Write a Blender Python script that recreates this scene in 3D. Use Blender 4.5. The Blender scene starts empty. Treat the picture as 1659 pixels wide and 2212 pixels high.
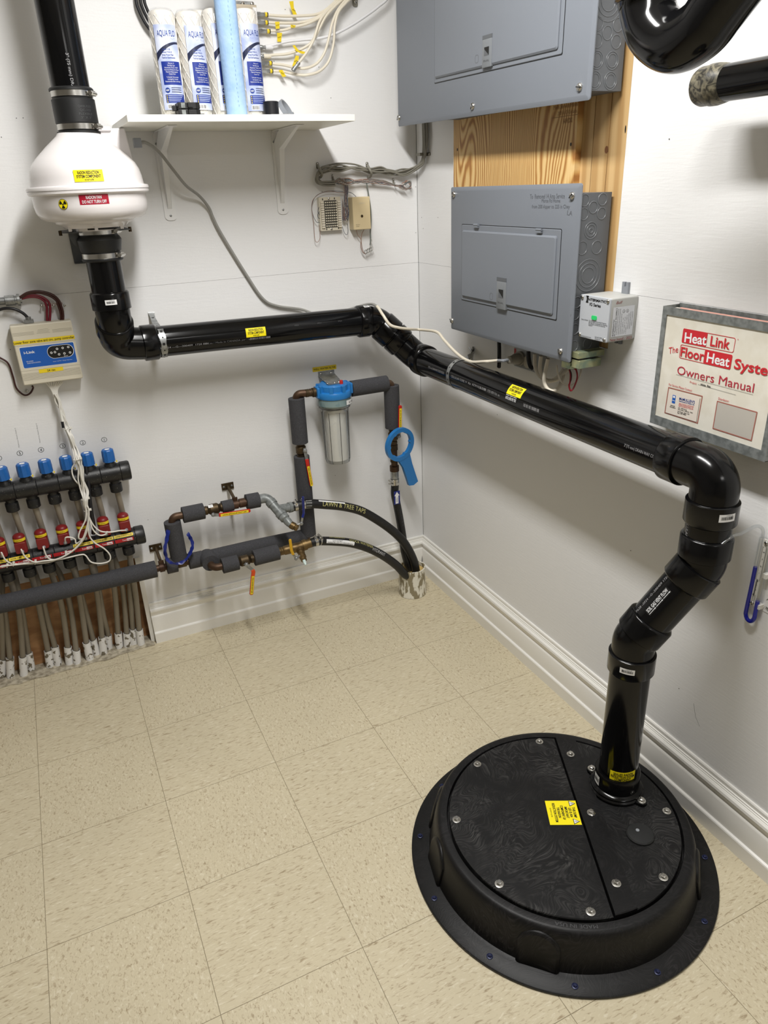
import bpy, bmesh, math, random
from mathutils import Vector as V, Matrix
random.seed(7)
sc = bpy.context.scene
COL = sc.collection
PI = math.pi

# ------------------------------------------------------------------ camera
CAM = V((-1.24298616, -2.36071272, 1.47071428))
RX = V((0.90287458, -0.42820424, -0.03819192))
UP = V((0.20803768, 0.35744481, 0.91046885))
FW = V((0.37621512, 0.82998454, -0.41181045))
FPX = 1560.084
cd = bpy.data.cameras.new('camera')
cam = bpy.data.objects.new('camera', cd); COL.objects.link(cam)
cam.matrix_world = Matrix(((RX.x, UP.x, -FW.x, CAM.x), (RX.y, UP.y, -FW.y, CAM.y), (RX.z, UP.z, -FW.z, CAM.z), (0, 0, 0, 1)))
cd.sensor_fit = 'HORIZONTAL'; cd.sensor_width = 36; cd.lens = FPX / 1659 * 36
cd.clip_start = 0.02
sc.camera = cam

# ------------------------------------------------------------------ light
w = bpy.data.worlds.new('world'); sc.world = w; w.use_nodes = True
w.node_tree.nodes['Background'].inputs[0].default_value = (1, 0.97, 0.93, 1)
w.node_tree.nodes['Background'].inputs[1].default_value = 0.02

def area(name, loc, size, power, col=(1, 0.95, 0.88), sy=None, rot=(0, 0, 0)):
    l = bpy.data.lights.new(name, 'AREA'); l.energy = power; l.color = col
    l.shape = 'RECTANGLE'; l.size = size; l.size_y = sy or size
    o = bpy.data.objects.new(name, l); COL.objects.link(o); o.location = loc; o.rotation_euler = rot
    return o
area('ceiling_lamp', (-0.77, -1.30, 2.40), 0.14, 41, (1, .985, .96), sy=1.05)
area('rear_fill', (-0.40, -3.8, 2.36), 0.6, 9, (1, .985, .96), sy=0.4)  # added fill with no real fixture, lifts shade on the back wall under the shelf
sc.view_settings.view_transform = 'Standard'; sc.view_settings.look = 'None'
sc.view_settings.exposure = 0.0; sc.view_settings.gamma = 1; sc.view_settings.use_curve_mapping = False

# ------------------------------------------------------------------ measuring helpers: points on planes of the room
def ray(u, v): return RX * ((u - 829.5) / FPX) - UP * ((v - 1106) / FPX) + FW
def bk(u, v, d=0.0):      # point at distance d in front of the back wall (y = 0)
    r = ray(u, v); return CAM + r * ((-d - CAM.y) / r.y)
def rt(u, v, d=0.0):      # point at distance d in front of the right wall (x = 0)
    r = ray(u, v); return CAM + r * ((-d - CAM.x) / r.x)
def fl(u, v, z=0.0):      # point at height z above the floor
    r = ray(u, v); return CAM + r * ((z - CAM.z) / r.z)
ZS = {'Z1': (0, 0, .2532), 'Z2': (280, 0, .31344), 'Z3': (0, 560, .2532), 'Z4': (0, 880, .20494), 'Z5': (0, 1150, .20494), 'Z6': (330, 1020, .22303), 'Z7': (600, 780, .23513), 'Z8': (640, 320, .18083), 'Y1': (840, 0, .3255), 'Y2': (940, 380, .27728), 'Y3': (1240, 0, .25256), 'Y4': (1380, 620, .1718), 'Y5': (1380, 940, .2079), 'Y6': (1240, 1160, .2622), 'Y7': (860, 1560, .44605), 'Y8': (180, 540, .47016), 'W1': (520, 0, .20494), 'W2': (320, 0, .15672), 'W3': (370, 190, .1748), 'W4': (1040, 740, .14467), 'W5': (1230, 590, .10247), 'W6': (1560, 1080, .14474), 'W7': (1040, 780, .18083), 'W8': (1300, 880, .19289), 'W9': (760, 640, .18083), 'Y9': (0, 480, .217)}
def q(k, x, y): a = ZS[k]; return a[0] + x * a[2], a[1] + y * a[2]
def B(k, x, y, d=0.0): return bk(*q(k, x, y), d)
def R(k, x, y, d=0.0): return rt(*q(k, x, y), d)
def F(k, x, y, z=0.0): return fl(*q(k, x, y), z)

# ------------------------------------------------------------------ materials
def lin(c):
    return tuple(((x / 255) / 12.92 if x / 255 <= .04045 else ((x / 255 + .055) / 1.055) ** 2.4) for x in c) + (1,)
def M(name, c, rough=.5, metal=0, bump=None, var=None, coat=0, spec=None, stretch=None):
    """procedural principled material; c in sRGB bytes; bump=(scale,strength); var=(scale,lo,hi,colour2,detail)"""
    m = bpy.data.materials.new(name); m.use_nodes = True
    N = m.node_tree.nodes; L = m.node_tree.links; b = N['Principled BSDF']
    b.inputs['Base Color'].default_value = lin(c); b.inputs['Roughness'].default_value = rough; b.inputs['Metallic'].default_value = metal
    if coat: b.inputs['Coat Weight'].default_value = coat; b.inputs['Coat Roughness'].default_value = .08
    if spec is not None: b.inputs['Specular IOR Level'].default_value = spec
    if bump or var:
        g = N.new('ShaderNodeNewGeometry'); src = g.outputs['Position']
        if stretch:
            mp = N.new('ShaderNodeVectorMath'); mp.operation = 'MULTIPLY'; mp.inputs[1].default_value = stretch
            L.new(src, mp.inputs[0]); src = mp.outputs[0]
    if var:
        n = N.new('ShaderNodeTexNoise'); n.inputs['Scale'].default_value = var[0]; n.inputs['Detail'].default_value = var[4] if len(var) > 4 else 3
        r = N.new('ShaderNodeValToRGB'); r.color_ramp.elements[0].position = var[1]; r.color_ramp.elements[1].position = var[2]
        r.color_ramp.elements[0].color = lin(c); r.color_ramp.elements[1].color = lin(var[3])
        if len(var) > 5: n.inputs['Distortion'].default_value = var[5]
        L.new(src, n.inputs['Vector']); L.new(n.outputs['Fac'], r.inputs[0]); L.new(r.outputs[0], b.inputs['Base Color'])
    if bump:
        n2 = N.new('ShaderNodeTexNoise'); n2.inputs['Scale'].default_value = bump[0]; n2.inputs['Detail'].default_value = 4
        bp = N.new('ShaderNodeBump'); bp.inputs['Strength'].default_value = bump[1]; bp.inputs['Distance'].default_value = .002
        L.new(src, n2.inputs['Vector']); L.new(n2.outputs['Fac'], bp.inputs['Height']); L.new(bp.outputs[0], b.inputs['Normal'])
    return m
def node(N, t, **kw):
    n = N.new(t)
    for k, v in kw.items(): setattr(n, k, v)
    return n

def wall_mat(name='wall_paint', c=(236, 236, 236)):
    m = bpy.data.materials.new(name); m.use_nodes = True
    N = m.node_tree.nodes; L = m.node_tree.links; b = N['Principled BSDF']
    b.inputs['Base Color'].default_value = lin(c); b.inputs['Roughness'].default_value = .5; b.inputs['Specular IOR Level'].default_value = .35
    g = N.new('ShaderNodeNewGeometry'); s = N.new('ShaderNodeSeparateXYZ'); L.new(g.outputs['Position'], s.inputs[0])
    a = node(N, 'ShaderNodeMath', operation='ADD'); L.new(s.outputs[0], a.inputs[0]); L.new(s.outputs[1], a.inputs[1])
    a2 = node(N, 'ShaderNodeMath', operation='MULTIPLY'); L.new(a.outputs[0], a2.inputs[0]); a2.inputs[1].default_value = 14
    z2 = node(N, 'ShaderNodeMath', operation='MULTIPLY'); L.new(s.outputs[2], z2.inputs[0]); z2.inputs[1].default_value = 110
    cb = N.new('ShaderNodeCombineXYZ'); L.new(a2.outputs[0], cb.inputs[0]); L.new(z2.outputs[0], cb.inputs[2])
    n = N.new('ShaderNodeTexNoise'); n.inputs['Scale'].default_value = 1.6; n.inputs['Detail'].default_value = 5; n.inputs['Distortion'].default_value = .5
    L.new(cb.outputs[0], n.inputs['Vector'])
    n3 = N.new('ShaderNodeTexNoise'); n3.inputs['Scale'].default_value = 170; L.new(g.outputs['Position'], n3.inputs['Vector'])
    mx = node(N, 'ShaderNodeMath', operation='MULTIPLY_ADD'); L.new(n3.outputs['Fac'], mx.inputs[0]); mx.inputs[1].default_value = .25; L.new(n.outputs['Fac'], mx.inputs[2])
    bp = N.new('ShaderNodeBump'); bp.inputs['Strength'].default_value = .17; bp.inputs['Distance'].default_value = .0022
    L.new(mx.outputs[0], bp.inputs['Height']); L.new(bp.outputs[0], b.inputs['Normal'])
    return m

TX0, TY0, TP, T = -.2900, -.1805, .0993, .3048
def floor_mat():
    m = bpy.data.materials.new('vinyl_tile'); m.use_nodes = True
    N = m.node_tree.nodes; L = m.node_tree.links; b = N['Principled BSDF']
    def mt(op, *a):
        n = node(N, 'ShaderNodeMath', operation=op)
        for i, x in enumerate(a):
            if isinstance(x, (int, float)): n.inputs[i].default_value = x
            else: L.new(x, n.inputs[i])
        return n.outputs[0]
    g = N.new('ShaderNodeNewGeometry'); s = N.new('ShaderNodeSeparateXYZ'); L.new(g.outputs['Position'], s.inputs[0])
    x, y = s.outputs[0], s.outputs[1]
    u = mt('DIVIDE', mt('SUBTRACT', x, TX0), T); v = mt('DIVIDE', mt('SUBTRACT', y, TY0), T)
    fu, fv = mt('FRACT', u), mt('FRACT', v)
    lx = mt('MULTIPLY', mt('MINIMUM', fu, mt('SUBTRACT', 1, fu)), T)
    lyy = mt('MULTIPLY', mt('MINIMUM', fv, mt('SUBTRACT', 1, fv)), T)
    ly = mt('MINIMUM', lyy, mt('ABSOLUTE', mt('SUBTRACT', y, TY0 + TP)))
    line = mt('LESS_THAN', mt('MINIMUM', lx, ly), .0006)
    par = mt('MODULO', mt('ABSOLUTE', mt('ADD', mt('FLOOR', u), mt('FLOOR', v))), 2)
    ip = mt('SUBTRACT', 1, par)
    sx = mt('ADD', mt('MULTIPLY', par, 36), mt('MULTIPLY', ip, 125)); sy = mt('ADD', mt('MULTIPLY', par, 130), mt('MULTIPLY', ip, 75))
    cb = N.new('ShaderNodeCombineXYZ'); L.new(mt('MULTIPLY', x, sx), cb.inputs[0]); L.new(mt('MULTIPLY', y, sy), cb.inputs[1]); L.new(mt('MULTIPLY', mt('FLOOR', u), 7.3), cb.inputs[2])
    n = N.new('ShaderNodeTexNoise'); n.inputs['Scale'].default_value = 1.5; n.inputs['Detail'].default_value = 2.5; n.inputs['Distortion'].default_value = .9; L.new(cb.outputs[0], n.inputs['Vector'])
    r = N.new('ShaderNodeValToRGB'); e = r.color_ramp.elements
    base = lin((205, 194, 166)); e[0].position = .30; e[0].color = lin((217, 208, 184)); e[1].position = .42; e[1].color = base
    k = e.new(.555); k.color = base; k = e.new(.625); k.color = lin((190, 177, 150)); k = e.new(.74); k.color = lin((164, 148, 120))
    L.new(n.outputs['Fac'], r.inputs[0])
    n2 = N.new('ShaderNodeTexNoise'); n2.inputs['Scale'].default_value = 2.2; n2.inputs['Detail'].default_value = 4; L.new(g.outputs['Position'], n2.inputs['Vector'])
    r2 = N.new('ShaderNodeValToRGB'); r2.color_ramp.elements[0].color = (.90, .90, .90, 1); r2.color_ramp.elements[1].color = (1, 1, 1, 1)
    r2.color_ramp.elements[0].position = .35; r2.color_ramp.elements[1].position = .6; L.new(n2.outputs['Fac'], r2.inputs[0])
    ml = node(N, 'ShaderNodeMixRGB', blend_type='MULTIPLY'); ml.inputs[0].default_value = .6; L.new(r.outputs[0], ml.inputs[1]); L.new(r2.outputs[0], ml.inputs[2])
    mx = node(N, 'ShaderNodeMixRGB'); L.new(line, mx.inputs[0]); L.new(ml.outputs[0], mx.inputs[1]); mx.inputs[2].default_value = lin((128, 116, 92))
    L.new(mx.outputs[0], b.inputs['Base Color']); b.inputs['Roughness'].default_value = .42; b.inputs['Specular IOR Level'].default_value = .3
    n4 = N.new('ShaderNodeTexNoise'); n4.inputs['Scale'].default_value = 60; L.new(g.outputs['Position'], n4.inputs['Vector'])
    bp = N.new('ShaderNodeBump'); bp.inputs['Strength'].default_value = .06; bp.inputs['Distance'].default_value = .002
    L.new(n4.outputs['Fac'], bp.inputs['Height']); L.new(bp.outputs[0], b.inputs['Normal'])
    return m

def wood_mat(name, c1, c2, across, freq, dist, sharp=(.35, .75)):
    """wood with grain running up (z); across = axis index the bands cross"""
    m = bpy.data.materials.new(name); m.use_nodes = True
    N = m.node_tree.nodes; L = m.node_tree.links; b = N['Principled BSDF']
    g = N.new('ShaderNodeNewGeometry'); mp = N.new('ShaderNodeVectorMath'); mp.operation = 'MULTIPLY'
    mp.inputs[1].default_value = (1, 1, .16); L.new(g.outputs['Position'], mp.inputs[0])
    wv = N.new('ShaderNodeTexWave'); wv.wave_type = 'BANDS'; wv.bands_direction = 'XYZ'[across]
    wv.inputs['Scale'].default_value = freq; wv.inputs['Distortion'].default_value = dist; wv.inputs['Detail'].default_value = 2.5; wv.inputs['Detail Scale'].default_value = 1.1
    L.new(mp.outputs[0], wv.inputs['Vector'])
    n = N.new('ShaderNodeTexNoise'); n.inputs['Scale'].default_value = 160; mp2 = N.new('ShaderNodeVectorMath'); mp2.operation = 'MULTIPLY'; mp2.inputs[1].default_value = (1, 1, .06)
    L.new(g.outputs['Position'], mp2.inputs[0]); L.new(mp2.outputs[0], n.inputs['Vector'])
    ad = node(N, 'ShaderNodeMath', operation='MULTIPLY_ADD'); L.new(n.outputs['Fac'], ad.inputs[0]); ad.inputs[1].default_value = .35; L.new(wv.outputs['Fac'], ad.inputs[2])
    r = N.new('ShaderNodeValToRGB'); r.color_ramp.elements[0].position = sharp[0]; r.color_ramp.elements[1].position = sharp[1] + .25
    r.color_ramp.elements[0].color = lin(c1); r.color_ramp.elements[1].color = lin(c2); L.new(ad.outputs[0], r.inputs[0])
    L.new(r.outputs[0], b.inputs['Base Color']); b.inputs['Roughness'].default_value = .6
    return m

def fir_mat():
    m = bpy.data.materials.new('fir_plywood'); m.use_nodes = True
    N = m.node_tree.nodes; L = m.node_tree.links; b = N['Principled BSDF']
    def mt(op, *a):
        n = node(N, 'ShaderNodeMath', operation=op)
        for i, x in enumerate(a):
            if isinstance(x, (int, float)): n.inputs[i].default_value = x
            else: L.new(x, n.inputs[i])
        return n.outputs[0]
    g = N.new('ShaderNodeNewGeometry'); s = N.new('ShaderNodeSeparateXYZ'); L.new(g.outputs['Position'], s.inputs[0])
    def noise(sy, sz, sc, det=2.0):
        cb = N.new('ShaderNodeCombineXYZ'); L.new(mt('MULTIPLY', s.outputs[1], sy), cb.inputs[0]); L.new(mt('MULTIPLY', s.outputs[2], sz), cb.inputs[1])
        n = N.new('ShaderNodeTexNoise'); n.inputs['Scale'].default_value = sc; n.inputs['Detail'].default_value = det; L.new(cb.outputs[0], n.inputs['Vector']); return n.outputs['Fac']
    ph = mt('ADD', mt('MULTIPLY', s.outputs[1], 92), mt('ADD', mt('MULTIPLY', noise(5.5, 1.15, 1.0, 1.0), 34), mt('MULTIPLY', noise(30, 9, 1.0), .9)))
    w_ = mt('MULTIPLY_ADD', mt('SINE', mt('MULTIPLY', ph, 6.2832)), .5, .5)
    w2 = mt('MULTIPLY_ADD', noise(240, 9, 1.0), .55, mt('MULTIPLY', w_, .75))
    r = N.new('ShaderNodeValToRGB'); e = r.color_ramp.elements; e[0].position = .38; e[0].color = lin((230, 196, 136)); e[1].position = 1.0; e[1].color = lin((170, 118, 62))
    k = e.new(.72); k.color = lin((212, 168, 102)); L.new(w2, r.inputs[0]); L.new(r.outputs[0], b.inputs['Base Color']); b.inputs['Roughness'].default_value = .55
    return m

def brushed_mat(name, c1, c2, rough):
    """black plastic with fine curly pale scuffs gathered in cloudy areas"""
    m = bpy.data.materials.new(name); m.use_nodes = True
    N = m.node_tree.nodes; L = m.node_tree.links; b = N['Principled BSDF']; g = N.new('ShaderNodeNewGeometry')
    def nz(src, sc_, det, dist):
        n = N.new('ShaderNodeTexNoise'); n.inputs['Scale'].default_value = sc_; n.inputs['Detail'].default_value = det; n.inputs['Distortion'].default_value = dist; L.new(src, n.inputs['Vector']); return n
    w = nz(g.outputs['Position'], 5, 2, .6)
    ad = N.new('ShaderNodeVectorMath'); ad.operation = 'MULTIPLY_ADD'; L.new(w.outputs['Color'], ad.inputs[0]); ad.inputs[1].default_value = (.55, .55, .1); L.new(g.outputs['Position'], ad.inputs[2])
    st = N.new('ShaderNodeVectorMath'); st.operation = 'MULTIPLY'; st.inputs[1].default_value = (1, 4.5, 1); L.new(ad.outputs[0], st.inputs[0])
    f = nz(st.outputs[0], 62, 8, 0); k = nz(g.outputs['Position'], 8, 3, 1.0)
    def ramp(src, a, c):
        r = N.new('ShaderNodeMapRange'); r.inputs[1].default_value = a; r.inputs[2].default_value = c; L.new(src, r.inputs[0]); return r.outputs[0]
    mu = node(N, 'ShaderNodeMath', operation='MULTIPLY'); L.new(ramp(f.outputs['Fac'], .46, .74), mu.inputs[0]); L.new(ramp(k.outputs['Fac'], .36, .68), mu.inputs[1])
    mx = node(N, 'ShaderNodeMixRGB'); L.new(mu.outputs[0], mx.inputs[0]); mx.inputs[1].default_value = lin(c1); mx.inputs[2].default_value = lin(c2); L.new(mx.outputs[0], b.inputs['Base Color'])
    b.inputs['Roughness'].default_value = rough; b.inputs['Specular IOR Level'].default_value = .3
    bp = N.new('ShaderNodeBump'); bp.inputs['Strength'].default_value = .12; bp.inputs['Distance'].default_value = .002; L.new(f.outputs['Fac'], bp.inputs['Height']); L.new(bp.outputs[0], b.inputs['Normal'])
    return m

def clear_mat(name, tint=(.93, .95, .96), gloss=.10):
    m = bpy.data.materials.new(name); m.use_nodes = True
    N = m.node_tree.nodes; L = m.node_tree.links; out = N['Material Output']; N.remove(N['Principled BSDF'])
    t = N.new('ShaderNodeBsdfTransparent'); t.inputs[0].default_value = tint + (1,)
    gl = N.new('ShaderNodeBsdfGlossy'); gl.inputs['Roughness'].default_value = .06
    lw = N.new('ShaderNodeLayerWeight'); lw.inputs[0].default_value = .35
    mm = node(N, 'ShaderNodeMath', operation='MULTIPLY_ADD'); L.new(lw.outputs['Facing'], mm.inputs[0]); mm.inputs[1].default_value = .30; mm.inputs[2].default_value = gloss
    mx = N.new('ShaderNodeMixShader'); L.new(mm.outputs[0], mx.inputs[0]); L.new(t.outputs[0], mx.inputs[1]); L.new(gl.outputs[0], mx.inputs[2])
    L.new(mx.outputs[0], out.inputs[0])
    return m

wall_paint = wall_mat()
rear_paint = M('rear_paint', (150, 147, 142), .8)  # unseen walls only, grey chosen to cut their bounce light
trim_paint = M('trim_paint', (238, 236, 230), .35, bump=(60, .05))
tile = floor_mat()
ceil_m = M('ceiling_paint', (235, 234, 230), .9)
abs_m = M('black_abs', (10, 10, 11), .12, spec=.32, bump=(9, .02))
fit_m = M('black_abs_fitting', (9, 9, 10), .17, spec=.3)
rubber_m = M('black_rubber', (24, 25, 26), .5, bump=(90, .06))
steel_m = M('stainless', (205, 203, 198), .25, 1, bump=(40, .05))
zinc_m = M('zinc', (176, 178, 178), .38, .7, var=(45, .35, .65, (128, 130, 130)))
galv_m = M('galvanized', (140, 144, 143), .45, .25, var=(80, .4, .64, (112, 116, 115), 4))
fan_m = M('fan_white', (236, 232, 232), .22, coat=.3)
yellow_m = M('label_yellow', (250, 232, 20), .4)
redlab_m = M('label_red', (170, 20, 48), .4)
ink_m = M('ink_black', (14, 14, 14), .5)
ink_soft = M('ink_grey', (70, 70, 72), .5)
white_ink = M('ink_white', (225, 226, 228), .5)
print_m = M('pipe_print', (150, 150, 152), .5)
paper_m = M('sticker_white', (235, 235, 235), .5)
red_ink = M('ink_red', (200, 40, 50), .5)
darkred_ink = M('ink_dark_red', (135, 45, 40), .5)
blue_ink = M('ink_blue', (30, 60, 140), .5)
panel_m = M('panel_grey', (120, 125, 133), .38, spec=.4, bump=(300, .03))
panel_side_m = M('panel_side_grey', (92, 95, 99), .5, bump=(300, .03))
fir_m = fir_mat()
pine_m = wood_mat('pine_stud', (208, 174, 122), (186, 148, 96), 1, 9, 3.0)
brown_m = M('brown_board', (198, 152, 106), .55, var=(7, .4, .65, (158, 112, 72), 4, 1.2), stretch=(1, 1, 2.2))
conc_m = M('concrete', (200, 191, 170), .9, var=(60, .35, .65, (142, 133, 114), 5), bump=(90, .8))
lid_m = brushed_mat('lid_plastic', (17, 17, 18), (80, 79, 78), .46)
basin_m = brushed_mat('basin_plastic', (13, 13, 14), (50, 48, 50), .46)
bluescrew_m = M('blue_screw', (26, 33, 68), .4, .3)
foam_m = M('pipe_foam', (56, 56, 59), .85, bump=(380, .35), var=(500, .45, .75, (78, 78, 82)))
white_pl = M('white_plastic', (226, 224, 216), .35)
almond_m = M('almond_plastic', (214, 207, 188), .4)
beige_m = M('beige_plastic', (218, 200, 160), .4)
cable_w = M('cable_cream', (226, 218, 200), .4)
cable_c = M('cable_control', (224, 221, 213), .4)
cable_g = M('cable_grey', (130, 127, 116), .45)
cable_k = M('cable_black', (20, 20, 24), .4)
cable_white = M('cable_white', (230, 230, 232), .35)
brass_m = M('brass', (124, 102, 66), .45, .75, var=(30, .35, .7, (92, 74, 48)))
oldbrass_m = M('old_brass', (96, 80, 58), .5, .8, var=(30, .35, .7, (62, 52, 38)))
copper_m = M('copper_aged', (94, 73, 56), .5, .65, var=(25, .4, .7, (66, 46, 34)))
redpl_m = M('red_plastic', (122, 24, 26), .42, bump=(200, .03))
bluepl_m = M('blue_plastic', (28, 96, 170), .42)
fblue_m = M('filter_blue', (36, 120, 190), .38)
manif_m = M('manifold_black', (22, 22, 23), .4, var=(260, .66, .74, (110, 108, 100), 2), bump=(40, .05))
pex_m = M('pex_tube', (138, 130, 116), .4)
sleeve_m = M('chipped_white', (236, 235, 233), .5, var=(60, .57, .60, (120, 112, 95), 4))
handle_red = M('handle_red', (190, 36, 24), .4)
handle_org = M('handle_orange', (205, 72, 24), .4)
handle_yel = M('handle_yellow', (220, 170, 30), .4)
tag_yel = M('tag_yellow', (238, 210, 40), .45)
navy_m = M('navy_plastic', (22, 38, 120), .35)
foamblue_m = M('blue_foam', (166, 196, 230), .8, bump=(120, .5), var=(30, .4, .7, (150, 184, 224)))
wound_m = M('wound_string', (240, 236, 228), .55, bump=(45, .5))
bag_m = M('plastic_bag', (232, 230, 228), .25, bump=(45, .7), coat=.4)
clear_m = clear_mat('clear_plastic', (.86, .88, .89), .08)
tube_clear = clear_mat('clear_tube', (.9, .92, .93), .12)
fluid_m = M('blue_fluid', (16, 26, 150), .15)
dark_m = M('dark_void', (12, 12, 12), .9)
green_led = bpy.data.materials.new('green_lamp'); green_led.use_nodes = True
_b = green_led.node_tree.nodes['Principled BSDF']; _b.inputs['Base Color'].default_value = (.01, .25, .06, 1); _b.inputs['Emission Color'].default_value = (.03, .8, .2, 1); _b.inputs['Emission Strength'].default_value = .4
knob_grey = M('knock_ring', (104, 107, 111), .4)
pencil_m = M('pencil_grey', (92, 95, 101), .5)
pencil_w = M('pencil_on_wood', (150, 108, 62), .6)
olive_m = M('zinc_chromate', (172, 174, 134), .35, .5, var=(40, .4, .65, (132, 150, 130)))
label_white_m = M('spec_label', (208, 210, 214), .5)
tan_tape = M('tape_tan', (128, 122, 102), .45, var=(60, .38, .6, (42, 40, 34), 6, 2.0))
bluelab_m = M('label_blue', (30, 92, 180), .4)
royal_m = M('label_royal', (30, 52, 140), .4)
laven_m = M('label_lavender', (172, 184, 222), .4, var=(14, .4, .6, (214, 220, 238), 2, 1.5))
navy_band = M('label_navy', (36, 42, 70), .4)
greyblue_m = M('grey_plastic', (140, 144, 150), .35)

# ------------------------------------------------------------------ mesh helpers
def PL(o, ex, ey):
    """plane mapper: (x, y, lift) -> world"""
    o = V(o); ex = V(ex).normalized(); ey = V(ey).normalized(); n = ex.cross(ey).normalized()
    return lambda x, y, e=0: o + ex * x + ey * y + n * e
def CA(o, a, n, r):
    """cylinder mapper, x runs along the axis a, y round the pipe; n = outward direction at the centre"""
    o = V(o); a = V(a).normalized(); n = V(n); n = (n - a * n.dot(a)).normalized(); t = n.cross(a)
    return lambda x, y, e=0: o + a * x + (n * math.cos(y / r) + t * math.sin(y / r)) * (r + e)
def CR(o, a, n, r):
    """cylinder mapper, y runs along the axis a, x round the pipe"""
    o = V(o); a = V(a).normalized(); n = V(n); n = (n - a * n.dot(a)).normalized(); t = a.cross(n)
    return lambda x, y, e=0: o + a * y + (n * math.cos(x / r) + t * math.sin(x / r)) * (r + e)
def frame(o, z, x=None):
    z = V(z).normalized(); x = V(x) if x is not None else (V((1, 0, 0)) if abs(z.x) < .9 else V((0, 1, 0)))
    x = (x - z * x.dot(z)).normalized(); y = z.cross(x); o = V(o)
    return Matrix(((x.x, y.x, z.x, o.x), (x.y, y.y, z.y, o.y), (x.z, y.z, z.z, o.z), (0, 0, 0, 1)))
def rrect(x0, y0, x1, y1, r, n=5):
    r = min(r, (x1 - x0) / 2, (y1 - y0) / 2); P = []
    for cx, cy, a in ((x1 - r, y0 + r, -90), (x1 - r, y1 - r, 0), (x0 + r, y1 - r, 90), (x0 + r, y0 + r, 180)):
        for i in range(n + 1):
            t = math.radians(a + 90 * i / n); P.append((cx + r * math.cos(t), cy + r * math.sin(t)))
    return P
def circ(cx, cy, r, n=20, sy=1): return [(cx + r * math.cos(2 * PI * i / n), cy + r * sy * math.sin(2 * PI * i / n)) for i in range(n)]
def fil(pts, r, n=8):
    """polyline with rounded corners"""
    pts = [V(p) for p in pts]; out = [pts[0]]
    for i in range(1, len(pts) - 1):
        a, b, c = pts[i - 1], pts[i], pts[i + 1]; u = (a - b).normalized(); v = (c - b).normalized()
        ang = u.angle(v); rr = r[i - 1] if isinstance(r, (list, tuple)) else r
        d = min(rr / math.tan(ang / 2), (a - b).length * .49, (c - b).length * .49); rr2 = d * math.tan(ang / 2)
        cen = b + (u + v).normalized() * (rr2 / math.sin(ang / 2)); s = b + u * d - cen; e = b + v * d - cen
        tot = s.angle(e); ax = s.cross(e).normalized()
        for k in range(n + 1): out.append(cen + Matrix.Rotation(tot * k / n, 3, ax) @ s)
    out.append(pts[-1]); return out
def spl(pts, n=8):
    """smooth curve through points"""
    P = [V(p) for p in pts]; P = [P[0] * 2 - P[1]] + P + [P[-1] * 2 - P[-2]]; out = []
    for i in range(1, len(P) - 2):
        p0, p1, p2, p3 = P[i - 1:i + 3]
        for k in range(n):
            t = k / n; out.append(.5 * ((2 * p1) + (p2 - p0) * t + (2 * p0 - 5 * p1 + 4 * p2 - p3) * t * t + (3 * p1 - p0 - 3 * p2 + p3) * t ** 3))
    out.append(P[-2]); return out

_tc = {}
def text_mesh(s, bold, cuts=0):
    k = (s, bold, cuts)
    if k not in _tc:
        cu = bpy.data.curves.new('t', 'FONT'); cu.body = s; cu.size = 1; cu.resolution_u = 3; cu.offset = .022 * bold; cu.align_x = 'CENTER'
        o = bpy.data.objects.new('t', cu); me = bpy.data.meshes.new_from_object(o)
        if cuts:
            bm = bmesh.new(); bm.from_mesh(me)
            for i in range(cuts): bmesh.ops.bisect_plane(bm, geom=bm.verts[:] + bm.edges[:] + bm.faces[:], plane_co=(0, -.2 + .95 * (i + .5) / cuts, 0), plane_no=(0, 1, 0))
            bm.to_mesh(me); bm.free()
        vs = [(v.co.x, v.co.y) for v in me.vertices]; fs = [tuple(p.vertices) for p in me.polygons]
        bpy.data.objects.remove(o); bpy.data.curves.remove(cu); bpy.data.meshes.remove(me)
        xs = [v[0] for v in vs]; ys = [v[1] for v in vs]
        _tc[k] = (vs, fs, min(xs), max(xs), min(ys), max(ys))
    return _tc[k]

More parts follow.
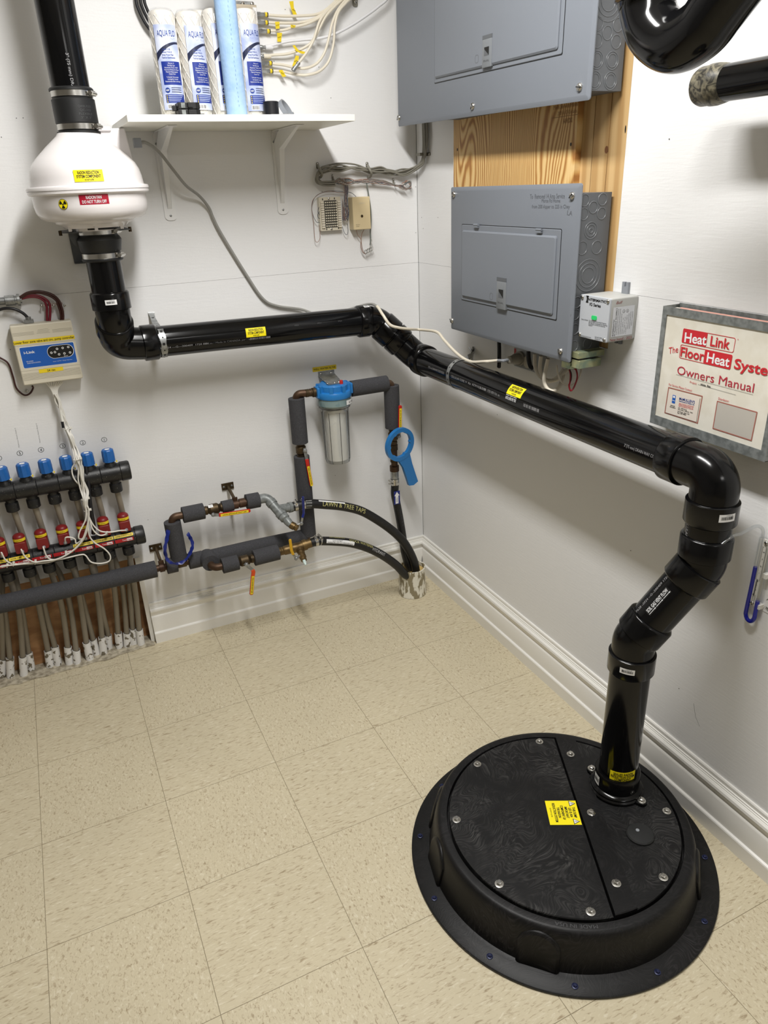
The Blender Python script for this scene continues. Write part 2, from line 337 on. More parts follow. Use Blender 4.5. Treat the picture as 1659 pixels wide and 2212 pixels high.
class MB:
    def __init__(s): s.v = []; s.f = []; s.fm = []; s.mats = []
    def mi(s, m):
        if m not in s.mats: s.mats.append(m)
        return s.mats.index(m)
    def add(s, vs, fs, m, X=None):
        k = len(s.v); i = s.mi(m)
        s.v += [(X @ V(p) if X else V(p)) for p in vs]
        for f in fs: s.f.append([a + k for a in f]); s.fm.append(i)
        return s
    def box(s, a, b, m, X=None):
        x0, x1 = sorted((a[0], b[0])); y0, y1 = sorted((a[1], b[1])); z0, z1 = sorted((a[2], b[2]))
        return s.add([(x0, y0, z0), (x1, y0, z0), (x1, y1, z0), (x0, y1, z0), (x0, y0, z1), (x1, y0, z1), (x1, y1, z1), (x0, y1, z1)],
                     [(3, 2, 1, 0), (4, 5, 6, 7), (0, 1, 5, 4), (1, 2, 6, 5), (2, 3, 7, 6), (3, 0, 4, 7)], m, X)
    def rbox(s, a, b, m, r=.003, X=None, axis=2):
        """box with rounded vertical edges (along axis)"""
        lo = [min(a[i], b[i]) for i in range(3)]; hi = [max(a[i], b[i]) for i in range(3)]
        i, j = [k for k in range(3) if k != axis]
        p = rrect(lo[i], lo[j], hi[i], hi[j], r, 4); n = len(p); vs = []
        for h in (lo[axis], hi[axis]):
            for c in p:
                w3 = [0, 0, 0]; w3[i] = c[0]; w3[j] = c[1]; w3[axis] = h; vs.append(tuple(w3))
        return s.add(vs, [tuple(range(n))[::-1], tuple(range(n, 2 * n))] + [(k, (k + 1) % n, n + (k + 1) % n, n + k) for k in range(n)], m, X)
    def prism(s, poly, h0, h1, m, X=None, P=None):
        n = len(poly)
        if P: vs = [P(x, y, h0) for x, y in poly] + [P(x, y, h1) for x, y in poly]
        else: vs = [(x, y, h0) for x, y in poly] + [(x, y, h1) for x, y in poly]
        return s.add(vs, [tuple(range(n))[::-1], tuple(range(n, 2 * n))] + [(k, (k + 1) % n, n + (k + 1) % n, n + k) for k in range(n)], m, X)
    def tube(s, pts, r, m, n=12, caps=True, closed=False):
        pts = [V(p) for p in pts]; N = len(pts); rr = r if isinstance(r, (list, tuple)) else [r] * N
        tg = []
        for i in range(N):
            if closed: t = pts[(i + 1) % N] - pts[i - 1]
            else: t = pts[min(i + 1, N - 1)] - pts[max(i - 1, 0)]
            tg.append(t.normalized() if t.length > 1e-9 else (tg[-1] if tg else V((0, 0, 1))))
        t0 = tg[0]; u = (V((0, 0, 1)) if abs(t0.z) < .9 else V((1, 0, 0))); u = (u - t0 * u.dot(t0)).normalized(); vs = []
        for i in range(N):
            if i:
                ax = tg[i - 1].cross(tg[i])
                if ax.length > 1e-8: u = Matrix.Rotation(tg[i - 1].angle(tg[i]), 3, ax.normalized()) @ u
                u = (u - tg[i] * u.dot(tg[i])).normalized()
            w2 = tg[i].cross(u)
            for k in range(n):
                a = 2 * PI * k / n; vs.append(pts[i] + (u * math.cos(a) + w2 * math.sin(a)) * rr[i])
        fs = []
        for i in range(N if closed else N - 1):
            j = (i + 1) % N
            for k in range(n): fs.append((i * n + k, i * n + (k + 1) % n, j * n + (k + 1) % n, j * n + k))
        if caps and not closed: fs.append(tuple(range(n))[::-1]); fs.append(tuple((N - 1) * n + k for k in range(n)))
        return s.add(vs, fs, m)
    def lathe(s, prof, m, X=None, n=32, caps=True, a0=0, a1=2 * PI):
        full = abs(a1 - a0 - 2 * PI) < 1e-6; c = n if full else n + 1; vs = []
        for r, z in prof:
            for k in range(c):
                a = a0 + (a1 - a0) * k / n; vs.append((r * math.cos(a), r * math.sin(a), z))
        fs = []
        for i in range(len(prof) - 1):
            for k in range(n):
                k2 = (k + 1) % c; fs.append((i * c + k, i * c + k2, (i + 1) * c + k2, (i + 1) * c + k))
        if caps and full:
            if prof[0][0] > 1e-6: fs.append(tuple(range(c))[::-1])
            if prof[-1][0] > 1e-6: fs.append(tuple((len(prof) - 1) * c + k for k in range(c)))
        return s.add(vs, fs, m, X)
    def cyl(s, a, b, r, m, n=24, r2=None, ch=0):
        a, b = V(a), V(b); L = (b - a).length; r2 = r if r2 is None else r2
        pr = [(r, 0), (r2, L)] if not ch else [(r - ch, 0), (r, ch), (r2, L - ch), (r2 - ch, L)]
        return s.lathe(pr, m, frame(a, b - a), n)
    def ring(s, P, cx, cy, R_, r, m, n=20, sx=1, h=1.0):
        """raised ring on a mapped surface"""
        pr = [(R_ - r, 0), (R_ - r * .4, r * h), (R_ + r * .4, r * h), (R_ + r, 0)]; vs = []
        for a, e in pr:
            for k in range(n):
                t = 2 * PI * k / n; vs.append(P(cx + a * sx * math.cos(t), cy + a * math.sin(t), e + .0002))
        fs = [(i * n + k, i * n + (k + 1) % n, (i + 1) * n + (k + 1) % n, (i + 1) * n + k) for i in range(3) for k in range(n)]
        return s.add(vs, fs, m)
    def patch(s, P, x0, y0, x1, y1, m, e=.0003, nx=1, ny=1):
        vs = [P(x0 + (x1 - x0) * i / nx, y0 + (y1 - y0) * j / ny, e) for j in range(ny + 1) for i in range(nx + 1)]
        fs = [(j * (nx + 1) + i, j * (nx + 1) + i + 1, (j + 1) * (nx + 1) + i + 1, (j + 1) * (nx + 1) + i) for j in range(ny) for i in range(nx)]
        return s.add(vs, fs, m)
    def poly(s, P, pts, m, e=.0003): return s.add([P(x, y, e) for x, y in pts], [tuple(range(len(pts)))], m)
    def frame_line(s, P, pts, wd, m, e=.0004):
        """outline of a closed polygon (inset by wd)"""
        n = len(pts); cx = sum(p[0] for p in pts) / n; cy = sum(p[1] for p in pts) / n
        W = max(abs(p[0] - cx) for p in pts); H = max(abs(p[1] - cy) for p in pts)
        ins = [(cx + (x - cx) * (W - wd) / W, cy + (y - cy) * (H - wd) / H) for x, y in pts]
        vs = [P(x, y, e) for x, y in pts] + [P(x, y, e) for x, y in ins]
        return s.add(vs, [(k, (k + 1) % n, n + (k + 1) % n, n + k) for k in range(n)], m)
    def text(s, t, P, cx, cy, m, w=None, h=None, e=.0006, bold=0, rot=0, shear=0, cuts=0):
        """one line of writing centred at (cx, cy), width w and/or capital height h"""
        vs, fs, x0, x1, y0, y1 = text_mesh(t, bold, cuts)
        H = .69 if min(y1, .75) > .55 else y1
        sy = (h / H) if h else (w / (x1 - x0)); sx = (w / (x1 - x0)) if w else sy
        mx = (x0 + x1) / 2; my = H / 2; c, sn = math.cos(rot), math.sin(rot); out = []
        for x, y in vs:
            X_ = (x - mx) * sx + shear * (y - my) * sy; Y_ = (y - my) * sy
            out.append(P(cx + X_ * c - Y_ * sn, cy + X_ * sn + Y_ * c, e))
        return s.add(out, fs, m)
    def screw(s, o, n, m, r=.005, h=.003, slot=True, washer=0):
        X = frame(o, n)
        if washer: s.lathe([(washer, 0), (washer, .0012), (washer * .8, .0018)], m, X, 20)
        s.lathe([(r, 0), (r * .95, h * .5), (r * .7, h * .85), (r * .25, h), (0, h)], m, X, 14, caps=False)
        if slot: s.box((-r * .8, -r * .12, h * .86), (r * .8, r * .12, h * 1.03), ink_m, X @ Matrix.Rotation(random.random() * 3, 4, 'Z'))
        return s
    def hexbolt(s, o, n, m, r=.006, h=.005, washer=.010):
        X = frame(o, n); s.lathe([(washer, 0), (washer, .0015), (washer * .75, .0022)], m, X, 20)
        s.prism([(r * math.cos(PI / 3 * k), r * math.sin(PI / 3 * k)) for k in range(6)], .002, .002 + h * .8, m, X)
        s.lathe([(r * .85, .002 + h * .8), (r * .6, .002 + h)], m, X, 12)
        return s
    def obj(s, name, parent=None, smooth=38, bev=0, loc=None, label=None):
        org = V(W[parent.name]) if parent else None
        if loc is None:
            if parent: loc = org
            else:
                xs = [p.x for p in s.v]; ys = [p.y for p in s.v]; zs = [p.z for p in s.v]
                loc = V(((min(xs) + max(xs)) / 2, (min(ys) + max(ys)) / 2, min(zs)))
        loc = V(loc); me = bpy.data.meshes.new(name)
        me.from_pydata([p - loc for p in s.v], [], s.f); me.update()
        for m in s.mats: me.materials.append(m)
        me.polygons.foreach_set('material_index', s.fm)
        bm = bmesh.new(); bm.from_mesh(me); bmesh.ops.recalc_face_normals(bm, faces=bm.faces); bm.to_mesh(me); bm.free()
        if smooth:
            me.polygons.foreach_set('use_smooth', [True] * len(me.polygons)); me.set_sharp_from_angle(angle=math.radians(smooth))
        o = bpy.data.objects.new(name, me); COL.objects.link(o)
        if parent: o.parent = parent; o.location = loc - org
        else: o.location = loc
        W[o.name] = loc.copy()
        if bev:
            b = o.modifiers.new('bevel', 'BEVEL'); b.width = bev; b.segments = 2; b.limit_method = 'ANGLE'; b.angle_limit = math.radians(40)
        if label: o['label'] = label
        return o
W = {}
def thing(name, label, cat, loc, group=None):
    o = bpy.data.objects.new(name, None); COL.objects.link(o); o.location = loc; o.empty_display_size = .02
    W[o.name] = V(loc); o['label'] = label; o['category'] = cat
    if group: o['group'] = group
    return o
def tag(o, label, cat, group=None):
    o['label'] = label; o['category'] = cat
    if group: o['group'] = group
    return o
def struct(o): o['kind'] = 'structure'; return o

# ------------------------------------------------------------------ the room
H = 2.44; XL = -3.3; YF = -4.7; SEAM = 1.2205
b = MB(); b.box((XL, YF, -.03), (.03, .012, 0), tile); struct(b.obj('floor', smooth=0, loc=(0, 0, 0)))
b = MB(); b.box((XL, YF, H), (.03, .03, H + .03), ceil_m); struct(b.obj('ceiling', smooth=0))
OX = -1.113                                   # right edge of the cut-out behind the manifolds
b = MB()
b.box((XL, 0, .342), (-.0008, .012, SEAM - .0003), wall_paint)
b.box((XL, 0, SEAM + .0003), (-.0008, .012, H), wall_paint)
b.box((OX, 0, 0), (-.0008, .012, .342), wall_paint)
b.box((XL, .012, .36), (.03, .03, H), dark_m); b.box((OX, .012, 0), (.03, .03, .36), dark_m)
for k, x, y in (('Z1', 140, 1008), ('Z1', 197, 1006), ('Z1', 12, 1170), ('W1', 468, 100), ('W1', 823, 707), ('Z8', 1427, 463), ('Z8', 1428, 1010), ('Z8', 308, 520), ('Z3', 88, 770), ('Z4', 1560, 1185), ('Z7', 528, 1050), ('Z2', 1387, 675), ('W1', 350, 645)):
    P = PL(B(k, x, y, .0003), (1, 0, 0), (0, 0, 1)); b.poly(P, circ(0, 0, .0013, 7, .8), ink_m)
pencil_n = M('pencil_note', (150, 150, 152), .6)
# numbers and notes written on the wall above the manifold
for k, x, y, t in (('Z4', 1098, 340, '1'), ('Z4', 872, 372, '2'), ('Z4', 660, 407, '3'), ('Z4', 432, 447, '4'), ('Z4', 209, 483, '5'), ('Z4', -12, 535, '6')):
    P = PL(B(k, x, y), (1, 0, 0), (0, 0, 1)); b.text(t, P, 0, 0, ink_m, h=.0085); b.frame_line(P, circ(0, 0, .0085, 16, .95), .0012, ink_m)
for k, x, y, t in (('Z4', 180, 320, 'Panel Loc Room Zone 3'), ('Z4', 402, 270, 'Panel Loc Room Zone 4')):
    P = PL(B(k, x, y), (1, 0, 0), (0, 0, 1)); b.text(t, P, 0, 0, pencil_n, w=.060, h=.0030, rot=PI / 2 - .04)
struct(b.obj('wall_back', smooth=0, loc=(0, 0, 0)))

# opening at the foot of the wall: brown board, concrete lip
b = MB(); b.box((XL, .045, 0), (-1.085, .06, .37), brown_m); b.box((XL, .012, .345), (-1.085, .045, .37), brown_m); b.box((-1.10, .012, 0), (-1.085, .045, .345), brown_m)
struct(b.obj('wall_recess', smooth=0))
b = MB()
front = [(-3.2, -.045)] + [(-1.75 + .64 * i / 26, -.040 - .0035 * math.sin(i * 1.7) - .003 * math.sin(i * 4.1) + .010 * (i > 21)) for i in range(27)]
pl = front + [(-1.11, .044), (-3.2, .044)]
b.prism(pl, .0, .004, conc_m)
for i in range(240):
    x = random.uniform(-1.65, -1.12); y = random.uniform(-.036, .04); r = random.uniform(.002, .006)
    b.lathe([(r, 0), (r * .8, r * .35), (0, r * .5)], conc_m, Matrix.Translation((x, y, .003)), 6, caps=False)
struct(b.obj('trim_1', smooth=40, loc=(-1.4, 0, 0), label='rough concrete edge under the tubes'))

# right wall with an opening for the framing behind the electrical panels
SY0, SY1, SZ = -.268, -.985, 1.085
b = MB()
b.box((0, -.0012, 0), (.012, YF, SZ), wall_paint)
b.box((0, -.0012, SZ), (.012, SY0, SEAM - .0003), wall_paint); b.box((0, -.0012, SEAM + .0003), (.012, SY0, H), wall_paint)
b.box((0, SY1, SZ), (.012, YF, SEAM - .0003), wall_paint); b.box((0, SY1, SEAM + .0003), (.012, YF, H), wall_paint)
b.box((.03, .03, 0), (.045, YF, H), dark_m)
for k, x, y in (('Z8', 1498, 828), ('Z8', 1517, 960), ('Y2', 22, 325), ('Y3', 815, 1190), ('Y6', 865, 1248), ('Y6', 468, 112), ('W7', 190, 640)):
    P = PL(R(k, x, y, .0003), (0, -1, 0), (0, 0, 1)); b.poly(P, circ(0, 0, .0013, 7, 1.2), ink_m)
b.tube([R('Y6', x, y, .0002) for x, y in ((985, 1370), (1000, 1480), (1035, 1560))], .0003, ink_soft, 4)
struct(b.obj('wall_right', smooth=0, loc=(0, 0, 0)))
b = MB(); b.box((XL, YF - .02, 0), (.03, YF, H), rear_paint); struct(b.obj('wall_front', smooth=0))
b = MB(); b.box((XL - .02, YF, 0), (XL, .03, H), rear_paint); struct(b.obj('wall_left', smooth=0))

BP = [(.022, 0), (.022, .038), (.0205, .041), (.0155, .044), (.0155, .100), (.013, .106), (.0115, .1075), (.0115, .112), (.0135, .117), (.0165, .122), (.018, .128), (.0165, .134), (.0125, .1375), (.0105, .138), (.0108, .1405), (.0085, .142), (.0088, .1452), (.006, .1465), (.006, .155), (.004, .158), (0, .158)]
def board(pts_fn, n0, n1, name):
    bb = MB(); n = len(BP); vs = [pts_fn(d, z, 0) for d, z in BP] + [pts_fn(d, z, 1) for d, z in BP]
    bb.add(vs, [tuple(range(n))[::-1], tuple(range(n, 2 * n))] + [(k, (k + 1) % n, n + (k + 1) % n, n + k) for k in range(n)], trim_paint)
    return struct(bb.obj(name, smooth=25, loc=(0, 0, 0)))
board(lambda d, z, e: (-1.102 if e == 0 else -d, -d, z), 0, 0, 'baseboard_back')
board(lambda d, z, e: (-d, -d if e == 0 else -3.4, z), 0, 0, 'baseboard_right')
b = MB(); b.box((OX - .004, -.003, 0), (OX + .012, .012, .342), trim_paint); struct(b.obj('trim_2', smooth=0))

# framing seen in the opening
yA = R('Y1', 1405, 620, -.012).y; yB = R('Y1', 1512, 620, -.012).y
for i, (a, c, lab) in enumerate(((SY0 - .004, yA + .0012, 'pine stud partly behind the plywood board'), (yA - .0012, yB + .0012, 'knotty pine stud in the middle beside the plywood edge'), (yB - .0012, SY1 + .0008, 'pine stud at the right edge of the wall opening'))):
    b = MB(); b.box((.0006, a, SZ + .001), (.03, c, H - .002), pine_m)
    if i == 1: b.poly(PL(R('Y3', 278, 1280, -.0004), (0, -1, 0), (0, 0, 1)), circ(0, 0, .006, 12, 1.3), M('knot', (122, 78, 44), .6))
    if i == 2: b.poly(PL(R('Y3', 440, 1105, -.0004), (0, -1, 0), (0, 0, 1)), circ(0, 0, .002, 8, 4), ink_m)
    tag(b.obj('wall_stud', smooth=0), lab, 'wood stud', 'pine studs behind the panels')
b = MB(); b.box((-.0165, SY0 - .001, SZ + .005), (.0003, -.835, H - .004), fir_m)
for x, y in ((455, 993), (1208, 958)):
    p = R('Y1', x, y, .0167); b.poly(PL(p, (0, -1, 0), (0, 0, 1)), circ(0, 0, .003, 8, 1.4), ink_m)
p = R('Y1', 1170, 740, .0168); Pn = PL(p, (0, -1, 0), (0, 0, 1))
b.text('Main Service Panel', Pn, 0, .012, pencil_w, w=.09, h=.009); b.text('200 A 12 Circuits', Pn, .008, -.002, pencil_w, w=.07, h=.008); b.text('AHOK', Pn, .012, -.020, pencil_w, w=.035, h=.01)
b.poly(Pn, [(-.05, -.0105), (.05, -.0105), (.05, -.0095), (-.05, -.0095)], pencil_w)
tag(b.obj('plywood_board', smooth=0), 'grainy yellow fir plywood board behind the two grey panels', 'board')

# ------------------------------------------------------------------ radon vent run
AX, AY = -1.055, -.20                         # upright stack on the back wall
N45 = V((0, -1, .15))
b = MB(); b.cyl((AX, AY, 1.66), (AX, AY, H - .002), .0445, abs_m, 40)
tv = V((CAM.x - AX + .30, CAM.y - AY, 0)).normalized()
P = CA((AX, AY, 1.742), (0, 0, -1), tv, .0445); b.text('3" (75 mm) DRAIN', P, .0, 0, print_m, w=.082, h=.0068, e=.0004)
tag(b.obj('vent_pipe', smooth=40), 'black plastic vent pipe rising from the top of the white fan', 'pipe')

def coupling(z0, z1, r0, r1, lab, clamps, flare=0):
    t = thing('rubber_coupling', lab, 'pipe coupling', (AX, AY, z0), 'rubber couplings of the fan')
    b = MB(); b.lathe([(r1 - .002, z0), (r1 + .001, z0 + .003), (r1 + .001, z0 + .007), (r1 - .004, z0 + .009), (r1 - .004, z0 + .022), (r1, z0 + .026), (r0 + flare, (z0 + z1) / 2 + .01), (r0, z1 - .026), (r0 - .004, z1 - .022), (r0 - .004, z1 - .009), (r0 + .001, z1 - .007), (r0 + .001, z1 - .003), (r0 - .002, z1), (.0446, z1), (.0446, z0)], rubber_m, Matrix.Translation((AX, AY, 0)), 48, caps=False)
    if z0 > 1.5:
        P = CR((AX, AY, (z0 + z1) / 2 - .004), (0, 0, 1), V((.35, -1, 0)), r0)
        for i, s_ in enumerate(('QWIK-FLEX', 'QC-103', 'FLEXIBLE', '3" X 3"')): b.text(s_, P, .004, .012 - i * .008, ink_soft, w=.034 - .006 * (i % 2), h=.005, e=.0006)
    b.obj('sleeve', t)
    for z in clamps:
        rr = (r1 if z < (z0 + z1) / 2 else r0) - .0032
        b = MB(); b.lathe([(rr, z - .0065), (rr + .0016, z - .0062), (rr + .0016, z + .0062), (rr, z + .0065)], steel_m, Matrix.Translation((AX, AY, 0)), 48, caps=False)
        a = math.radians(-28); d = V((math.cos(a), math.sin(a), 0)); c = V((AX, AY, z)) + d * (rr + .004)
        ty = V((-d.y, d.x, 0)); X = frame(c, d, ty)
        b.rbox((-.013, -.006, -.003), (.010, .006, .004), steel_m, .002, X, 2)
        k = b.obj('hose_clamp', t)
        b = MB(); b.cyl(c + d * .003 - ty * .015, c + d * .003 + ty * .012, .0045, steel_m, 12); b.cyl(c + d * .003 - ty * .021, c + d * .003 - ty * .015, .0055, steel_m, 6)
        b.obj('screw', k)
    return t
coupling(1.614, 1.716, .0505, .0505, 'black rubber coupling with two steel clamps on top of the fan', (1.702, 1.631))
coupling(1.316, 1.402, .0525, .0515, 'black rubber coupling with two steel clamps under the fan', (1.389, 1.330), .004)

# fan
FX, FY = -1.057, -.20
t = thing('radon_fan', 'round white in-line radon fan with yellow and red warning labels', 'fan', (FX, FY, 1.40))
X = Matrix.Translation((FX, FY, 0))
b = MB(); b.lathe([(.0440, 1.640), (.0440, 1.622), (.0500, 1.618), (.054, 1.612), (.083, 1.5885), (.110, 1.564), (.124, 1.549), (.1315, 1.534), (.1355, 1.518), (.1375, 1.499), (.147, 1.497), (.1485, 1.494), (.1485, 1.489)], fan_m, X, 72, caps=False)
up = b.obj('upper_housing', t)
b = MB(); b.lathe([(.1465, 1.489), (.1475, 1.4885), (.1475, 1.482), (.145, 1.4795), (.139, 1.478), (.1385, 1.452), (.136, 1.438), (.129, 1.4265), (.117, 1.4195), (.098, 1.4165), (.096, 1.412), (.084, 1.408), (.076, 1.400), (.0525, 1.400), (.0525, 1.392)], fan_m, X, 72, caps=False)
for a in (-40, -95, -150, 30, 90): b.box((FX + .077 * math.cos(math.radians(a)) - .004, FY + .077 * math.sin(math.radians(a)) - .004, 1.394), (FX + .077 * math.cos(math.radians(a)) + .004, FY + .077 * math.sin(math.radians(a)) + .004, 1.412), fan_m)
lo = b.obj('lower_housing', t)
def fan_patch(name, parent, px, w_, h_, zc, r0, r1, paint):
    """sticker on the cone/cylinder wall of the fan; px = photo column of its centre"""
    c = bk(px[0], px[1], .32); n = V((c.x - FX, c.y - FY, 0)).normalized()
    def P(x, y, e=0):
        r = r0 + (r1 - r0) * (y / h_ + .5); th = x / r; tt = V((-n.y, n.x, 0))
        return V((FX, FY, zc + y)) + (n * math.cos(th) + tt * math.sin(th)) * (r + e)
    b = MB(); paint(b, P); return b.obj(name, parent)
def yl(b, P, w_=.067, h_=.0235, l3='DO NOT ALTER'):
    b.patch(P, -w_ / 2, -h_ / 2, w_ / 2, h_ / 2, yellow_m, .0006, 8, 4)
    b.text('RADON REDUCTION', P, 0, h_ * .27, ink_m, w=w_ * .72, h=h_ * .24, e=.0012, bold=1)
    b.text('SYSTEM COMPONENT', P, 0, -h_ * .05, ink_m, w=w_ * .82, h=h_ * .24, e=.0012, bold=1)
    b.text(l3, P, 0, -h_ * .34, ink_m, w=w_ * .30, h=h_ * .12, e=.0012, bold=1)
fan_patch('label', up, q('Z1', 760, 1530), .067, .026, 1.519, .1376, .1338, lambda b, P: yl(b, P, .067, .026))
def rl(b, P):
    b.patch(P, -.034, -.011, .034, .011, redlab_m, .0006, 8, 2)
    b.text('RADON FAN', P, 0, .0048, white_ink, w=.036, h=.0068, e=.0012, bold=1); b.text('DO NOT TURN OFF', P, 0, -.0048, white_ink, w=.056, h=.0068, e=.0012, bold=1)
fan_patch('label', lo, q('Z1', 800, 1705), .067, .022, 1.4665, .1383, .1390, rl)
def tre(b, P):
    b.poly(P, circ(0, 0, .0118, 24), ink_m, .0006); b.poly(P, circ(0, 0, .0108, 24), yellow_m, .0009)
    for k in range(3):
        a = math.radians(90 + 120 * k + 60); pts = [(.003 * math.cos(a - .52), .003 * math.sin(a - .52))] + [(.0095 * math.cos(a - .52 + 1.04 * i / 6), .0095 * math.sin(a - .52 + 1.04 * i / 6)) for i in range(7)] + [(.003 * math.cos(a + .52), .003 * math.sin(a + .52))]
        b.poly(P, pts, ink_m, .0012)
    b.poly(P, circ(0, 0, .0018, 10), ink_m, .0012)
fan_patch('label', lo, q('Z1', 530, 1737), .022, .022, 1.4585, .1383, .1388, tre)
# junction box and cable gland
j0 = B('Z1', 960, 1380, .13); j1 = B('Z1', 1170, 1105, .13)
b = MB(); Xj = Matrix.Translation((-.965, -.125, 0))
b.add([(-.026, -.03, 1.502), (.040, -.03, 1.502), (.040, .03, 1.502), (-.026, .03, 1.502), (-.040, -.034, 1.632), (.027, -.034, 1.632), (.027, .034, 1.632), (-.040, .034, 1.632)], [(0, 1, 2, 3), (4, 5, 6, 7), (0, 1, 5, 4), (1, 2, 6, 5), (2, 3, 7, 6), (3, 0, 4, 7)], fan_m, Xj)
b.rbox((-.0445, -.0385, 1.624), (-.008, .038, 1.636), fan_m, .004, Xj, 2)
b.obj('junction_box', t, bev=.003)
gl = B('Z1', 1180, 1218, .13)
b = MB(); b.rbox((gl.x - .012, gl.y - .010, gl.z - .012), (gl.x + .007, gl.y + .010, gl.z + .011), greyblue_m, .003, None, 0); b.obj('cable_gland', t)
# bracket
t = thing('fan_bracket', 'dark grey steel mounting bracket under the white fan', 'bracket', (FX, -.05, 1.393))
b = MB(); b.prism(rrect(-.085, -.03, .085, .175, .03, 6), 1.3895, 1.3915, panel_side_m, Matrix.Translation((FX, FY, 0)))
pb = B('Z1', 640, 1960, .2)
b.prism([(-.03, .0), (.03, .0), (.03, -.045), (.018, -.055), (.0, -.05), (-.02, -.033), (-.028, -.016)], 0, .002, panel_side_m, frame((pb.x + .012, FY + .005, 1.391), (0, -1, 0), (1, 0, 0)))
b.box((FX - .06, -.027, 1.30), (FX + .06, -.0005, 1.303), panel_side_m); b.box((FX - .06, -.003, 1.30), (FX + .06, -.0005, 1.3915), panel_side_m); b.box((FX - .06, -.028, 1.3895), (FX + .06, -.0005, 1.3915), panel_side_m)
b.obj('plate', t)
for x, y in ((503, 1935), (1100, 1905), (615, 1965)):
    p = B('Z1', x, y, .2 if x != 615 else .2); b = MB()
    if x == 615: b.screw((p.x, FY + .002, p.z), (0, -1, 0), steel_m, .004, .003)
    else: b.cyl((p.x, FY, 1.384), (p.x, FY, 1.396), .0042, oldbrass_m, 10)
    b.obj('screw', t)

# rigid run: stack foot -> back wall -> right wall -> sump
t = thing('radon_pipe_run', 'black plastic radon pipe running along both walls down to the sump lid', 'pipe run', (AX, AY, 0))
HY, HZ0, HZ1 = -.13, 1.077, 1.066
RXX, RZ = -.115, .936
SX, SYY = -.205, -1.376
DX, DY = -.113, -1.445
def pipe(a, c, extra=None):
    b = MB(); b.cyl(a, c, .0445, abs_m, 48)
    if extra: extra(b)
    return b.obj('pipe', t, smooth=40)
def collar(b, a, c, r=.0512):
    a, c = V(a), V(c); d = (c - a).normalized(); L = (c - a).length
    b.lathe([(.0446, 0), (r - .0025, 0), (r, .002), (r, L - .004), (r - .003, L), (.044, L + .001)], fit_m, frame(a, d), 48, caps=False)
def elbow(pts, rad, cols, name='elbow', extra=None):
    b = MB(); b.tube(fil(pts, rad, 14), .0462, fit_m, 40)
    for a, c in cols: collar(b, a, c)
    if extra: extra(b)
    return b.obj(name, t, smooth=40)
def barcode(parent, P, w_=.030, h_=.013):
    b = MB(); b.patch(P, -w_ / 2, -h_ / 2, w_ / 2, h_ / 2, paper_m, .0006, 8, 2); x = -w_ * .36
    while x < w_ * .36:
        k = random.choice((.0006, .0009, .0014)); b.poly(P, [(x, -h_ * .22), (x + k, -h_ * .22), (x + k, h_ * .2), (x, h_ * .2)], ink_m, .0010); x += k + random.choice((.0006, .001))
    b.text('3 SOC 45', P, w_ * .1, h_ * .36, ink_m, w=w_ * .4, h=h_ * .14, e=.001)
    return b.obj('label', parent)
pipe((AX, AY, 1.23), (AX, AY, 1.36))
p0 = V((AX, AY, 1.168)); p1 = V((AX, HY, 1.085)); d1 = (p1 - p0).normalized()
e = elbow([(AX, AY, 1.235), p0, p0 + d1 * .05], .05, [((AX, AY, 1.190), (AX, AY, 1.237))])
nb = V((CAM.x - AX + .0, CAM.y - AY, .2)).normalized(); barcode(e, CR((AX, AY, 1.214), (0, 0, 1), nb, .0512))
elbow([p0 + d1 * .012, p1, (-.985, HY, HZ0), (-.945, HY, HZ0)], .055, [(p0 + d1 * .058, p0 + d1 * .014), ((-.985, HY, HZ0), (-.942, HY, HZ0))])
A = V((-.232, HY, 1.064)); Bp = V((-.115, -.195, .938)); dd = (Bp - A).normalized()
hp0, hp1 = V((-.96, HY, HZ0)), V((-.28, HY, HZ1)); hd = (hp1 - hp0).normalized()
pp = pipe(hp0, hp1)
def onpipe(px, parent, mk, a, axis_a, axis_d, r, flip=1):
    pass
lx = bk(*q('Y8', 775, 372), HY * -1).x; hm = hp0 + hd * ((lx - hp0.x) / hd.x); nv = (CAM - hm); nv.z *= .9
b = MB(); yl(b, CA(hm, hd, nv, .0445), .062, .027); b.obj('label', pp)
b = MB()
for x0, wd, tx in ((430, 200, 'ASTM F628 -2024 ---G---200409  1720 08X'), (700, 170, 'Fab. au / Made in CANADA par / by IPEX INC.'),): 
    c = hp0 + hd * ((bk(*q('Y8', x0, 450), .17).x - hp0.x) / hd.x); b = MB(); b.text(tx, CA(c, hd, V((0, -1, -.28)), .0445), 0, 0, print_m, w=.19, h=.0052, e=.0004); b.obj('printing', pp)
c = hp0 + hd * ((bk(*q('Y8', 815, 428), .17).x - hp0.x) / hd.x)
for i in range(18): b.patch(CA(c, hd, V((0, -1, -.28)), .0445), -.032 + i * .0036, -.003, -.032 + i * .0036 + random.choice((.001, .002)), .003, print_m, .0004)
for x0 in (980, 1085, 1180): c = hp0 + hd * ((bk(*q('Y8', x0, 355), .17).x - hp0.x) / hd.x); b.obj('printing', pp); b = MB(); b.text('IPEX', CA(c, hd, V((0, -1, .35)), .0445), 0, 0, ink_soft, w=.014, h=.004, e=.0004)
b.obj('printing', pp, label='faint white maker text printed along the pipe')
e = elbow([(-.29, HY, HZ1), A, A + dd * .05], .05, [((-.262, HY, HZ1 - .0005), (-.300, HY, HZ1))])
barcode(e, CA((-.272, HY, HZ1), (1, 0, 0), V((0, -.35, 1)), .0512), .018, .012)
elbow([A + dd * .03, A + dd * .10], .05, [(A + dd * .075, A + dd * .022), (A + dd * .078, A + dd * .118)], 'coupling')
elbow([A + dd * .10, Bp, (RXX, -.262, RZ)], .05, [((RXX, -.225, RZ), (RXX, -.268, RZ))])
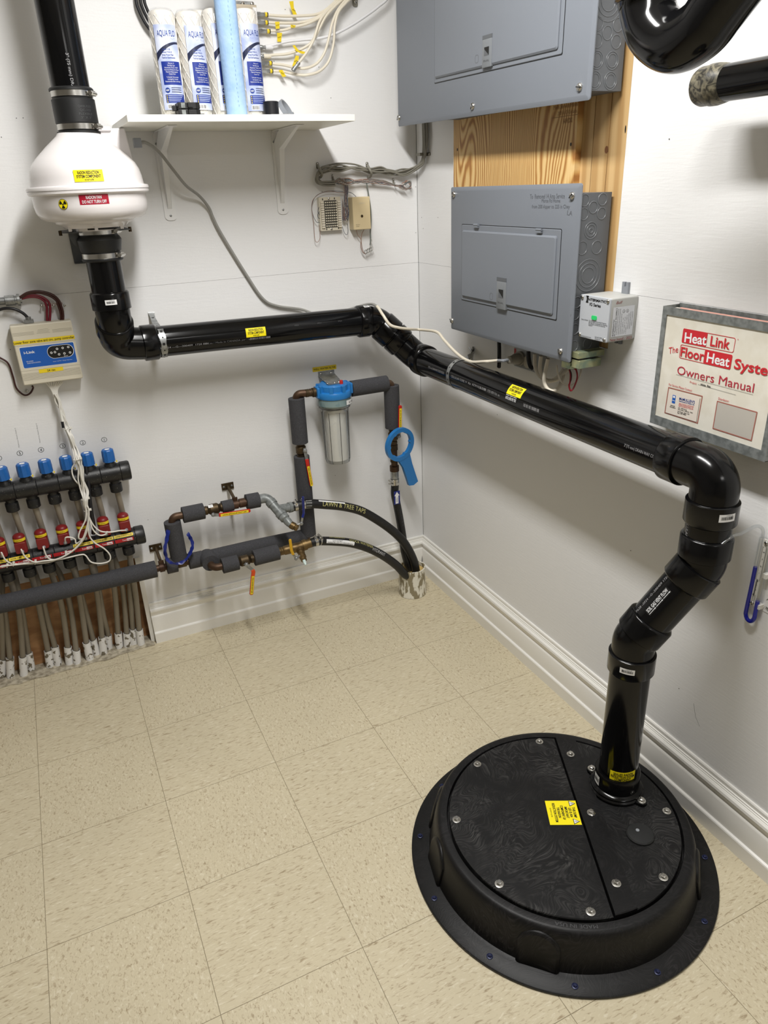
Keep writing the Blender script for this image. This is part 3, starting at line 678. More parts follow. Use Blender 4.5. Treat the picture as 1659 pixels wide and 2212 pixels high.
def rp_print(b):
    for (k, x, y, tx, wd) in (('W9', 1020, 900, '3"(75 mm) DRAIN-WAY COEXTRUDED', .10), ('W9', 1400, 1010, 'CELLULAR CORE 1V  Abs  ASTM F628-2024', .19), ('W7', 110, 390, '-G-20409  1720 08X Fab. au', .10), ('W8', 505, 525, '3"(75 mm) DRAIN-WAY COEXTRUDED', .125)):
        y_ = rt(*q(k, x, y), .155).y; b = MB(); b.text(tx, CA((RXX, y_, RZ), (0, -1, 0), V((-1, 0, .12)), .0445), 0, 0, print_m, w=wd, h=.0066, e=.0004); b.obj('printing', pp, label='white maker text printed along the pipe')
    b = MB(); y_ = rt(*q('W7', 600, 575), .155).y
    for i in range(16): b.patch(CA((RXX, y_, RZ), (0, -1, 0), V((-1, 0, .12)), .0445), -.03 + i * .0042, -.004, -.03 + i * .0042 + random.choice((.0012, .0024)), .004, print_m, .0004)
    b.obj('printing', pp, label='small barcode printed on the pipe')
pp = pipe((RXX, -.235, RZ), (RXX, -1.375, RZ))
rp_print(None)
y_ = rt(*q('W7', 405, 390), .15).y
b = MB(); yl(b, CA((RXX, y_, RZ), (0, -1, 0), V((-1, 0, .86)), .0445), .064, .029); b.obj('label', pp)
y_ = rt(*q('W7', 365, 485), .155).y; P = CA((RXX, y_, RZ), (0, 1, 0), V((-1, 0, .22)), .0445)
b = MB(); b.patch(P, -.026, -.008, .026, .008, ink_m, .0004, 2, 3); b.text('SOIL GAS VENT FLOW', P, 0, .0025, white_ink, w=.048, h=.0075, e=.001, bold=1)
for i in range(3): b.patch(P, -.024 + i * .0165, -.0055, -.024 + i * .0165 + .014, -.0042, white_ink, .001)
b.obj('label', pp)
e = elbow([(RXX, -1.33, RZ), (DX, DY, RZ), (DX, DY, .86)], .062, [((RXX, -1.372, RZ), (RXX, -1.326, RZ)), ((DX, DY, .882), (DX, DY, .832))])
barcode(e, CR((DX, DY, .862), (0, 0, 1), V((-.25, -1, .1)), .0512), .034, .016)
pp = pipe((DX, DY, .845), (DX, DY, .775))
b = MB(); b.text('CELLULAR CO', CA((DX, DY, .815), (0, 0, -1), V((-1, .35, 0)), .0445), 0, 0, print_m, w=.06, h=.008, e=.0005); b.obj('printing', pp)
U = V((DX, DY, .738)); Lb = V((SX, SYY, .540)); du = (Lb - U).normalized()
elbow([(DX, DY, .79), U, U + du * .04], .035, [((DX, DY, .756), (DX, DY, .804)), (U + du * .010, U + du * .058)])
pp = pipe(U + du * .055, Lb - du * .045)
c = (U + Lb) / 2; P = CA(c - du * .004, -du, V((-1, -.25, .45)), .0445)
b = MB(); b.patch(P, -.036, -.008, .036, .008, ink_m, .0004, 2, 3); b.text('SOIL GAS VENT FLOW', P, 0, .0022, white_ink, w=.066, h=.0075, e=.001, bold=1)
for i in range(3): b.patch(P, -.034 + i * .0235, -.0055, -.034 + i * .0235 + .019, -.0044, white_ink, .001); b.poly(P, [(-.034 + i * .0235 + .018, -.0065), (-.034 + i * .0235 + .0225, -.005), (-.034 + i * .0235 + .018, -.0035)], white_ink, .001)
b.obj('label', pp)
b = MB(); P = CA(c, -du, V((-1, .35, .45)), .0445); b.text('ASTM F628 -2024 --G--200409 1720 08X', P, 0, 0, print_m, w=.15, h=.006, e=.0004); b.obj('printing', pp)
e = elbow([Lb - du * .05, Lb, (SX, SYY, .47)], .04, [(Lb - du * .016, Lb - du * .064), ((SX, SYY, .508), (SX, SYY, .458))])
barcode(e, CR((SX, SYY, .486), (0, 0, 1), V((-1, -.75, 0)), .0512), .032, .014)
pp = pipe((SX, SYY, .47), (SX, SYY, .118))
P = CR((SX, SYY, .178), (0, 0, 1), V((-.62, -1, 0)), .0445)
b = MB(); b.patch(P, -.028, -.018, .034, .018, yellow_m, .0005, 10, 2)
for tx, y_, h_, w_ in (('SEALED RADON', .0115, .0068, .046), ('REDUCTION SYSTEM', .0035, .0068, .056), ('COMPONENT', -.0045, .0068, .038), ('KEEP SEALED. TAMPERING CAN', -.0115, .0032, .046), ('NEGATIVELY IMPACT EFFICIENCY', -.0155, .0032, .050)): b.text(tx, P, .003, y_, ink_m, w=w_, h=h_, e=.0012, bold=1)
b.obj('label', pp)

# perforated strap hangers
def strap(path, nrm, lab):
    o = thing('strap_hanger', lab, 'pipe strap', path[0], 'perforated pipe straps')
    b = MB(); n = len(path); vs = []
    for i, p in enumerate(path):
        tn = (path[min(i + 1, n - 1)] - path[max(i - 1, 0)]).normalized(); sd = nrm[i].cross(tn).normalized()
        hw = .0085 + .0012 * math.cos(i * PI / 2.0)
        vs += [p + sd * hw, p - sd * hw, p - sd * hw + nrm[i] * .0009, p + sd * hw + nrm[i] * .0009]
    fs = []
    for i in range(n - 1):
        for k in range(4): fs.append((i * 4 + k, i * 4 + (k + 1) % 4, i * 4 + 4 + (k + 1) % 4, i * 4 + 4 + k))
    b.add(vs, fs, zinc_m)
    for i in range(2, n - 1, 2):
        tn = (path[min(i + 1, n - 1)] - path[i - 1]).normalized(); b.poly(PL(path[i] + nrm[i] * .0009, tn.cross(nrm[i]), tn), circ(0, 0, .0040 if i % 4 else .0024, 10), ink_m, .0003)
    b.obj('band', o, smooth=50); return o
sx = bk(*q('Y8', 335, 360), .13).x + .008; zc = HZ0 - .001; rr = .0452; path = []; nr = []
top = B('Y8', 312, 285, .004)
for i in range(5): k = i / 4; path.append(V((top.x + (sx - top.x) * k * .8, -.004 - .085 * k * k, top.z + (zc + .040 - top.z) * k))); nr.append(V((0, -1, .25)).normalized())
for i in range(17): a = math.radians(150 - 25 * 0 - i * 15.0) ; nn = V((0, math.cos(a), math.sin(a))); a2 = math.radians(120 + i * 12); nn = V((0, math.cos(a2), math.sin(a2))); path.append(V((sx, HY, zc)) + nn * rr); nr.append(nn)
strap(path, nr, 'silver perforated strap on the back wall pipe near the left elbow')
sy = rt(*q('W9', 1160, 900), .155).y; path = []; nr = []
top = R('W9', 1430, 640, .004)
for i in range(5): k = i / 4; path.append(V((-.004 - .075 * k * k, top.y + (sy - top.y) * k * .8, top.z + (RZ + .043 - top.z) * k))); nr.append(V((-1, 0, .25)).normalized())
for i in range(17): a2 = math.radians(60 + i * 12); nn = V((-math.cos(a2) * -1, 0, math.sin(a2))); path.append(V((RXX, sy, RZ)) + nn * rr); nr.append(nn)
o = strap(path, nr, 'silver perforated strap with a twisted end on the right wall pipe')
b = MB(); b.tube(spl([R('W9', x, y, d) for x, y, d in ((1400, 610, .01), (1430, 660, .018), (1425, 720, .02), (1400, 750, .03))]), .003, zinc_m, 6); b.tube(spl([R('W9', x, y, d) for x, y, d in ((1450, 600, .006), (1440, 700, .01), (1430, 800, .008))]), .004, zinc_m, 6); b.obj('twisted_end', o)

# ------------------------------------------------------------------ sump
CX_, CY_, LZ = -.378, -1.388, .109
def sp(a, r, z): a = math.radians(a); return V((CX_ + r * math.cos(a), CY_ + r * math.sin(a), z))
t = thing('sump_pit', 'round black plastic sump pit with bolted lid on the tile floor', 'sump', (CX_, CY_, 0))
X = Matrix.Translation((CX_, CY_, 0))
b = MB(); b.lathe([(.20, .0), (.3525, .0), (.3535, .003), (.3535, .006), (.351, .008), (.318, .009), (.311, .011), (.306, .030), (.297, .085), (.292, .098), (.287, .1045), (.281, .106), (.2685, .106), (.2675, .103), (.2675, .088), (.20, .088)], basin_m, X, 128, caps=False)
P = lambda x, y, e=0: sp(-122 - math.degrees(x / .277), .2765 + y, .1062 + e)
b.text('MADE IN USA', P, 0, 0, ink_soft, w=.085, h=.008, e=.0004)
rim = b.obj('basin', t, smooth=45)
for a in (135, 165.5, -136, -46.5, 44):
    d = sp(a, 1, 0) - V((CX_, CY_, 0)); c = sp(a, .293, .008); s_ = V((0, 0, 1)).cross(d)
    P = lambda x, y, e=0, c=c, s_=s_, d=d: c + s_ * x + V((0, 0, 1)) * y + d * (e - .18 * y)
    out = [(-.044, 0), (.044, 0), (.044, .052)] + [(.044 * math.cos(math.radians(k)), .046 + .044 * math.sin(math.radians(k)) * .92) for k in range(15, 166, 15)] + [(-.044, .052)]
    b = MB(); n = len(out); ins = [(x * .93, .002 + y * .955) for x, y in out]
    vs = [P(x, y, -.012) for x, y in out] + [P(x, y, .0185) for x, y in out] + [P(x, y, .0225) for x, y in ins]
    b.add(vs, [(k, (k + 1) % n, n + (k + 1) % n, n + k) for k in range(n)] + [(n + k, n + (k + 1) % n, 2 * n + (k + 1) % n, 2 * n + k) for k in range(n)] + [tuple(2 * n + k for k in range(n))], basin_m)
    b.obj('lug', t, smooth=35, bev=.004)
# lid halves split by the cover strip
A0, A1 = V((-.235, -1.1768)), V((-.4451, -1.6406)); B0, B1 = V((-.193, -1.2113)), V((-.3935, -1.649))
cc = V((CX_, CY_)); LR = .2625
def chord(p, d):
    d = d.normalized(); m = p - cc; bq = m.dot(d); cq = m.dot(m) - LR * LR; s_ = math.sqrt(bq * bq - cq); return p + d * (-bq - s_), p + d * (-bq + s_)
dA = (A1 - A0).normalized(); a_0, a_1 = chord(A0, dA); b_0, b_1 = chord(B0, dA)
an = lambda p: math.atan2(p.y - CY_, p.x - CX_)
def arcpts(f, to, n):
    while to < f: to += 2 * PI
    return [(CX_ + LR * math.cos(f + (to - f) * i / n), CY_ + LR * math.sin(f + (to - f) * i / n)) for i in range(n + 1)]
def lidpart(poly, z0, z1, m):
    b = MB(); n = len(poly); c = V((sum(p[0] for p in poly) / n, sum(p[1] for p in poly) / n))
    vs = [(x, y, z0) for x, y in poly] + [(x, y, z1 - .002) for x, y in poly] + [(c.x + (x - c.x) * .992, c.y + (y - c.y) * .992, z1) for x, y in poly]
    b.add(vs, [tuple(range(n))[::-1], tuple(range(2 * n, 3 * n))] + [(i * n + k, i * n + (k + 1) % n, i * n + n + (k + 1) % n, i * n + n + k) for i in (0, 1) for k in range(n)], m); return b
lidpart(arcpts(an(a_0), an(a_1), 70), .089, LZ, lid_m).obj('lid_panel', t, smooth=30, label='larger lid half on the left')
gap = V((dA.y, -dA.x)) * (1 if (B0 - A0).dot(V((dA.y, -dA.x))) > 0 else -1)
small = arcpts(an(b_1), an(b_0), 40)
lidpart(small, .089, LZ - .001, lid_m).obj('lid_panel', t, smooth=30, label='smaller lid half carrying the vent pipe')
g0, g1 = chord(A0 + gap * .0026, dA)
strip_poly = arcpts(an(g1), an(b_1), 5) + arcpts(an(b_0), an(g0), 5)
lidpart(strip_poly, .089, LZ + .005, basin_m).obj('cover_strip', t, smooth=30)
def lidbolt(p, z): b = MB(); b.hexbolt((p[0], p[1], z), (0, 0, 1), steel_m, .0064, .0062, .0098); b.obj('bolt', t)
for k in range(8):
    a = 65.5 + 45 * k; p = sp(a, .2465, 0)
    if abs(a - 380.5) < 1: continue
    lidbolt(p, LZ)
for x, y in ((835, 155), (935, 438), (1057, 780)): lidbolt(F('Y7', x, y, LZ + .006), LZ + .005)
for k in range(12):
    p = sp(147.5 + 30 * k, .334, 0); b = MB(); b.hexbolt((p.x, p.y, .0085), (0, 0, 1), bluescrew_m, .0042, .004, .0066); b.obj('anchor_screw', t)
# grommet plug and knob
g = F('Y7', 1172, 545, LZ); b = MB(); b.lathe([(.0305, 0), (.0305, .004), (.028, .0065), (.012, .008), (.0, .0082)], rubber_m, Matrix.Translation((g.x, g.y, LZ - .001)), 40, caps=False); gm = b.obj('plug', t)
p = F('Y7', 1160, 520, LZ + .009); b = MB(); b.lathe([(.0045, 0), (.004, .002), (0, .003)], greyblue_m, Matrix.Translation((p.x, p.y, LZ + .006)), 14, caps=False); b.obj('pin', gm)
# pipe collar bolted on the lid
b = MB(); Xc = Matrix.Translation((SX, SYY, 0))
b.lathe([(.0585, LZ - .002), (.064, LZ + .002), (.064, LZ + .006), (.0605, LZ + .009), (.0605, LZ + .013), (.0575, LZ + .016), (.0525, LZ + .018), (.0525, LZ + .057), (.0505, LZ + .060), (.0446, LZ + .060)], fit_m, Xc, 64, caps=False)
for x, y in ((955, 235), (1160, 367)):
    p = F('Y7', x, y, LZ + .008); d = V((p.x - SX, p.y - SYY, 0)).normalized(); c = V((SX, SYY, 0)) + d * .066; s_ = V((-d.y, d.x, 0))
    out = [c + s_ * .017 - d * .016, c - s_ * .017 - d * .016] + [c + (d * math.cos(k) - s_ * math.sin(k)) * .0125 + d * .004 for k in (1.57, 1, .5, 0, -.5, -1, -1.57)]
    b.prism([(o_.x, o_.y) for o_ in out], LZ - .001, LZ + .007, fit_m)
vc = b.obj('vent_collar', t, smooth=35)
for x, y in ((955, 235), (1160, 367)):
    p = F('Y7', x, y, LZ + .008); d = V((p.x - SX, p.y - SYY, 0)).normalized(); c = V((SX, SYY, 0)) + d * .070; b = MB(); b.hexbolt((c.x, c.y, LZ + .007), (0, 0, 1), steel_m, .0065, .006, .010); b.obj('bolt', vc)
barcode(vc, CR((SX, SYY, LZ + .037), (0, 0, 1), V((-1, .28, 0)), .0525), .022, .026)
# warning sticker: corners read on the lid plane
c4 = [F('Y7', x, y, LZ) for x, y in ((858, 380), (887, 497), (740, 501), (710, 381))]
c = sum(c4, V()) / 4; ex = (c4[1] - c4[0] + c4[2] - c4[3]).normalized(); ey = V((-ex.y, ex.x, 0)); c.z = LZ + .0002
if ey.dot(c4[0] - c4[3]) < 0: ey = -ey
P = PL(c, ex, ex.cross(V((0, 0, 1))) * -1); hw = (c4[1] - c4[0]).length / 2; hh = (c4[0] - c4[3]).length / 2
b = MB(); b.patch(P, -hw, -hh, hw, hh, yellow_m, .0004)
for i, (tx, w_) in enumerate((('THIS SUMP', .9), ('LID IS AN', .78), ('IMPORTANT', .95), ('COMPONENT OF', 1.2), ('THE RADON', .88), ('REDUCTION SYSTEM', 1.6))): b.text(tx, P, 0, hh * (.74 - i * .25), ink_m, w=hw * w_ * .98, h=hh * .165, e=.0009, bold=1)
b.text('DO NOT ALTER', P, 0, -hh * .76, ink_m, w=hw * .75, h=hh * .08, e=.0009)
for s_ in (-1, 1):
    tri = [(-.0085, -.0065), (.0085, -.0065), (0, .0085)]; b.poly(P, [(s_ * hw * .74 + x, hh * .70 + y) for x, y in tri], ink_m, .0008); b.poly(P, [(s_ * hw * .74 + x * .74, hh * .70 + y * .74 - .0003) for x, y in tri], paper_m, .0011); b.patch(P, s_ * hw * .74 - .0006, hh * .70 - .003, s_ * hw * .74 + .0006, hh * .70 + .003, ink_m, .0014)
b.obj('label', t)

# ------------------------------------------------------------------ planes that read their own measurements
class PN:
    """flat face with local axes; at(zoom, x, y) gives local coordinates of a measured point"""
    def __init__(s, o, ex, ey):
        s.o = V(o); s.ex = V(ex).normalized(); s.n = s.ex.cross(V(ey)).normalized(); s.ey = s.n.cross(s.ex)
    def __call__(s, x, y, e=0): return s.o + s.ex * x + s.ey * y + s.n * e
    def at(s, k, x, y):
        u, v = q(k, x, y); r = ray(u, v); p = CAM + r * ((s.o - CAM).dot(s.n) / r.dot(s.n)) - s.o
        return p.dot(s.ex), p.dot(s.ey)
def tpx(b, P, t, k, a, c, h, m, e=.0006, bold=0, shear=0):
    """writing whose middle line runs from measured point a to c"""
    x0, y0 = P.at(k, *a); x1, y1 = P.at(k, *c)
    b.text(t, P, (x0 + x1) / 2, (y0 + y1) / 2, m, w=math.hypot(x1 - x0, y1 - y0), h=h, e=e, bold=bold, rot=math.atan2(y1 - y0, x1 - x0), shear=shear)
def plate(b, P, x0, y0, x1, y1, e0, e1, m, r=.004, inset=.003, eb=None):
    """raised plate with a rounded outline and chamfered front edge on mapper P"""
    o = rrect(x0, y0, x1, y1, r); i = rrect(x0 + inset, y0 + inset, x1 - inset, y1 - inset, max(r - inset * .5, .001)); n = len(o)
    vs = [P(x, y, e0) for x, y in o] + [P(x, y, e1 - inset * .6 if eb is None else eb) for x, y in o] + [P(x, y, e1) for x, y in i]
    b.add(vs, [tuple(range(n))[::-1], tuple(range(2 * n, 3 * n))] + [(j * n + k, j * n + (k + 1) % n, j * n + n + (k + 1) % n, j * n + n + k) for j in (0, 1) for k in range(n)], m)

# ------------------------------------------------------------------ electrical panels on the right wall
def elec_panel(lab, P, Wd, Ht, side_y, zb, zt, door, latch, hinges, screws, knocks, name='electrical_panel', yl=0.0, pull=None):
    """P: mapper with origin at the cover's lower left corner"""
    t = thing(name, lab, 'electrical panel', P(Wd / 2, 0, -.1), 'grey electrical panels')
    b = MB(); b.box((-.0075 if yl else -.0005, yl - .03, zb), (-.098, side_y, zt), panel_side_m)
    S = PN((-.0, side_y, zb), (1, 0, 0), (0, 0, 1))
    for k, x, y, rr in knocks:
        cx, cy = S.at(k, x, y)
        for r_ in rr: b.ring(S, cx, cy, r_, .0011, knob_grey, 24, 1, .8)
    b.obj('enclosure', t, smooth=30)
    b = MB(); plate(b, P, 0, 0, Wd, Ht, -.006, .0, panel_m, .006, .010, -.0035)
    cv = b.obj('cover', t, smooth=20)
    x0, y0, x1, y1 = door
    b = MB(); plate(b, P, x0, y0, x1, y1, -.001, .0018, panel_m, .004, .0012); plate(b, P, x0 + .008, y0 + .010, x1 - .012, y1 - .014, .001, .0065, panel_m, .006, .004)
    b.frame_line(P, rrect(x0 - .0018, y0 - .0018, x1 + .0018, y1 + .0018, .004), .0022, ink_m, .0004)
    for k, x, y in ([] if pull is None else [pull]): cx, cy = P.at(k, x, y); b.frame_line(P, rrect(cx - .008, cy - .009, cx + .008, cy + .009, .006), .001, panel_side_m, .0067)
    dr = b.obj('door', t, smooth=20)
    (k, lx0, ly0, lx1, ly1) = latch; xa, ya = P.at(k, lx0, ly1); xb, yb = P.at(k, lx1, ly0)
    b = MB(); plate(b, P, xa, ya, xb, yb, .001, .0085, M('latch_grey', (122, 126, 130), .45) if 'latch_grey' not in bpy.data.materials else bpy.data.materials['latch_grey'], .002, .0015)
    b.box((0, 0, 0), (xb - xa, (yb - ya) * .14, .003), panel_side_m, Matrix(((P.ex.x, P.ey.x, P.n.x, P(xa, yb, .005).x), (P.ex.y, P.ey.y, P.n.y, P(xa, yb, .005).y), (P.ex.z, P.ey.z, P.n.z, P(xa, yb, .005).z), (0, 0, 0, 1))))
    b.patch(P, xa + (xb - xa) * .25, ya + (yb - ya) * .42, xa + (xb - xa) * .75, ya + (yb - ya) * .72, ink_m, .0087)
    b.poly(P, [(xa + (xb - xa) * .25, ya + (yb - ya) * .42), (xa + (xb - xa) * .75, ya + (yb - ya) * .42), (xa + (xb - xa) * .25, ya + (yb - ya) * .66)], panel_side_m, .0089)
    b.text('DUAL', P, (xa + xb) / 2, ya + (yb - ya) * .24, ink_soft, w=(xb - xa) * .6, h=.004, e=.0088); b.obj('latch', dr)
    for k, x, y in hinges:
        cx, cy = P.at(k, x, y); b = MB(); b.box((-.010, -.004, 0), (.010, .004, .007), panel_m, frame(P(cx, cy, .001), P.n, P.ex)); b.cyl(P(cx - .011, cy + .003, .006), P(cx + .011, cy + .003, .006), .003, panel_m, 10); b.obj('hinge', dr)
    for k, x, y in screws:
        cx, cy = P.at(k, x, y); b = MB(); b.screw(P(cx, cy, .0), P.n, steel_m, .0085, .006); b.obj('screw', t)
    return t, cv
P = PN((-.103, -.070, 1.6365), (0, -1, -.0205), (0, 0, 1))
d0 = P.at('Y1', 305, 550); d1_ = P.at('Y1', 1150, 360); 
elec_panel('large grey electrical panel at the top, cut by the upper edge', P, .905, .47, -.963, 1.636, 2.08, (d0[0], (d0[1] + d1_[1]) / 2, d1_[0], .41), ('Y1', 634, 248, 702, 455), [], [('Y1', 68, 782), ('Y1', 558, 705), ('Y1', 1268, 578)],
           [('Y1', 1388, 155, (.0125,)), ('Y1', 1520, 165, (.0125,)), ('Y1', 1450, 218, (.0125,)), ('Y1', 1384, 270, (.0125,)), ('Y1', 1508, 277, (.0125,)), ('Y1', 1380, 397, (.0165, .0125)), ('Y1', 1482, 402, (.0165, .0125)), ('Y1', 1366, 532, (.0165, .0125)), ('Y1', 1470, 537, (.0165, .0125)), ('Y1', 1458, 5, (.036, .027, .018))], yl=SY0 + .02 - .02, pull=('Y1', 598, 392))
P = PN((-.103, -.397, 1.0605), (0, -1, 0), (0, 0, 1))
d0 = P.at('Y2', 203, 962); d1_ = P.at('Y2', 937, 1120); d2 = P.at('Y2', 992, 428); d3 = P.at('Y2', 216, 372)
tl, cv = elec_panel('smaller grey electrical panel with hinged door above the sloping black pipe', P, .572, .398, -.962, 1.083, 1.4375, ((d0[0] + d3[0]) / 2, (d0[1] + d1_[1]) / 2, (d1_[0] + d2[0]) / 2, (d2[1] + d3[1]) / 2), ('Y2', 493, 828, 572, 1030), [('Y2', 333, 390), ('Y2', 824, 428)], [('Y2', 147, 145), ('Y2', 1070, 155), ('Y2', 132, 1127), ('Y2', 977, 1368)],
           [('Y2', 1165, 190, (.0125,)), ('Y2', 1304, 182, (.0125,)), ('Y2', 1231, 245, (.0125,)), ('Y2', 1158, 297, (.0125,)), ('Y2', 1296, 292, (.0125,)), ('Y2', 1213, 425, (.018, .0125, .005)), ('Y2', 1145, 562, (.0145,)), ('Y2', 1258, 556, (.0145,)), ('Y2', 1190, 775, (.036, .027, .018)), ('Y2', 1105, 985, (.0125,)), ('Y2', 1090, 1080, (.0125,)), ('Y2', 1086, 1195, (.0125,)), ('Y2', 1080, 1325, (.0125,)), ('Y2', 1186, 1305, (.0125,))], yl=SY0 - .10, pull=('Y2', 453, 937))
b = MB()
for tx, a, c, h in (('To  Removed 14 Amp Service', (740, 160), (1010, 155), .010), ('Morse Rd Home', (830, 192), (975, 192), .008), ('from 200 Apper to 225 in Chey', (755, 238), (1050, 238), .008), ('LA', (1030, 285), (1070, 292), .010)): tpx(b, P, tx, 'Y2', a, c, h, pencil_m, e=.0004)
b.obj('pencil_note', cv, label='faint pencil writing')

# surge protector
y0, y1, z0, z1 = -.971, -1.071, 1.123, 1.221
t = thing('surge_protector', 'small light grey surge protector box with green light beside the lower panel', 'surge protector', (-.04, (y0 + y1) / 2, z0))
b = MB(); b.rbox((-.0005, y0, z0), (-.078, y1, z1), M('surge_box', (176, 176, 172), .5), .004, None, 0); b.obj('body', t, bev=.0015)
P = PN((-.0832, y0 - .0, z0), (0, -1, 0), (0, 0, 1))
b = MB(); plate(b, P, .0, .0, .1, .098, -.005, 0, M('surge_face', (182, 186, 192), .45), .004, .0012)
tpx(b, P, 'NTERMATIC', 'W5', (402, 548), (775, 608), .0052, ink_m, bold=1.4); tpx(b, P, 'IG Series', 'W5', (430, 648), (665, 695), .0066, ink_m, bold=1)
xa, ya = P.at('W5', 375, 545)
b.poly(P, [(xa - .0035, ya + .0078), (xa + .006, ya + .0078), (xa + .0035, ya + .002), (xa + .0035, ya - .002), (xa + .006, ya - .0078), (xa - .0035, ya - .0078), (xa - .001, ya - .002), (xa - .001, ya + .002)], ink_m, .0006)
for i, (tx, a, c) in enumerate((('On: Energized and providing Protection', (415, 995), (780, 1065)), ('Off: May NOT be energized nor Protecting', (410, 1030), (800, 1105)), ('See directions and this unit should be', (408, 1060), (755, 1130)), ('replaced', (405, 1090), (485, 1105)), ('Status Indicator', (258, 965), (400, 992)), ('Intermatic Incorporated', (250, 1310), (455, 1355)), ('Spring Grove, Illinois', (248, 1340), (372, 1368)), ('DO NOT OPEN', (540, 1345), (690, 1375)), ('Contact for', (538, 1380), (650, 1400)), ('Servicable Parts', (536, 1415), (690, 1450)))): tpx(b, P, tx, 'W5', a, c, .0032, ink_m)
fc = b.obj('face_plate', t, smooth=20)
for x, y in ((283, 455), (845, 550), (187, 1315), (735, 1435)):
    b = MB(); cx, cy = P.at('W5', x, y); b.screw(P(min(max(cx, .006), .094), min(max(cy, .006), .092), 0), P.n, steel_m, .0048, .0035); b.obj('screw', t)
b = MB(); cx, cy = P.at('W5', 528, 940); b.rbox((-.0085, -.0045, -.001), (.0085, .0045, .002), green_led, .003, frame(P(cx, cy, 0), P.n, P.ex)); b.obj('indicator_lamp', fc, label='glowing green lamp')
S = PN((0, y1 - .0002, z0), (-1, 0, 0), (0, 0, 1)); S.ex = V((1, 0, 0)); S.n = V((0, -1, 0)); S.ey = V((0, 0, 1)); S.o = V((-.078, y1 - .0002, z0))
b = MB(); b.patch(S, .006, .012, .068, .078, label_white_m, .0003)
for i, (tx, h, f0, f1) in enumerate((('INTERMATIC', .0052, .02, .62), ('AC PanelGuard  IG1240RC3', .0046, .0, .98), ('SURGE PROTECTIVE DEVICE', .0026, .05, .95), ('SURGE PROTECTIVE DEVICE INDOOR', .0026, .05, .95), ('SUITABLE FOR USE ON A CIRCUIT', .0026, .05, .78), ('120/240 V  50/60 Hz  1 PH', .0026, .05, .62), ('Type 1 SPD  In 10 kA', .0026, .05, .65), ('L-N 600 V  L-L 1200 V', .0026, .05, .7), ('WARNING RISK OF ELECTRIC SHOCK', .0026, .2, .75), ('DISCONNECT BEFORE SERVICE', .0026, .2, .8), ('INTERMATIC INCORPORATED', .0024, .3, .8))):
    x = .0105 + i * .0053; b.text(tx, S, x, .012 + .066 * (f0 + f1) / 2, ink_m, w=.064 * (f1 - f0), h=h * .8, e=.0008, rot=PI / 2)
for i, z in ((5, .067), (7, .067)): b.ring(S, .0105 + i * .0053, z, .0036, .0005, ink_m, 18, 1, .3); b.text('UL', S, .0105 + i * .0053, z, ink_m, w=.0042, h=.003, e=.0008, rot=PI / 2)
b.text('Bulf', S, .022, .088, darkred_ink, w=.016, h=.006, e=.0006, shear=.3); b.text('New Install / 2023', S, .036, .0055, darkred_ink, w=.064, h=.006, e=.0006)
b.obj('spec_label', t, smooth=0, label='white specification label with red handwriting')
for (x0_, z_0, z_1, nm) in ((.040, z1, z1 + .026, 1), (.040, z0 - .018, z0, 0)):
    a = R('W5', 1185, 330, .004).y if nm else R('W5', 1025, 1500, .004).y
    b = MB(); b.prism([(-.010, 0), (.010, 0), (.010, z_1 - z_0), (.003, z_1 - z_0), (.003, (z_1 - z_0) * (.62 if nm else .4)), (-.002, (z_1 - z_0) * (.62 if nm else .4)), (-.002, z_1 - z_0), (-.010, z_1 - z_0)] if nm else [(-.010, 0), (-.003, 0), (-.003, .010), (.002, .010), (.002, 0), (.010, 0), (.010, .018), (-.010, .018)], 0, .006, greyblue_m, frame((-.0005, a, z_0), (-1, 0, 0), (0, -1, 0))); b.obj('mounting_tab', t)

# outlet, cords and loops under the lower panel
t = thing('wall_outlet', 'metal covered wall outlet under the lower grey panel', 'outlet', R('W4', 700, 420, .001))
P = PN((-.022, R('W4', 480, 330, .022).y, R('W4', 480, 330, .022).z), (0, -1, 0), (0, 0, 1)); xb, yb = P.at('W4', 800, 470)
b = MB(); plate(b, P, -.001, yb + .003, xb + .02, .075, -.021, 0, M('outlet_plate', (176, 178, 176), .4, .2), .006, .002); b.obj('cover_plate', t, smooth=25)
for x, y in ((580, 240), (690, 290)):
    cx, cy = P.at('W4', x, y); b = MB(); b.cyl(P(cx, cy, 0), P(cx, cy, .003), .017, cable_w, 24); b.obj('receptacle', t)
cx, cy = P.at('W4', 505, 140); b = MB(); b.patch(P, cx - .005, cy - .01, cx + .005, cy + .01, handle_red, .0005); b.obj('sticker', t)
pc = P(*P.at('W4', 590, 235), .003); pe = R('W4', 395, 262, .075)
t = thing('power_cord', 'white and grey cord from the fan to the wall outlet', 'power cord', pe)
pd = (pc - pe).normalized(); b = MB()
X = frame(pe, pd, (0, 0, 1)); L_ = (pc - pe).length
b.lathe([(.006, 0), (.011, .004), (.011, .014), (.0125, .02), (.0155, L_ * .55), (.0155, L_ * .85), (.020, L_ * .86), (.020, L_)], M('plug_grey', (168, 162, 148), .5), X, 20); b.obj('plug', t)
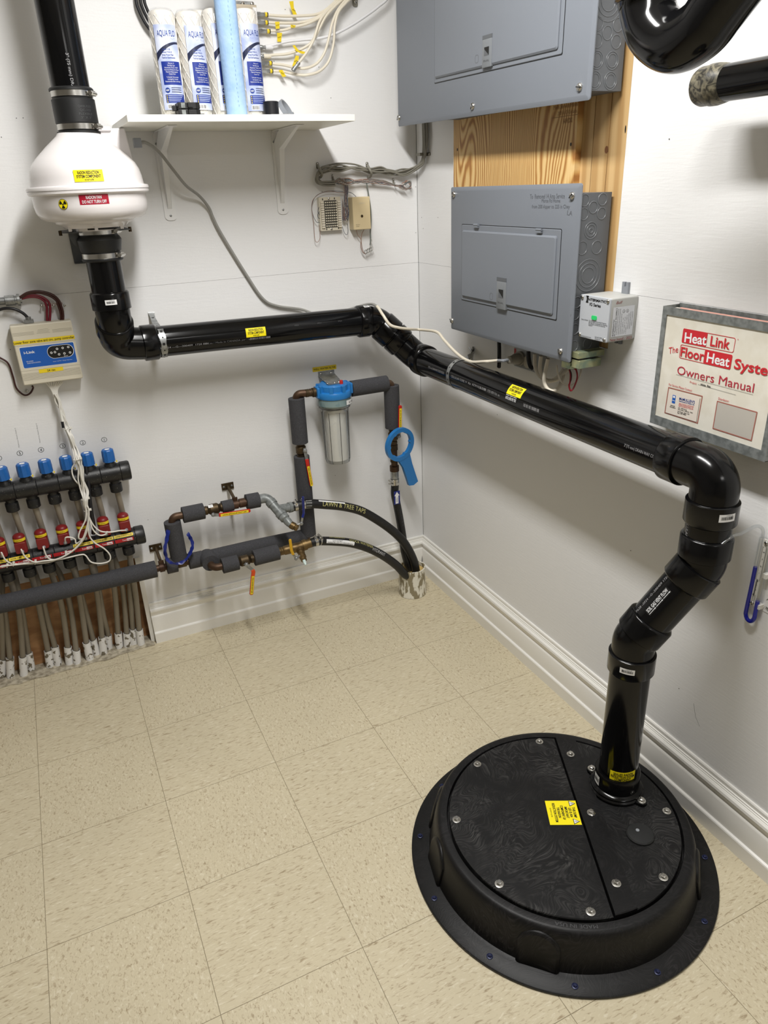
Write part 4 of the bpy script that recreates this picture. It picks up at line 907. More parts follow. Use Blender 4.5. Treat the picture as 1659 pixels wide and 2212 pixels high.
pts = [gl + V((.004, 0, .0))] + [B('Z2', x, y, d) for x, y, d in ((115, 985, .12), (200, 1045, .11), (300, 1170, .09), (390, 1280, .06), (480, 1350, .03), (545, 1430, .014), (575, 1500, .012))] + [bk(478, 505, .012), bk(530, 590, .010), bk(568, 645, .009), bk(600, 661, .009), bk(650, 668, .012), bk(690, 680, .03), bk(740, 672, .055), bk(790, 658, .085), bk(812, 660, .17), bk(827, 680, .225), bk(842, 701, .245), bk(862, 708, .25), bk(888, 711, .235), bk(905, 712, .20)] + [R('W9', x, y, d) for x, y, d in ((1010, 425, .10), (1100, 520, .10), (1220, 650, .10), (1330, 740, .10), (1440, 785, .10), (1590, 780, .10))] + [R('W4', 130, 280, .09), R('W4', 250, 270, .083), pe - pd * .02, pe]
b = MB(); cv_ = spl(pts, 7); k = int(len(cv_) * .52); b.tube(cv_[:k + 1], .0044, M('cord_grey', (150, 149, 144), .45), 8); b.obj('cord', t, label='grey half of the cord by the fan')
b = MB(); b.tube(cv_[k:-14], .0046, cable_w, 8); b.tube(cv_[-15:], .0044, greyblue_m, 8); b.obj('cord', t, label='cream half of the cord by the outlet')
for i, (pp_, lab) in enumerate((([(795, 170, .05), (800, 350, .05), (850, 470, .045), (940, 550, .04), (1060, 570, .03), (1160, 530, .02), (1240, 440, .012), (1290, 400, .006)], 'left of the three cream cable loops under the lower panel'), ([(890, 200, .055), (872, 380, .055), (905, 480, .05), (960, 555, .045), (1040, 575, .03), (1150, 505, .02), (1230, 400, .01)], 'middle of the three cream cable loops under the lower panel'), ([(995, 240, .065), (945, 480, .065), (940, 600, .062), (985, 690, .058), (1065, 725, .05), (1140, 690, .04), (1190, 600, .025), (1225, 480, .012)], 'right of the three cream cable loops under the lower panel'))):
    b = MB(); b.tube(spl([R('W4', *p) for p in pp_], 6), .0052, cable_w, 10); tag(b.obj('cable_loop', smooth=60), lab, 'cable', 'cream cable loops under the panel')
b = MB(); b.tube(spl([R('W4', *p) for p in ((700, 130, .045), (705, 240, .045), (730, 350, .042), (775, 390, .036))], 6), .006, cable_k, 10); tag(b.obj('black_cable', smooth=60), 'short black cable behind the cream loops at the outlet', 'cable')
b = MB(); b.tube(spl([R('W4', *p) for p in ((262, -40, .02), (266, 100, .02), (266, 240, .02), (262, 350, .02), (258, 375, .02))], 4), [.006] * 13 + [.006, .0058, .005, .003], cable_k, 10); tag(b.obj('black_cable', smooth=60), 'thick black cable end hanging left of the outlet', 'cable')
t = thing('transformer', 'small yellowish zinc bell transformer under the lower panel corner', 'transformer', R('W4', 1350, 380, .05))
a = R('W4', 1330, 400, .088); c_ = R('W4', 1345, 195, .088); g_ = R('W4', 1510, 355, .03)
b = MB(); b.box((-.020, a.y - .002, a.z + .006), (-.088, a.y - .030, a.z + .026), olive_m); b.box((-.03, a.y, a.z), (-.09, a.y + .034, a.z + .016), olive_m); b.box((-.01, a.y - .002, a.z + .030), (-.09, a.y - .028, a.z + .045), olive_m); b.box((-.034, a.y - .003, a.z + .026), (-.086, a.y - .026, a.z + .030), ink_m); b.obj('frame', t, bev=.001)
b = MB(); b.box((-.05, a.y + .006, a.z + .015), (-.088, a.y + .026, a.z + .036), copper_m); b.obj('coil', t, bev=.002)
for pp_, m_, r_, nm in (([(1315, 400, .07), (1330, 480, .07), (1325, 580, .068), (1310, 650, .065), (1335, 720, .06), (1385, 660, .05), (1430, 520, .04), (1415, 410, .04), (1380, 385, .045)], M('wire_red', (150, 24, 40), .4), .0022, 'lead'), ([(1320, 400, .072), (1345, 470, .07), (1340, 560, .069), (1300, 630, .066)], cable_k, .0011, 'lead'), ([(1125, 340, .07), (1145, 480, .07), (1195, 590, .06), (1280, 640, .05), (1380, 620, .035), (1460, 520, .02), (1495, 370, .012)], cable_w, .0022, 'lead')):
    b = MB(); b.tube(spl([R('W4', *p) for p in pp_], 6), r_, m_, 8); b.obj(nm, t, smooth=60)

# owners manual in a galvanized pocket
t = thing('manual_holder', 'galvanized metal wall pocket holding the owners manual', 'wall pocket', (0, -1.345, .96))
y0, y1, z0, z1, D = -1.194, -1.493, .9615, 1.217, .047
b = MB(); b.box((-.0005, y0, z0), (-.003, y1, z1 + .002), galv_m); b.box((-.003, y0, z0), (-D, y0 - .0012, z1), galv_m); b.box((-.003, y1 + .0012, z0), (-D, y1, z1), galv_m); b.box((-.003, y0, z0), (-D, y1, z0 + .0012), galv_m); b.obj('pocket', t, smooth=0)
b = MB(); x0_ = -D; f_ = .0012
b.box((x0_, y0, z0), (x0_ - f_, y1, z0 + .0205), galv_m); b.box((x0_, y0, z1 - .0165), (x0_ - f_, y1, z1), galv_m); b.box((x0_, y0, z0 + .0205), (x0_ - f_, y0 - .012, z1 - .0165), galv_m); b.box((x0_, y1 + .012, z0 + .0205), (x0_ - f_, y1, z1 - .0165), galv_m); b.obj('front_frame', t, smooth=0)
t = thing('owners_manual', 'white owners manual with red lettering inside the galvanized pocket', 'manual', (-.03, -1.345, .964))
b = MB(); b.box((-.012, y0 - .004, z0 + .002), (-.030, y1 + .004, z1 - .006), M('page_edges', (232, 226, 214), .6)); b.box((-.018, y0 - .02, z1 - .006), (-.020, y1 + .004, z1 - .0035), M('tab_red', (226, 172, 160), .6)); b.obj('binder', t)
P = PN((-.0462, y0, z0), (0, -1, 0), (0, 0, 1)); sheet_m = M('manual_cover', (228, 224, 212), .45, var=(30, .42, .6, (222, 217, 203)))
b = MB(); b.box((-.030, y0 - .004, z0 + .002), (-.0460, y1 + .004, z1 - .0045), sheet_m); b.obj('cover', t, smooth=0)
b = MB()
def band(pts, fills, m):
    pass
def rr_px(k, tl_, tr_, br_, bl_):
    return [P.at(k, *p) for p in (tl_, tr_, br_, bl_)]
def qrect(c4, r, a=0., bb=1.):
    """rounded parallelogram through four measured corners (tl, tr, br, bl), slice a..bb of its width"""
    tl_, tr_, br_, bl_ = [V(c) for c in c4]; w_ = (tr_ - tl_).length; h_ = (bl_ - tl_).length; out = []
    for u, v in rrect(0, 0, w_, h_, r, 4):
        f = a + (bb - a) * u / w_; g = v / h_
        p = tl_.lerp(tr_, f).lerp(bl_.lerp(br_, f), g); out.append((p.x, p.y))
    return out
h1 = rr_px('Y4', (563, 518), (1222, 642), (1190, 830), (538, 695)); h2 = rr_px('Y4', (528, 718), (1182, 855), (1150, 1040), (505, 890))
for c4, fa, fb in ((h1, 0, .485), (h2, .49, 1)):
    b.frame_line(P, qrect(c4, .004), .0011, red_ink, .0004); b.poly(P, qrect(c4, .004, fa, fb), red_ink, .0005)
b.obj('logo_frame', t, smooth=0); b = MB()
for tx, a, c, h, m_ in (('Heat', (580, 630), (855, 670), .019, paper_m), ('Link', (905, 675), (1150, 720), .019, red_ink), ('Floor', (530, 808), (825, 870), .019, red_ink), ('Heat', (860, 880), (1145, 945), .019, paper_m), ('System', (1205, 960), (1790, 1085), .019, red_ink)):
    tpx(b, P, tx, 'Y4', a, c, h, m_, e=.0009, bold=.95)
tpx(b, P, 'The', 'Y4', (378, 800), (497, 780), .013, red_ink, shear=.15); tpx(b, P, 'Owners Manual', 'Y4', (487, 1040), (1450, 1270), .0175, M('ink_crimson', (178, 44, 62), .5))
tpx(b, P, 'Project:', 'Y4', (645, 1192), (730, 1215), .0042, red_ink); tpx(b, P, 'Hicke  Res.', 'Y4', (780, 1222), (907, 1252), .0040, ink_m, bold=1)
tpx(b, P, 'For Service Please Contact:', 'Y4', (380, 1222), (672, 1302), .0048, red_ink); tpx(b, P, 'Distributor:', 'Y4', (1002, 1400), (1137, 1435), .0048, red_ink); tpx(b, P, 'R', 'Y4', (1243, 658), (1258, 660), .002, red_ink)
for a, c in (((470, 1100), (1435, 1355)), ((745, 1225), (1220, 1358))):
    x0_, y0_ = P.at('Y4', *a); x1_, y1_ = P.at('Y4', *c); b.poly(P, [(x0_, y0_), (x1_, y1_), (x1_, y1_ + .0005), (x0_, y0_ + .0005)], ink_soft, .0005)
c4 = rr_px('Y4', (372, 1255), (805, 1368), (742, 1718), (322, 1582)); b.frame_line(P, qrect(c4, .0008), .0022, M('rose_line', (168, 104, 92), .5), .0004)
c4 = rr_px('Y4', (985, 1428), (1495, 1570), (1420, 1938), (927, 1780)); b.frame_line(P, qrect(c4, .0008), .0022, M('rose_line2', (168, 104, 92), .5), .0005); b.poly(P, qrect(c4, .0008), M('clear_pocket', (190, 185, 176), .25), .0003)
b.obj('lettering', t, smooth=0)
c4 = rr_px('Y4', (385, 1280), (775, 1385), (725, 1695), (340, 1575)); b = MB(); b.poly(P, qrect(c4, .0006), M('business_card', (226, 216, 204), .5), .0012)
for tx, a, c, h, m_ in (("McMULLEN'S", (515, 1400), (710, 1448), .0055, blue_ink), ('Refrigeration & Heating Ltd.', (512, 1430), (705, 1478), .0030, blue_ink), ('Sales & Service Commercial', (512, 1460), (695, 1502), .0022, red_ink), ('Heating Refrigeration Air', (508, 1475), (692, 1520), .0022, red_ink), ('Hot and Systems Controls', (506, 1492), (690, 1536), .0022, red_ink), ('#15 - 4850 Street', (502, 1515), (612, 1545), .0024, ink_m), ('Red Deer, Alberta  T4N', (500, 1535), (682, 1582), .0024, ink_m), ('Red Deer: 346-1122', (495, 1560), (640, 1598), .0026, ink_m), ('Fax: 347-9866', (492, 1580), (600, 1605), .0026, ink_m), ('DENNIS', (405, 1485), (460, 1500), .0024, ink_m), ('FRAUMAN', (397, 1503), (467, 1522), .0024, ink_m)): tpx(b, P, tx, 'Y4', a, c, h, m_, e=.0016, bold=.8)
cx, cy = P.at('Y4', 446, 1410); b.poly(P, rrect(cx - .0045, cy - .009, cx + .0045, cy + .009, .001), bluelab_m, .0014); b.poly(P, rrect(cx - .003, cy + .003, cx + .003, cy + .0075, .001), paper_m, .0016); b.poly(P, rrect(cx - .004, cy - .0035, cx + .004, cy - .0025, .0004), paper_m, .0016)
b.obj('business_card', t, smooth=0)

# manometer with its hose, and the note beside it
t = thing('manometer', 'clear U-tube manometer with blue fluid on the right wall', 'manometer', (-.005, -1.5, .59))
P = PN((-.012, -1.488, .59), (0, -1, 0), (0, 0, 1))
pl_, pr_ = [], []
def W6p(x, y, d=.012): return R('W6', x, y, d)
ut = spl([W6p(*p) for p in ((588, 560), (540, 800), (497, 1000), (435, 1300), (360, 1640), (352, 1710), (375, 1780), (425, 1810), (475, 1770), (495, 1680), (530, 1510), (580, 1280), (640, 960), (700, 640))], 6)
b = MB(); b.tube(ut, .0042, tube_clear, 12); b.obj('u_tube', t, smooth=60)
fluid = [p for i, p in enumerate(ut) if 12 <= i <= 60]
b = MB(); b.tube(fluid, .00435, fluid_m, 12); b.obj('fluid', t, smooth=60)
c4 = [W6p(x, y, .0115) for x, y in ((625, 580), (700, 600), (485, 1580), (400, 1545))]; ey = (c4[0] - c4[3]).normalized()
S = PN(c4[3], ey.cross(V((-1, 0, 0))) * 1, ey) if False else PN(c4[3], V((0, -ey.z, ey.y)) if True else ey, ey)
if S.n.x > 0: S = PN(c4[3], -S.ex, ey)
L_ = (c4[0] - c4[3]).length; wd = .0135
b = MB(); b.prism(rrect(0, 0, wd, L_, .001), -.002, .0, white_pl, P=S)
for i in range(36): b.patch(S, .0008, L_ * (.40 + .50 * i / 36), .0008 + (.004 if i % 5 == 0 else .0026), L_ * (.40 + .50 * i / 36) + .0005, ink_m, .0004); b.patch(S, wd - .0008 - (.004 if i % 5 == 0 else .0026), L_ * (.40 + .50 * i / 36), wd - .0008, L_ * (.40 + .50 * i / 36) + .0005, ink_m, .0004)
for i, tx in enumerate('01234'): b.text(tx, S, wd / 2, L_ * (.40 + .105 * i), ink_m, h=.0032, bold=1)
b.text('RadonAway', S, wd * .5, L_ * .27, ink_m, w=.038, h=.0042, rot=-PI / 2, bold=.8); b.text('DRAFT GAUGE', S, wd * .72, L_ * .12, ink_m, w=.016, h=.0024, rot=-PI / 2); b.text('INCHES W.C.', S, wd * .4, L_ * .12, ink_m, w=.016, h=.0024, rot=-PI / 2)
b.obj('scale', t, smooth=0)
for x, y in ((.5, .955), (.5, .035)): b = MB(); b.screw(S(wd * x, L_ * y, .0), S.n, steel_m, .0045, .003); b.obj('screw', t)
for x, y in ((655, 1130), (555, 1585)): p = W6p(x, y, .008); b = MB(); b.box((-.0008, p.y - .005, p.z - .005), (-.014, p.y + .004, p.z + .005), white_pl); b.obj('clip', t)
b = MB(); b.tube(spl([V((DX, DY, .8)) + V((-.30, -1, 0)).normalized() * .0445] + [W6p(*p) for p in ((150, 540, .10), (270, 505, .08), (400, 440, .05), (480, 400, .035), (545, 392, .022), (595, 425, .015), (612, 480, .012), (600, 560, .012))], 7), .0036, tube_clear, 10); b.obj('hose', t, smooth=60, label='thin clear hose into the pipe')
P = PN(R('W6', 640, 1480, .0006), (0, -1, 0), (0, 0, 1)); b = MB(); c = [P.at('W6', x, y) for x, y in ((655, 1380), (600, 1690))]
b.patch(P, -.002, -.028, .10, .022, paper_m, .0004); b.text('/ MG', P, .008, -.018, ink_m, w=.012, h=.008, e=.0009, shear=.3); b.text('A', P, .0085, .004, ink_m, h=.008, e=.0009, shear=.3)
b.prism([(-.002, -.028), (.10, -.028), (.10, .022), (-.002, .022)], 0, .0003, paper_m, P=P)
tag(b.obj('paper_note', smooth=0), 'white paper note beside the manometer at the right edge', 'note')

# drain trap and capped stub at the top right
def Tp(x, y, d=.28): return R('Y3', x, y, d)
t = thing('drain_trap', 'big glossy black drain trap curving down at the top right', 'drain trap', Tp(860, 357))
pts = [Tp(628, 0) + V((0, 0, .45)), Tp(628, -300), Tp(628, 0), Tp(628, 80), Tp(680, 240), Tp(800, 345), Tp(930, 350), Tp(1100, 240), Tp(1215, 90), Tp(1300, -25), Tp(1400, -160), Tp(1560, -370), Tp(1800, -690)]
b = MB(); b.tube(spl(pts, 10), .042, abs_m, 40); b.obj('bend', t, smooth=60)
b = MB(); c = Tp(628, 6); b.lathe([(.046, 0), (.050, .002), (.050, .03), (.046, .032)], fit_m, Matrix.Translation((c.x, c.y, c.z)), 40); b.obj('collar', t)
cmk = Tp(710, 320); b = MB(); P = CA(cmk + V((.03, .012, .03)), (0, -1, .12), (CAM - cmk), .0462); b.frame_line(P, rrect(-.020, -.012, .020, .012, .005), .0012, fit_m, .0006); b.obj('moulded_mark', t)
t = thing('capped_pipe', 'capped black drain pipe stub entering from the right edge', 'pipe', (-.095, -1.4, 1.57))
a = R('Y3', 1085, 745, .2); z_ = a.z + .0; e_ = V((0, -1, .0035)); a = R('Y3', 1085, 745, .095); b = MB(); b.cyl(a + e_ * .012, a + e_ * 1.7, .0288, abs_m, 36); b.obj('pipe', t, smooth=60)
b = MB(); b.lathe([(.018, -.004), (.029, 0), (.0315, .006), (.0315, .024), (.033, .026), (.033, .038), (.0315, .048), (.0295, .058), (.0289, .060)], tan_tape, frame(a, e_), 40); b.obj('end_cap', t, label='cap smeared with dried cement')

# ------------------------------------------------------------------ shelf on the back wall
t = thing('wall_shelf', 'white shelf with two white steel brackets on the back wall', 'shelf', (-.65, -.15, 1.41))
SB, ST = 1.6345, 1.6505
b = MB(); b.box((-.948, -.0015, SB), (-.3465, -.300, ST), M('shelf_white', (238, 237, 226), .4)); b.obj('board', t, bev=.0008)
bracket_m = M('bracket_white', (238, 238, 237), .4)
for bx in (-.826, -.478):
    b = MB(); prof = [(-.001, SB - .001), (-.001, 1.405), (-.004, 1.405)]
    b.prism(rrect(-.017, 1.400, .017, SB - .001, .012), .001, .003, bracket_m, frame((bx, 0, 0), (0, -1, 0), (1, 0, 0)) @ Matrix(((1, 0, 0, 0), (0, 1, 0, 0), (0, 0, 1, 0), (0, 0, 0, 1))))
    # pressed steel bracket: tapered channel down the wall, arm under the board, web in the corner
    Xb = Matrix.Translation((bx, 0, 0))
    b.add([(-.007, -.002, 1.43), (.007, -.002, 1.43), (.011, -.002, 1.60), (-.011, -.002, 1.60), (-.005, -.010, 1.44), (.005, -.010, 1.44), (.009, -.055, SB - .003), (-.009, -.055, SB - .003)], [(4, 5, 6, 7), (0, 1, 5, 4), (1, 2, 6, 5), (3, 0, 4, 7)], bracket_m, Xb)
    b.box((bx - .013, -.002, SB - .003), (bx + .013, -.215, SB - .0008), bracket_m)
    b.add([(-.009, -.055, SB - .003), (.009, -.055, SB - .003), (.004, -.205, SB - .003), (-.004, -.205, SB - .003), (-.009, -.02, 1.575), (.009, -.02, 1.575)], [(0, 1, 2, 3), (0, 1, 5, 4), (1, 2, 5), (0, 3, 4), (2, 3, 4, 5)], bracket_m, Xb)
    bk_ = b.obj('bracket', t, smooth=40)
    for dx, z in ((-.011, 1.603), (.011, 1.603), (.0, 1.413)): b = MB(); b.screw((bx + dx, -.003, z), (0, -1, 0), zinc_m, .0035, .002); b.obj('screw', bk_)

# wound filter cartridges in printed sleeves
def cartridge(x, y, top, lab, turn):
    t = thing('filter_cartridge', lab, 'filter cartridge', (x, y, ST), 'string wound filter cartridges on the shelf')
    r = .0315; h = top - ST; X = Matrix.Translation((x, y, ST + .0005)); b = MB()
    b.lathe([(.012, .0), (r - .003, 0), (r, .004), (r, h - .012), (r - .002, h - .004), (r - .010, h), (.012, h - .002)], wound_m, X, 40, caps=False)
    for s_ in (1, -1):
        for k in range(10):
            b.tube([V((x, y, ST)) + V((math.cos(a_), math.sin(a_), 0)) * (r + .0003) + V((0, 0, .006 + (h - .018) * j / 14)) for j in range(15) for a_ in (k * 2 * PI / 10 + s_ * j * .30,)], .0011, wound_m, 5)
    b.obj('wound_core', t, smooth=60)
    b = MB(); b.lathe([(r + .001, .001), (r + .0028, .006), (r + .0026, .05), (r + .003, .12), (r + .0024, .18), (r + .0012, h - .008), (r - .006, h + .003)], clear_mat('bag_film', (.95, .95, .95), .03) if 'bag_film' not in bpy.data.materials else bpy.data.materials['bag_film'], X, 40, caps=False); b.obj('wrapper', t, smooth=60)
    P = CR((x, y, ST), (0, 0, 1), turn, r + .0034); w_ = .030; b = MB(); L0, L1 = .018, h * .86
    b.patch(P, -w_, L0, w_, L1, laven_m, .0, 16, 1)
    def yy(f): return L0 + (L1 - L0) * f
    for i in range(9):
        xa, xb = -w_ + w_ * 2 * i / 9, -w_ + w_ * 2 * (i + 1) / 9; ca = lambda x_: yy(.805 - .13 * ((w_ * .9 - x_) / (1.9 * w_)) ** 2); cb_ = lambda x_: yy(.780 - .20 * ((w_ * .9 - x_) / (1.9 * w_)) ** 2)
        b.add([P(xa, ca(xa), .0004), P(xb, ca(xb), .0004), P(xb, cb_(xb), .0004), P(xa, cb_(xa), .0004)], [(0, 1, 2, 3)], navy_band)
    b.text('AQUA FLO', P, .001, yy(.90), blue_ink, w=.046, h=.0125, e=.0005, bold=.2); b.text('PLATINUM', P, .008, yy(.845), laven_m, w=.030, h=.005, e=.0006)
    for i, tx in enumerate(('Number: P-100', 'Model: P100-10', 'String Wound Filter', 'Technical Specifications')): b.text(tx, P, -.004 + .003 * i * .4, yy(.715 - .032 * i), blue_ink, w=.018 + .005 * i, h=.0036, e=.0005, bold=.6)
    b.patch(P, -.021, yy(.30), .027, yy(.575), royal_m, .0004, 10, 1)
    for i in range(9): b.text(('Micron: 5', 'Flow Rate: 5 gpm', 'Maximum Temp: 140 F', 'Maximum Pressure: 60 psi', 'Material: Polypropylene', 'Cotton Core', 'To Reorder: Visit us online', 'Cartridge life: 3 months', 'Replacement filter cartridge')[i], P, .003, yy(.552 - .025 * i - (.012 if i > 5 else 0)), paper_m, w=(.014, .018, .034, .036, .030, .016, .03, .026, .038)[i], h=.0028, e=.0008)
    b.poly(P, circ(-.014, yy(.235), .006, 16), blue_ink, .0005); b.text('NSF', P, -.014, yy(.235), paper_m, w=.008, h=.0034, e=.0009, bold=1)
    for i in range(5): b.patch(P, -.004, yy(.262 - .013 * i), .022 - (i % 2) * .004, yy(.262 - .013 * i) + .0012, laven_m if i % 2 else navy_band, .0006, 4, 1)
    b.patch(P, -.021, yy(.085), .029, yy(.185), royal_m, .0004, 10, 1)
    for i in range(4): b.patch(P, -.014, yy(.166 - .021 * i), .024 - i * .003, yy(.166 - .021 * i) + .0014, laven_m, .0008, 4, 1); b.poly(P, circ(-.0175, yy(.168 - .024 * i), .0015, 6), tag_yel, .0008)
    b.patch(P, -.019, yy(.012), .002, yy(.066), paper_m, .0004, 4, 1)
    for i in range(11): b.patch(P, -.0175 + i * .0017, yy(.018), -.0175 + i * .0017 + random.choice((.0006, .001)), yy(.06), ink_m, .0008)
    b.obj('label', t, smooth=60)
def cart_px(xc, ytop, ybot, d, lab, turn=(0, -1, 0)):
    p = bk(xc, 150, d); top = bk(xc, ytop, d); cartridge(p.x, -d, min(top.z, ST + .262), lab, V(turn))
u, v = q('W2', 280, 160); cart_px(u, 25, 247, .185, 'leftmost of the wound filter cartridges on the shelf', (-.05, -1, 0))
u, v = q('W2', 635, 170); cart_px(u, 28, 247, .185, 'second filter cartridge from the left, behind the black breaker', (.30, -1, 0))
u, v = q('W2', 770, 170); cart_px(u, 26, 247, .105, 'filter cartridge at the back, in the gap between two others', (-1, -.5, 0))
u, v = q('W2', 990, 150); cart_px(u, 22, 247, .165, 'filter cartridge mostly hidden by the blue foam tube', (.32, -1, 0))
u, v = q('W2', 1395, 150); cart_px(u, 22, 247, .155, 'rightmost filter cartridge on the shelf, beside the cable splitter', (.18, -1, 0))
# blue foam tube
a = B('W2', 1228, 1565, .235); c = B('W2', 1055, 0, .235); a.z = ST + .0015; dv = (c - a).normalized()
b = MB(); b.lathe([(.012, 0), (.0268, 0), (.0270, .002), (.0270, .398), (.0268, .40), (.012, .40)], foamblue_m, frame(a + V((0, 0, .002)), dv), 40, caps=False)
P = CA(a, dv, V((-.05, -1, .1)), .0272)
for i in range(26): b.patch(P, .02 + i * .0098, -.0016 + .001 * math.sin(i * 2.1), .02 + i * .0098 + .0045, -.0006 + .001 * math.sin(i * 2.1), M('foam_slit', (110, 140, 172), .9) if 'foam_slit' not in bpy.data.materials else bpy.data.materials['foam_slit'], .0004)
tag(b.obj('foam_tube', smooth=50), 'pale blue foam tube standing on the shelf in front of the cartridges', 'foam tube')
# breaker
def Wp(x, y, d): return B('W3', x, y, d)
a = Wp(75, 175, .262); c = Wp(365, 322, .262); 
t = thing('circuit_breaker', 'black double circuit breaker lying on the shelf', 'circuit breaker', ((a.x + c.x) / 2, -.245, ST))
hb = a.z - ST; blk = M('bakelite', (22, 22, 23), .45)
b = MB(); b.box((a.x, -.262, ST + .0008), (c.x, -.205, ST + hb * .49), blk); b.box((a.x + .001, -.262, ST + hb * .51), (c.x, -.205, ST + hb), blk); b.box((a.x - .010, -.245, ST + hb * .42), (a.x, -.23, ST + hb * .82), blk); b.obj('body', t, bev=.0015)
for z in (.25, .75):
    b = MB(); zz = ST + hb * z; b.box((a.x + .008, -.2635, zz - .005), (a.x + .018, -.262, zz + .006), galv_m); b.obj('rating_plate', t)
    b = MB(); b.box((a.x + .024, -.272, zz - .004), (a.x + .030, -.262, zz + .006), ink_m); b.box((a.x + .046, -.2645, zz - .007), (a.x + .053, -.262, zz + .007), dark_m); b.cyl((a.x + .034, -.262, zz), (a.x + .034, -.266, zz), .004, blk, 10); b.obj('toggle', t)
b = MB(); b.box((c.x + .001, -.258, ST + .0008), (c.x + .010, -.235, ST + .006), zinc_m); b.obj('terminal', t)
# black bushing and grey clamp ring
a = Wp(1135, 165, .2); c = Wp(1330, 322, .2)
rr = (c.x - a.x) / 2; b = MB(); b.lathe([(rr - .003, .0), (rr, .001), (rr, a.z - ST - .002), (rr - .002, a.z - ST - .001), (rr - .004, a.z - ST - .002), (rr - .004, .0)], cable_k, Matrix.Translation(((a.x + c.x) / 2, -.2 + 0, ST + .0006)), 32, caps=False)
tag(b.obj('pipe_bushing', smooth=40), 'black plastic ring standing on the shelf beside the rightmost cartridge', 'plastic ring')
cg = Wp(1405, 205, .2); t = thing('pipe_clamp', 'grey plastic pipe clamp ring leaning on the shelf beside a black ring', 'clamp', (cg.x, -.2, ST))
b = MB(); n_ = V((.66, -.55, .52)).normalized(); rC = .0235; cg.z = ST + rC * .86 + .0015
b.lathe([(rC - .002, -.006), (rC + .0015, -.006), (rC + .0015, .006), (rC - .002, .006), (rC - .002, -.006)], greyblue_m, frame(cg, n_), 32, caps=False); b.obj('ring', t, smooth=40)
ad = V((.75, 0, -.1)); ad = (ad - n_ * ad.dot(n_)).normalized(); b = MB(); b.cyl(cg + ad * (rC + .001) - n_ * .007, cg + ad * (rC + .001) + n_ * .009, .003, greyblue_m, 10); b.obj('hinge_pin', t)
pa = Wp(1235, 322, .28); pb_ = B('Z2', 1555, 775, .12); b = MB(); b.box((pa.x - .002, -.285, ST + .0008), (-.352, -.06, ST + .0016), paper_m); b.add([(pa.x, -.27, ST + .0018), (pa.x + .05, -.25, ST + .006), (-.39, -.2, ST + .005), (-.355, -.1, ST + .009), (-.356, -.06, ST + .010), (pa.x + .02, -.07, ST + .003)], [(0, 1, 5), (1, 2, 5), (2, 3, 4), (2, 4, 5)], paper_m)
tag(b.obj('paper_sheet', smooth=0), 'thin white paper sheet lying on the right end of the shelf', 'paper')

# cable splitter on the wall with coax cables
def C(x, y, d=.03): return B('W1', x, y, d)
t = thing('cable_splitter', 'flat metal cable splitter on the wall behind the shelf', 'splitter', (C(100, 400, 0).x, -.012, C(100, 830).z))
xl = C(-60, 400).x; xr = C(228, 800).x + .003; zt_, zb_ = C(120, 45).z, C(225, 835).z
b = MB(); b.box((xl, -.0008, zb_), (xr, -.026, zt_), M('splitter_metal', (202, 190, 170), .35, .7)); b.box((xl, -.0008, zt_), (xr - .004, -.003, zt_ + .012), zinc_m); b.obj('case', t, bev=.001)
P = PN((xr + .0003, -.0, zb_), (0, -1, 0), (0, 0, 1)); Pf = PN((xr, -.0262, zb_), (1, 0, 0), (0, 0, 1))
b = MB()
for i in range(4): z0_ = zb_ + (zt_ - zb_) * (.02 + .245 * i); Hh = (zt_ - zb_) * .21; b.patch(Pf, -.012, z0_ - zb_, -.001, z0_ - zb_ + Hh, paper_m, .0004); b.poly(Pf, circ(-.006, z0_ - zb_ + Hh * .75, .001, 8), ink_m, .0008); b.poly(Pf, circ(-.006, z0_ - zb_ + Hh * .25, .001, 8), ink_m, .0008); b.text('OUT', Pf, -.006, z0_ - zb_ + Hh * .5, ink_soft, w=.007, h=.0025, e=.0008, rot=PI / 2)
b.obj('label', t, smooth=0)
for x, y in ((20, 30), (120, 30)): b = MB(); b.screw((C(x, y, .004).x, -.003, zt_ + .006), (0, -1, 0), steel_m, .006, .004); b.obj('screw', t)
cab_lab = ['coax cable on the topmost splitter port', 'coax cable on the second splitter port from the top', 'coax cable on the third splitter port, beneath two tagged cables', 'white coax cable with white boot crossing the cream ones', 'coax cable with cream boot on the middle lower port', 'coax cable on the second splitter port from the bottom', 'coax cable on the lowest splitter port, with a small tag']
cabs = [([(290, 158), (450, 170), (620, 168), (780, 155), (880, 115), (960, 50), (1040, -30), (1130, -90), (1250, -330), (1280, -700)], (170, 152), (285, 152), cable_w),
        ([(290, 238), (430, 243), (600, 240), (730, 215), (860, 150), (980, 50), (1060, -20), (1150, -90), (1268, -330), (1300, -700)], (172, 236), (288, 238), cable_w),
        ([(330, 325), (450, 318), (560, 285), (700, 250), (840, 180), (960, 90), (1070, 0), (1170, -90), (1286, -330), (1320, -700)], (145, 328), (310, 326), cable_w),
        ([(330, 478), (480, 440), (650, 420), (850, 400), (1010, 350), (1180, 260), (1330, 160), (1450, 70), (1560, -40), (1620, -300), (1630, -700)], (175, 505), (260, 490), cable_white),
        ([(340, 580), (480, 570), (600, 535), (720, 470), (790, 380), (840, 280), (900, 170), (1000, 60), (1090, -20), (1180, -90), (1300, -330), (1340, -700)], (180, 592), (240, 592), cable_w),
        ([(335, 672), (450, 685), (560, 710), (680, 720), (800, 670), (880, 560), (930, 400), (960, 260), (1010, 130), (1080, 30), (1180, -80), (1318, -330), (1360, -700)], (215, 662), (330, 668), cable_w),
        ([(340, 748), (450, 755), (580, 785), (700, 790), (830, 750), (930, 640), (980, 450), (990, 280), (1030, 130), (1110, 30), (1200, -70), (1335, -330), (1380, -700)], (220, 748), (338, 748), cable_w)]
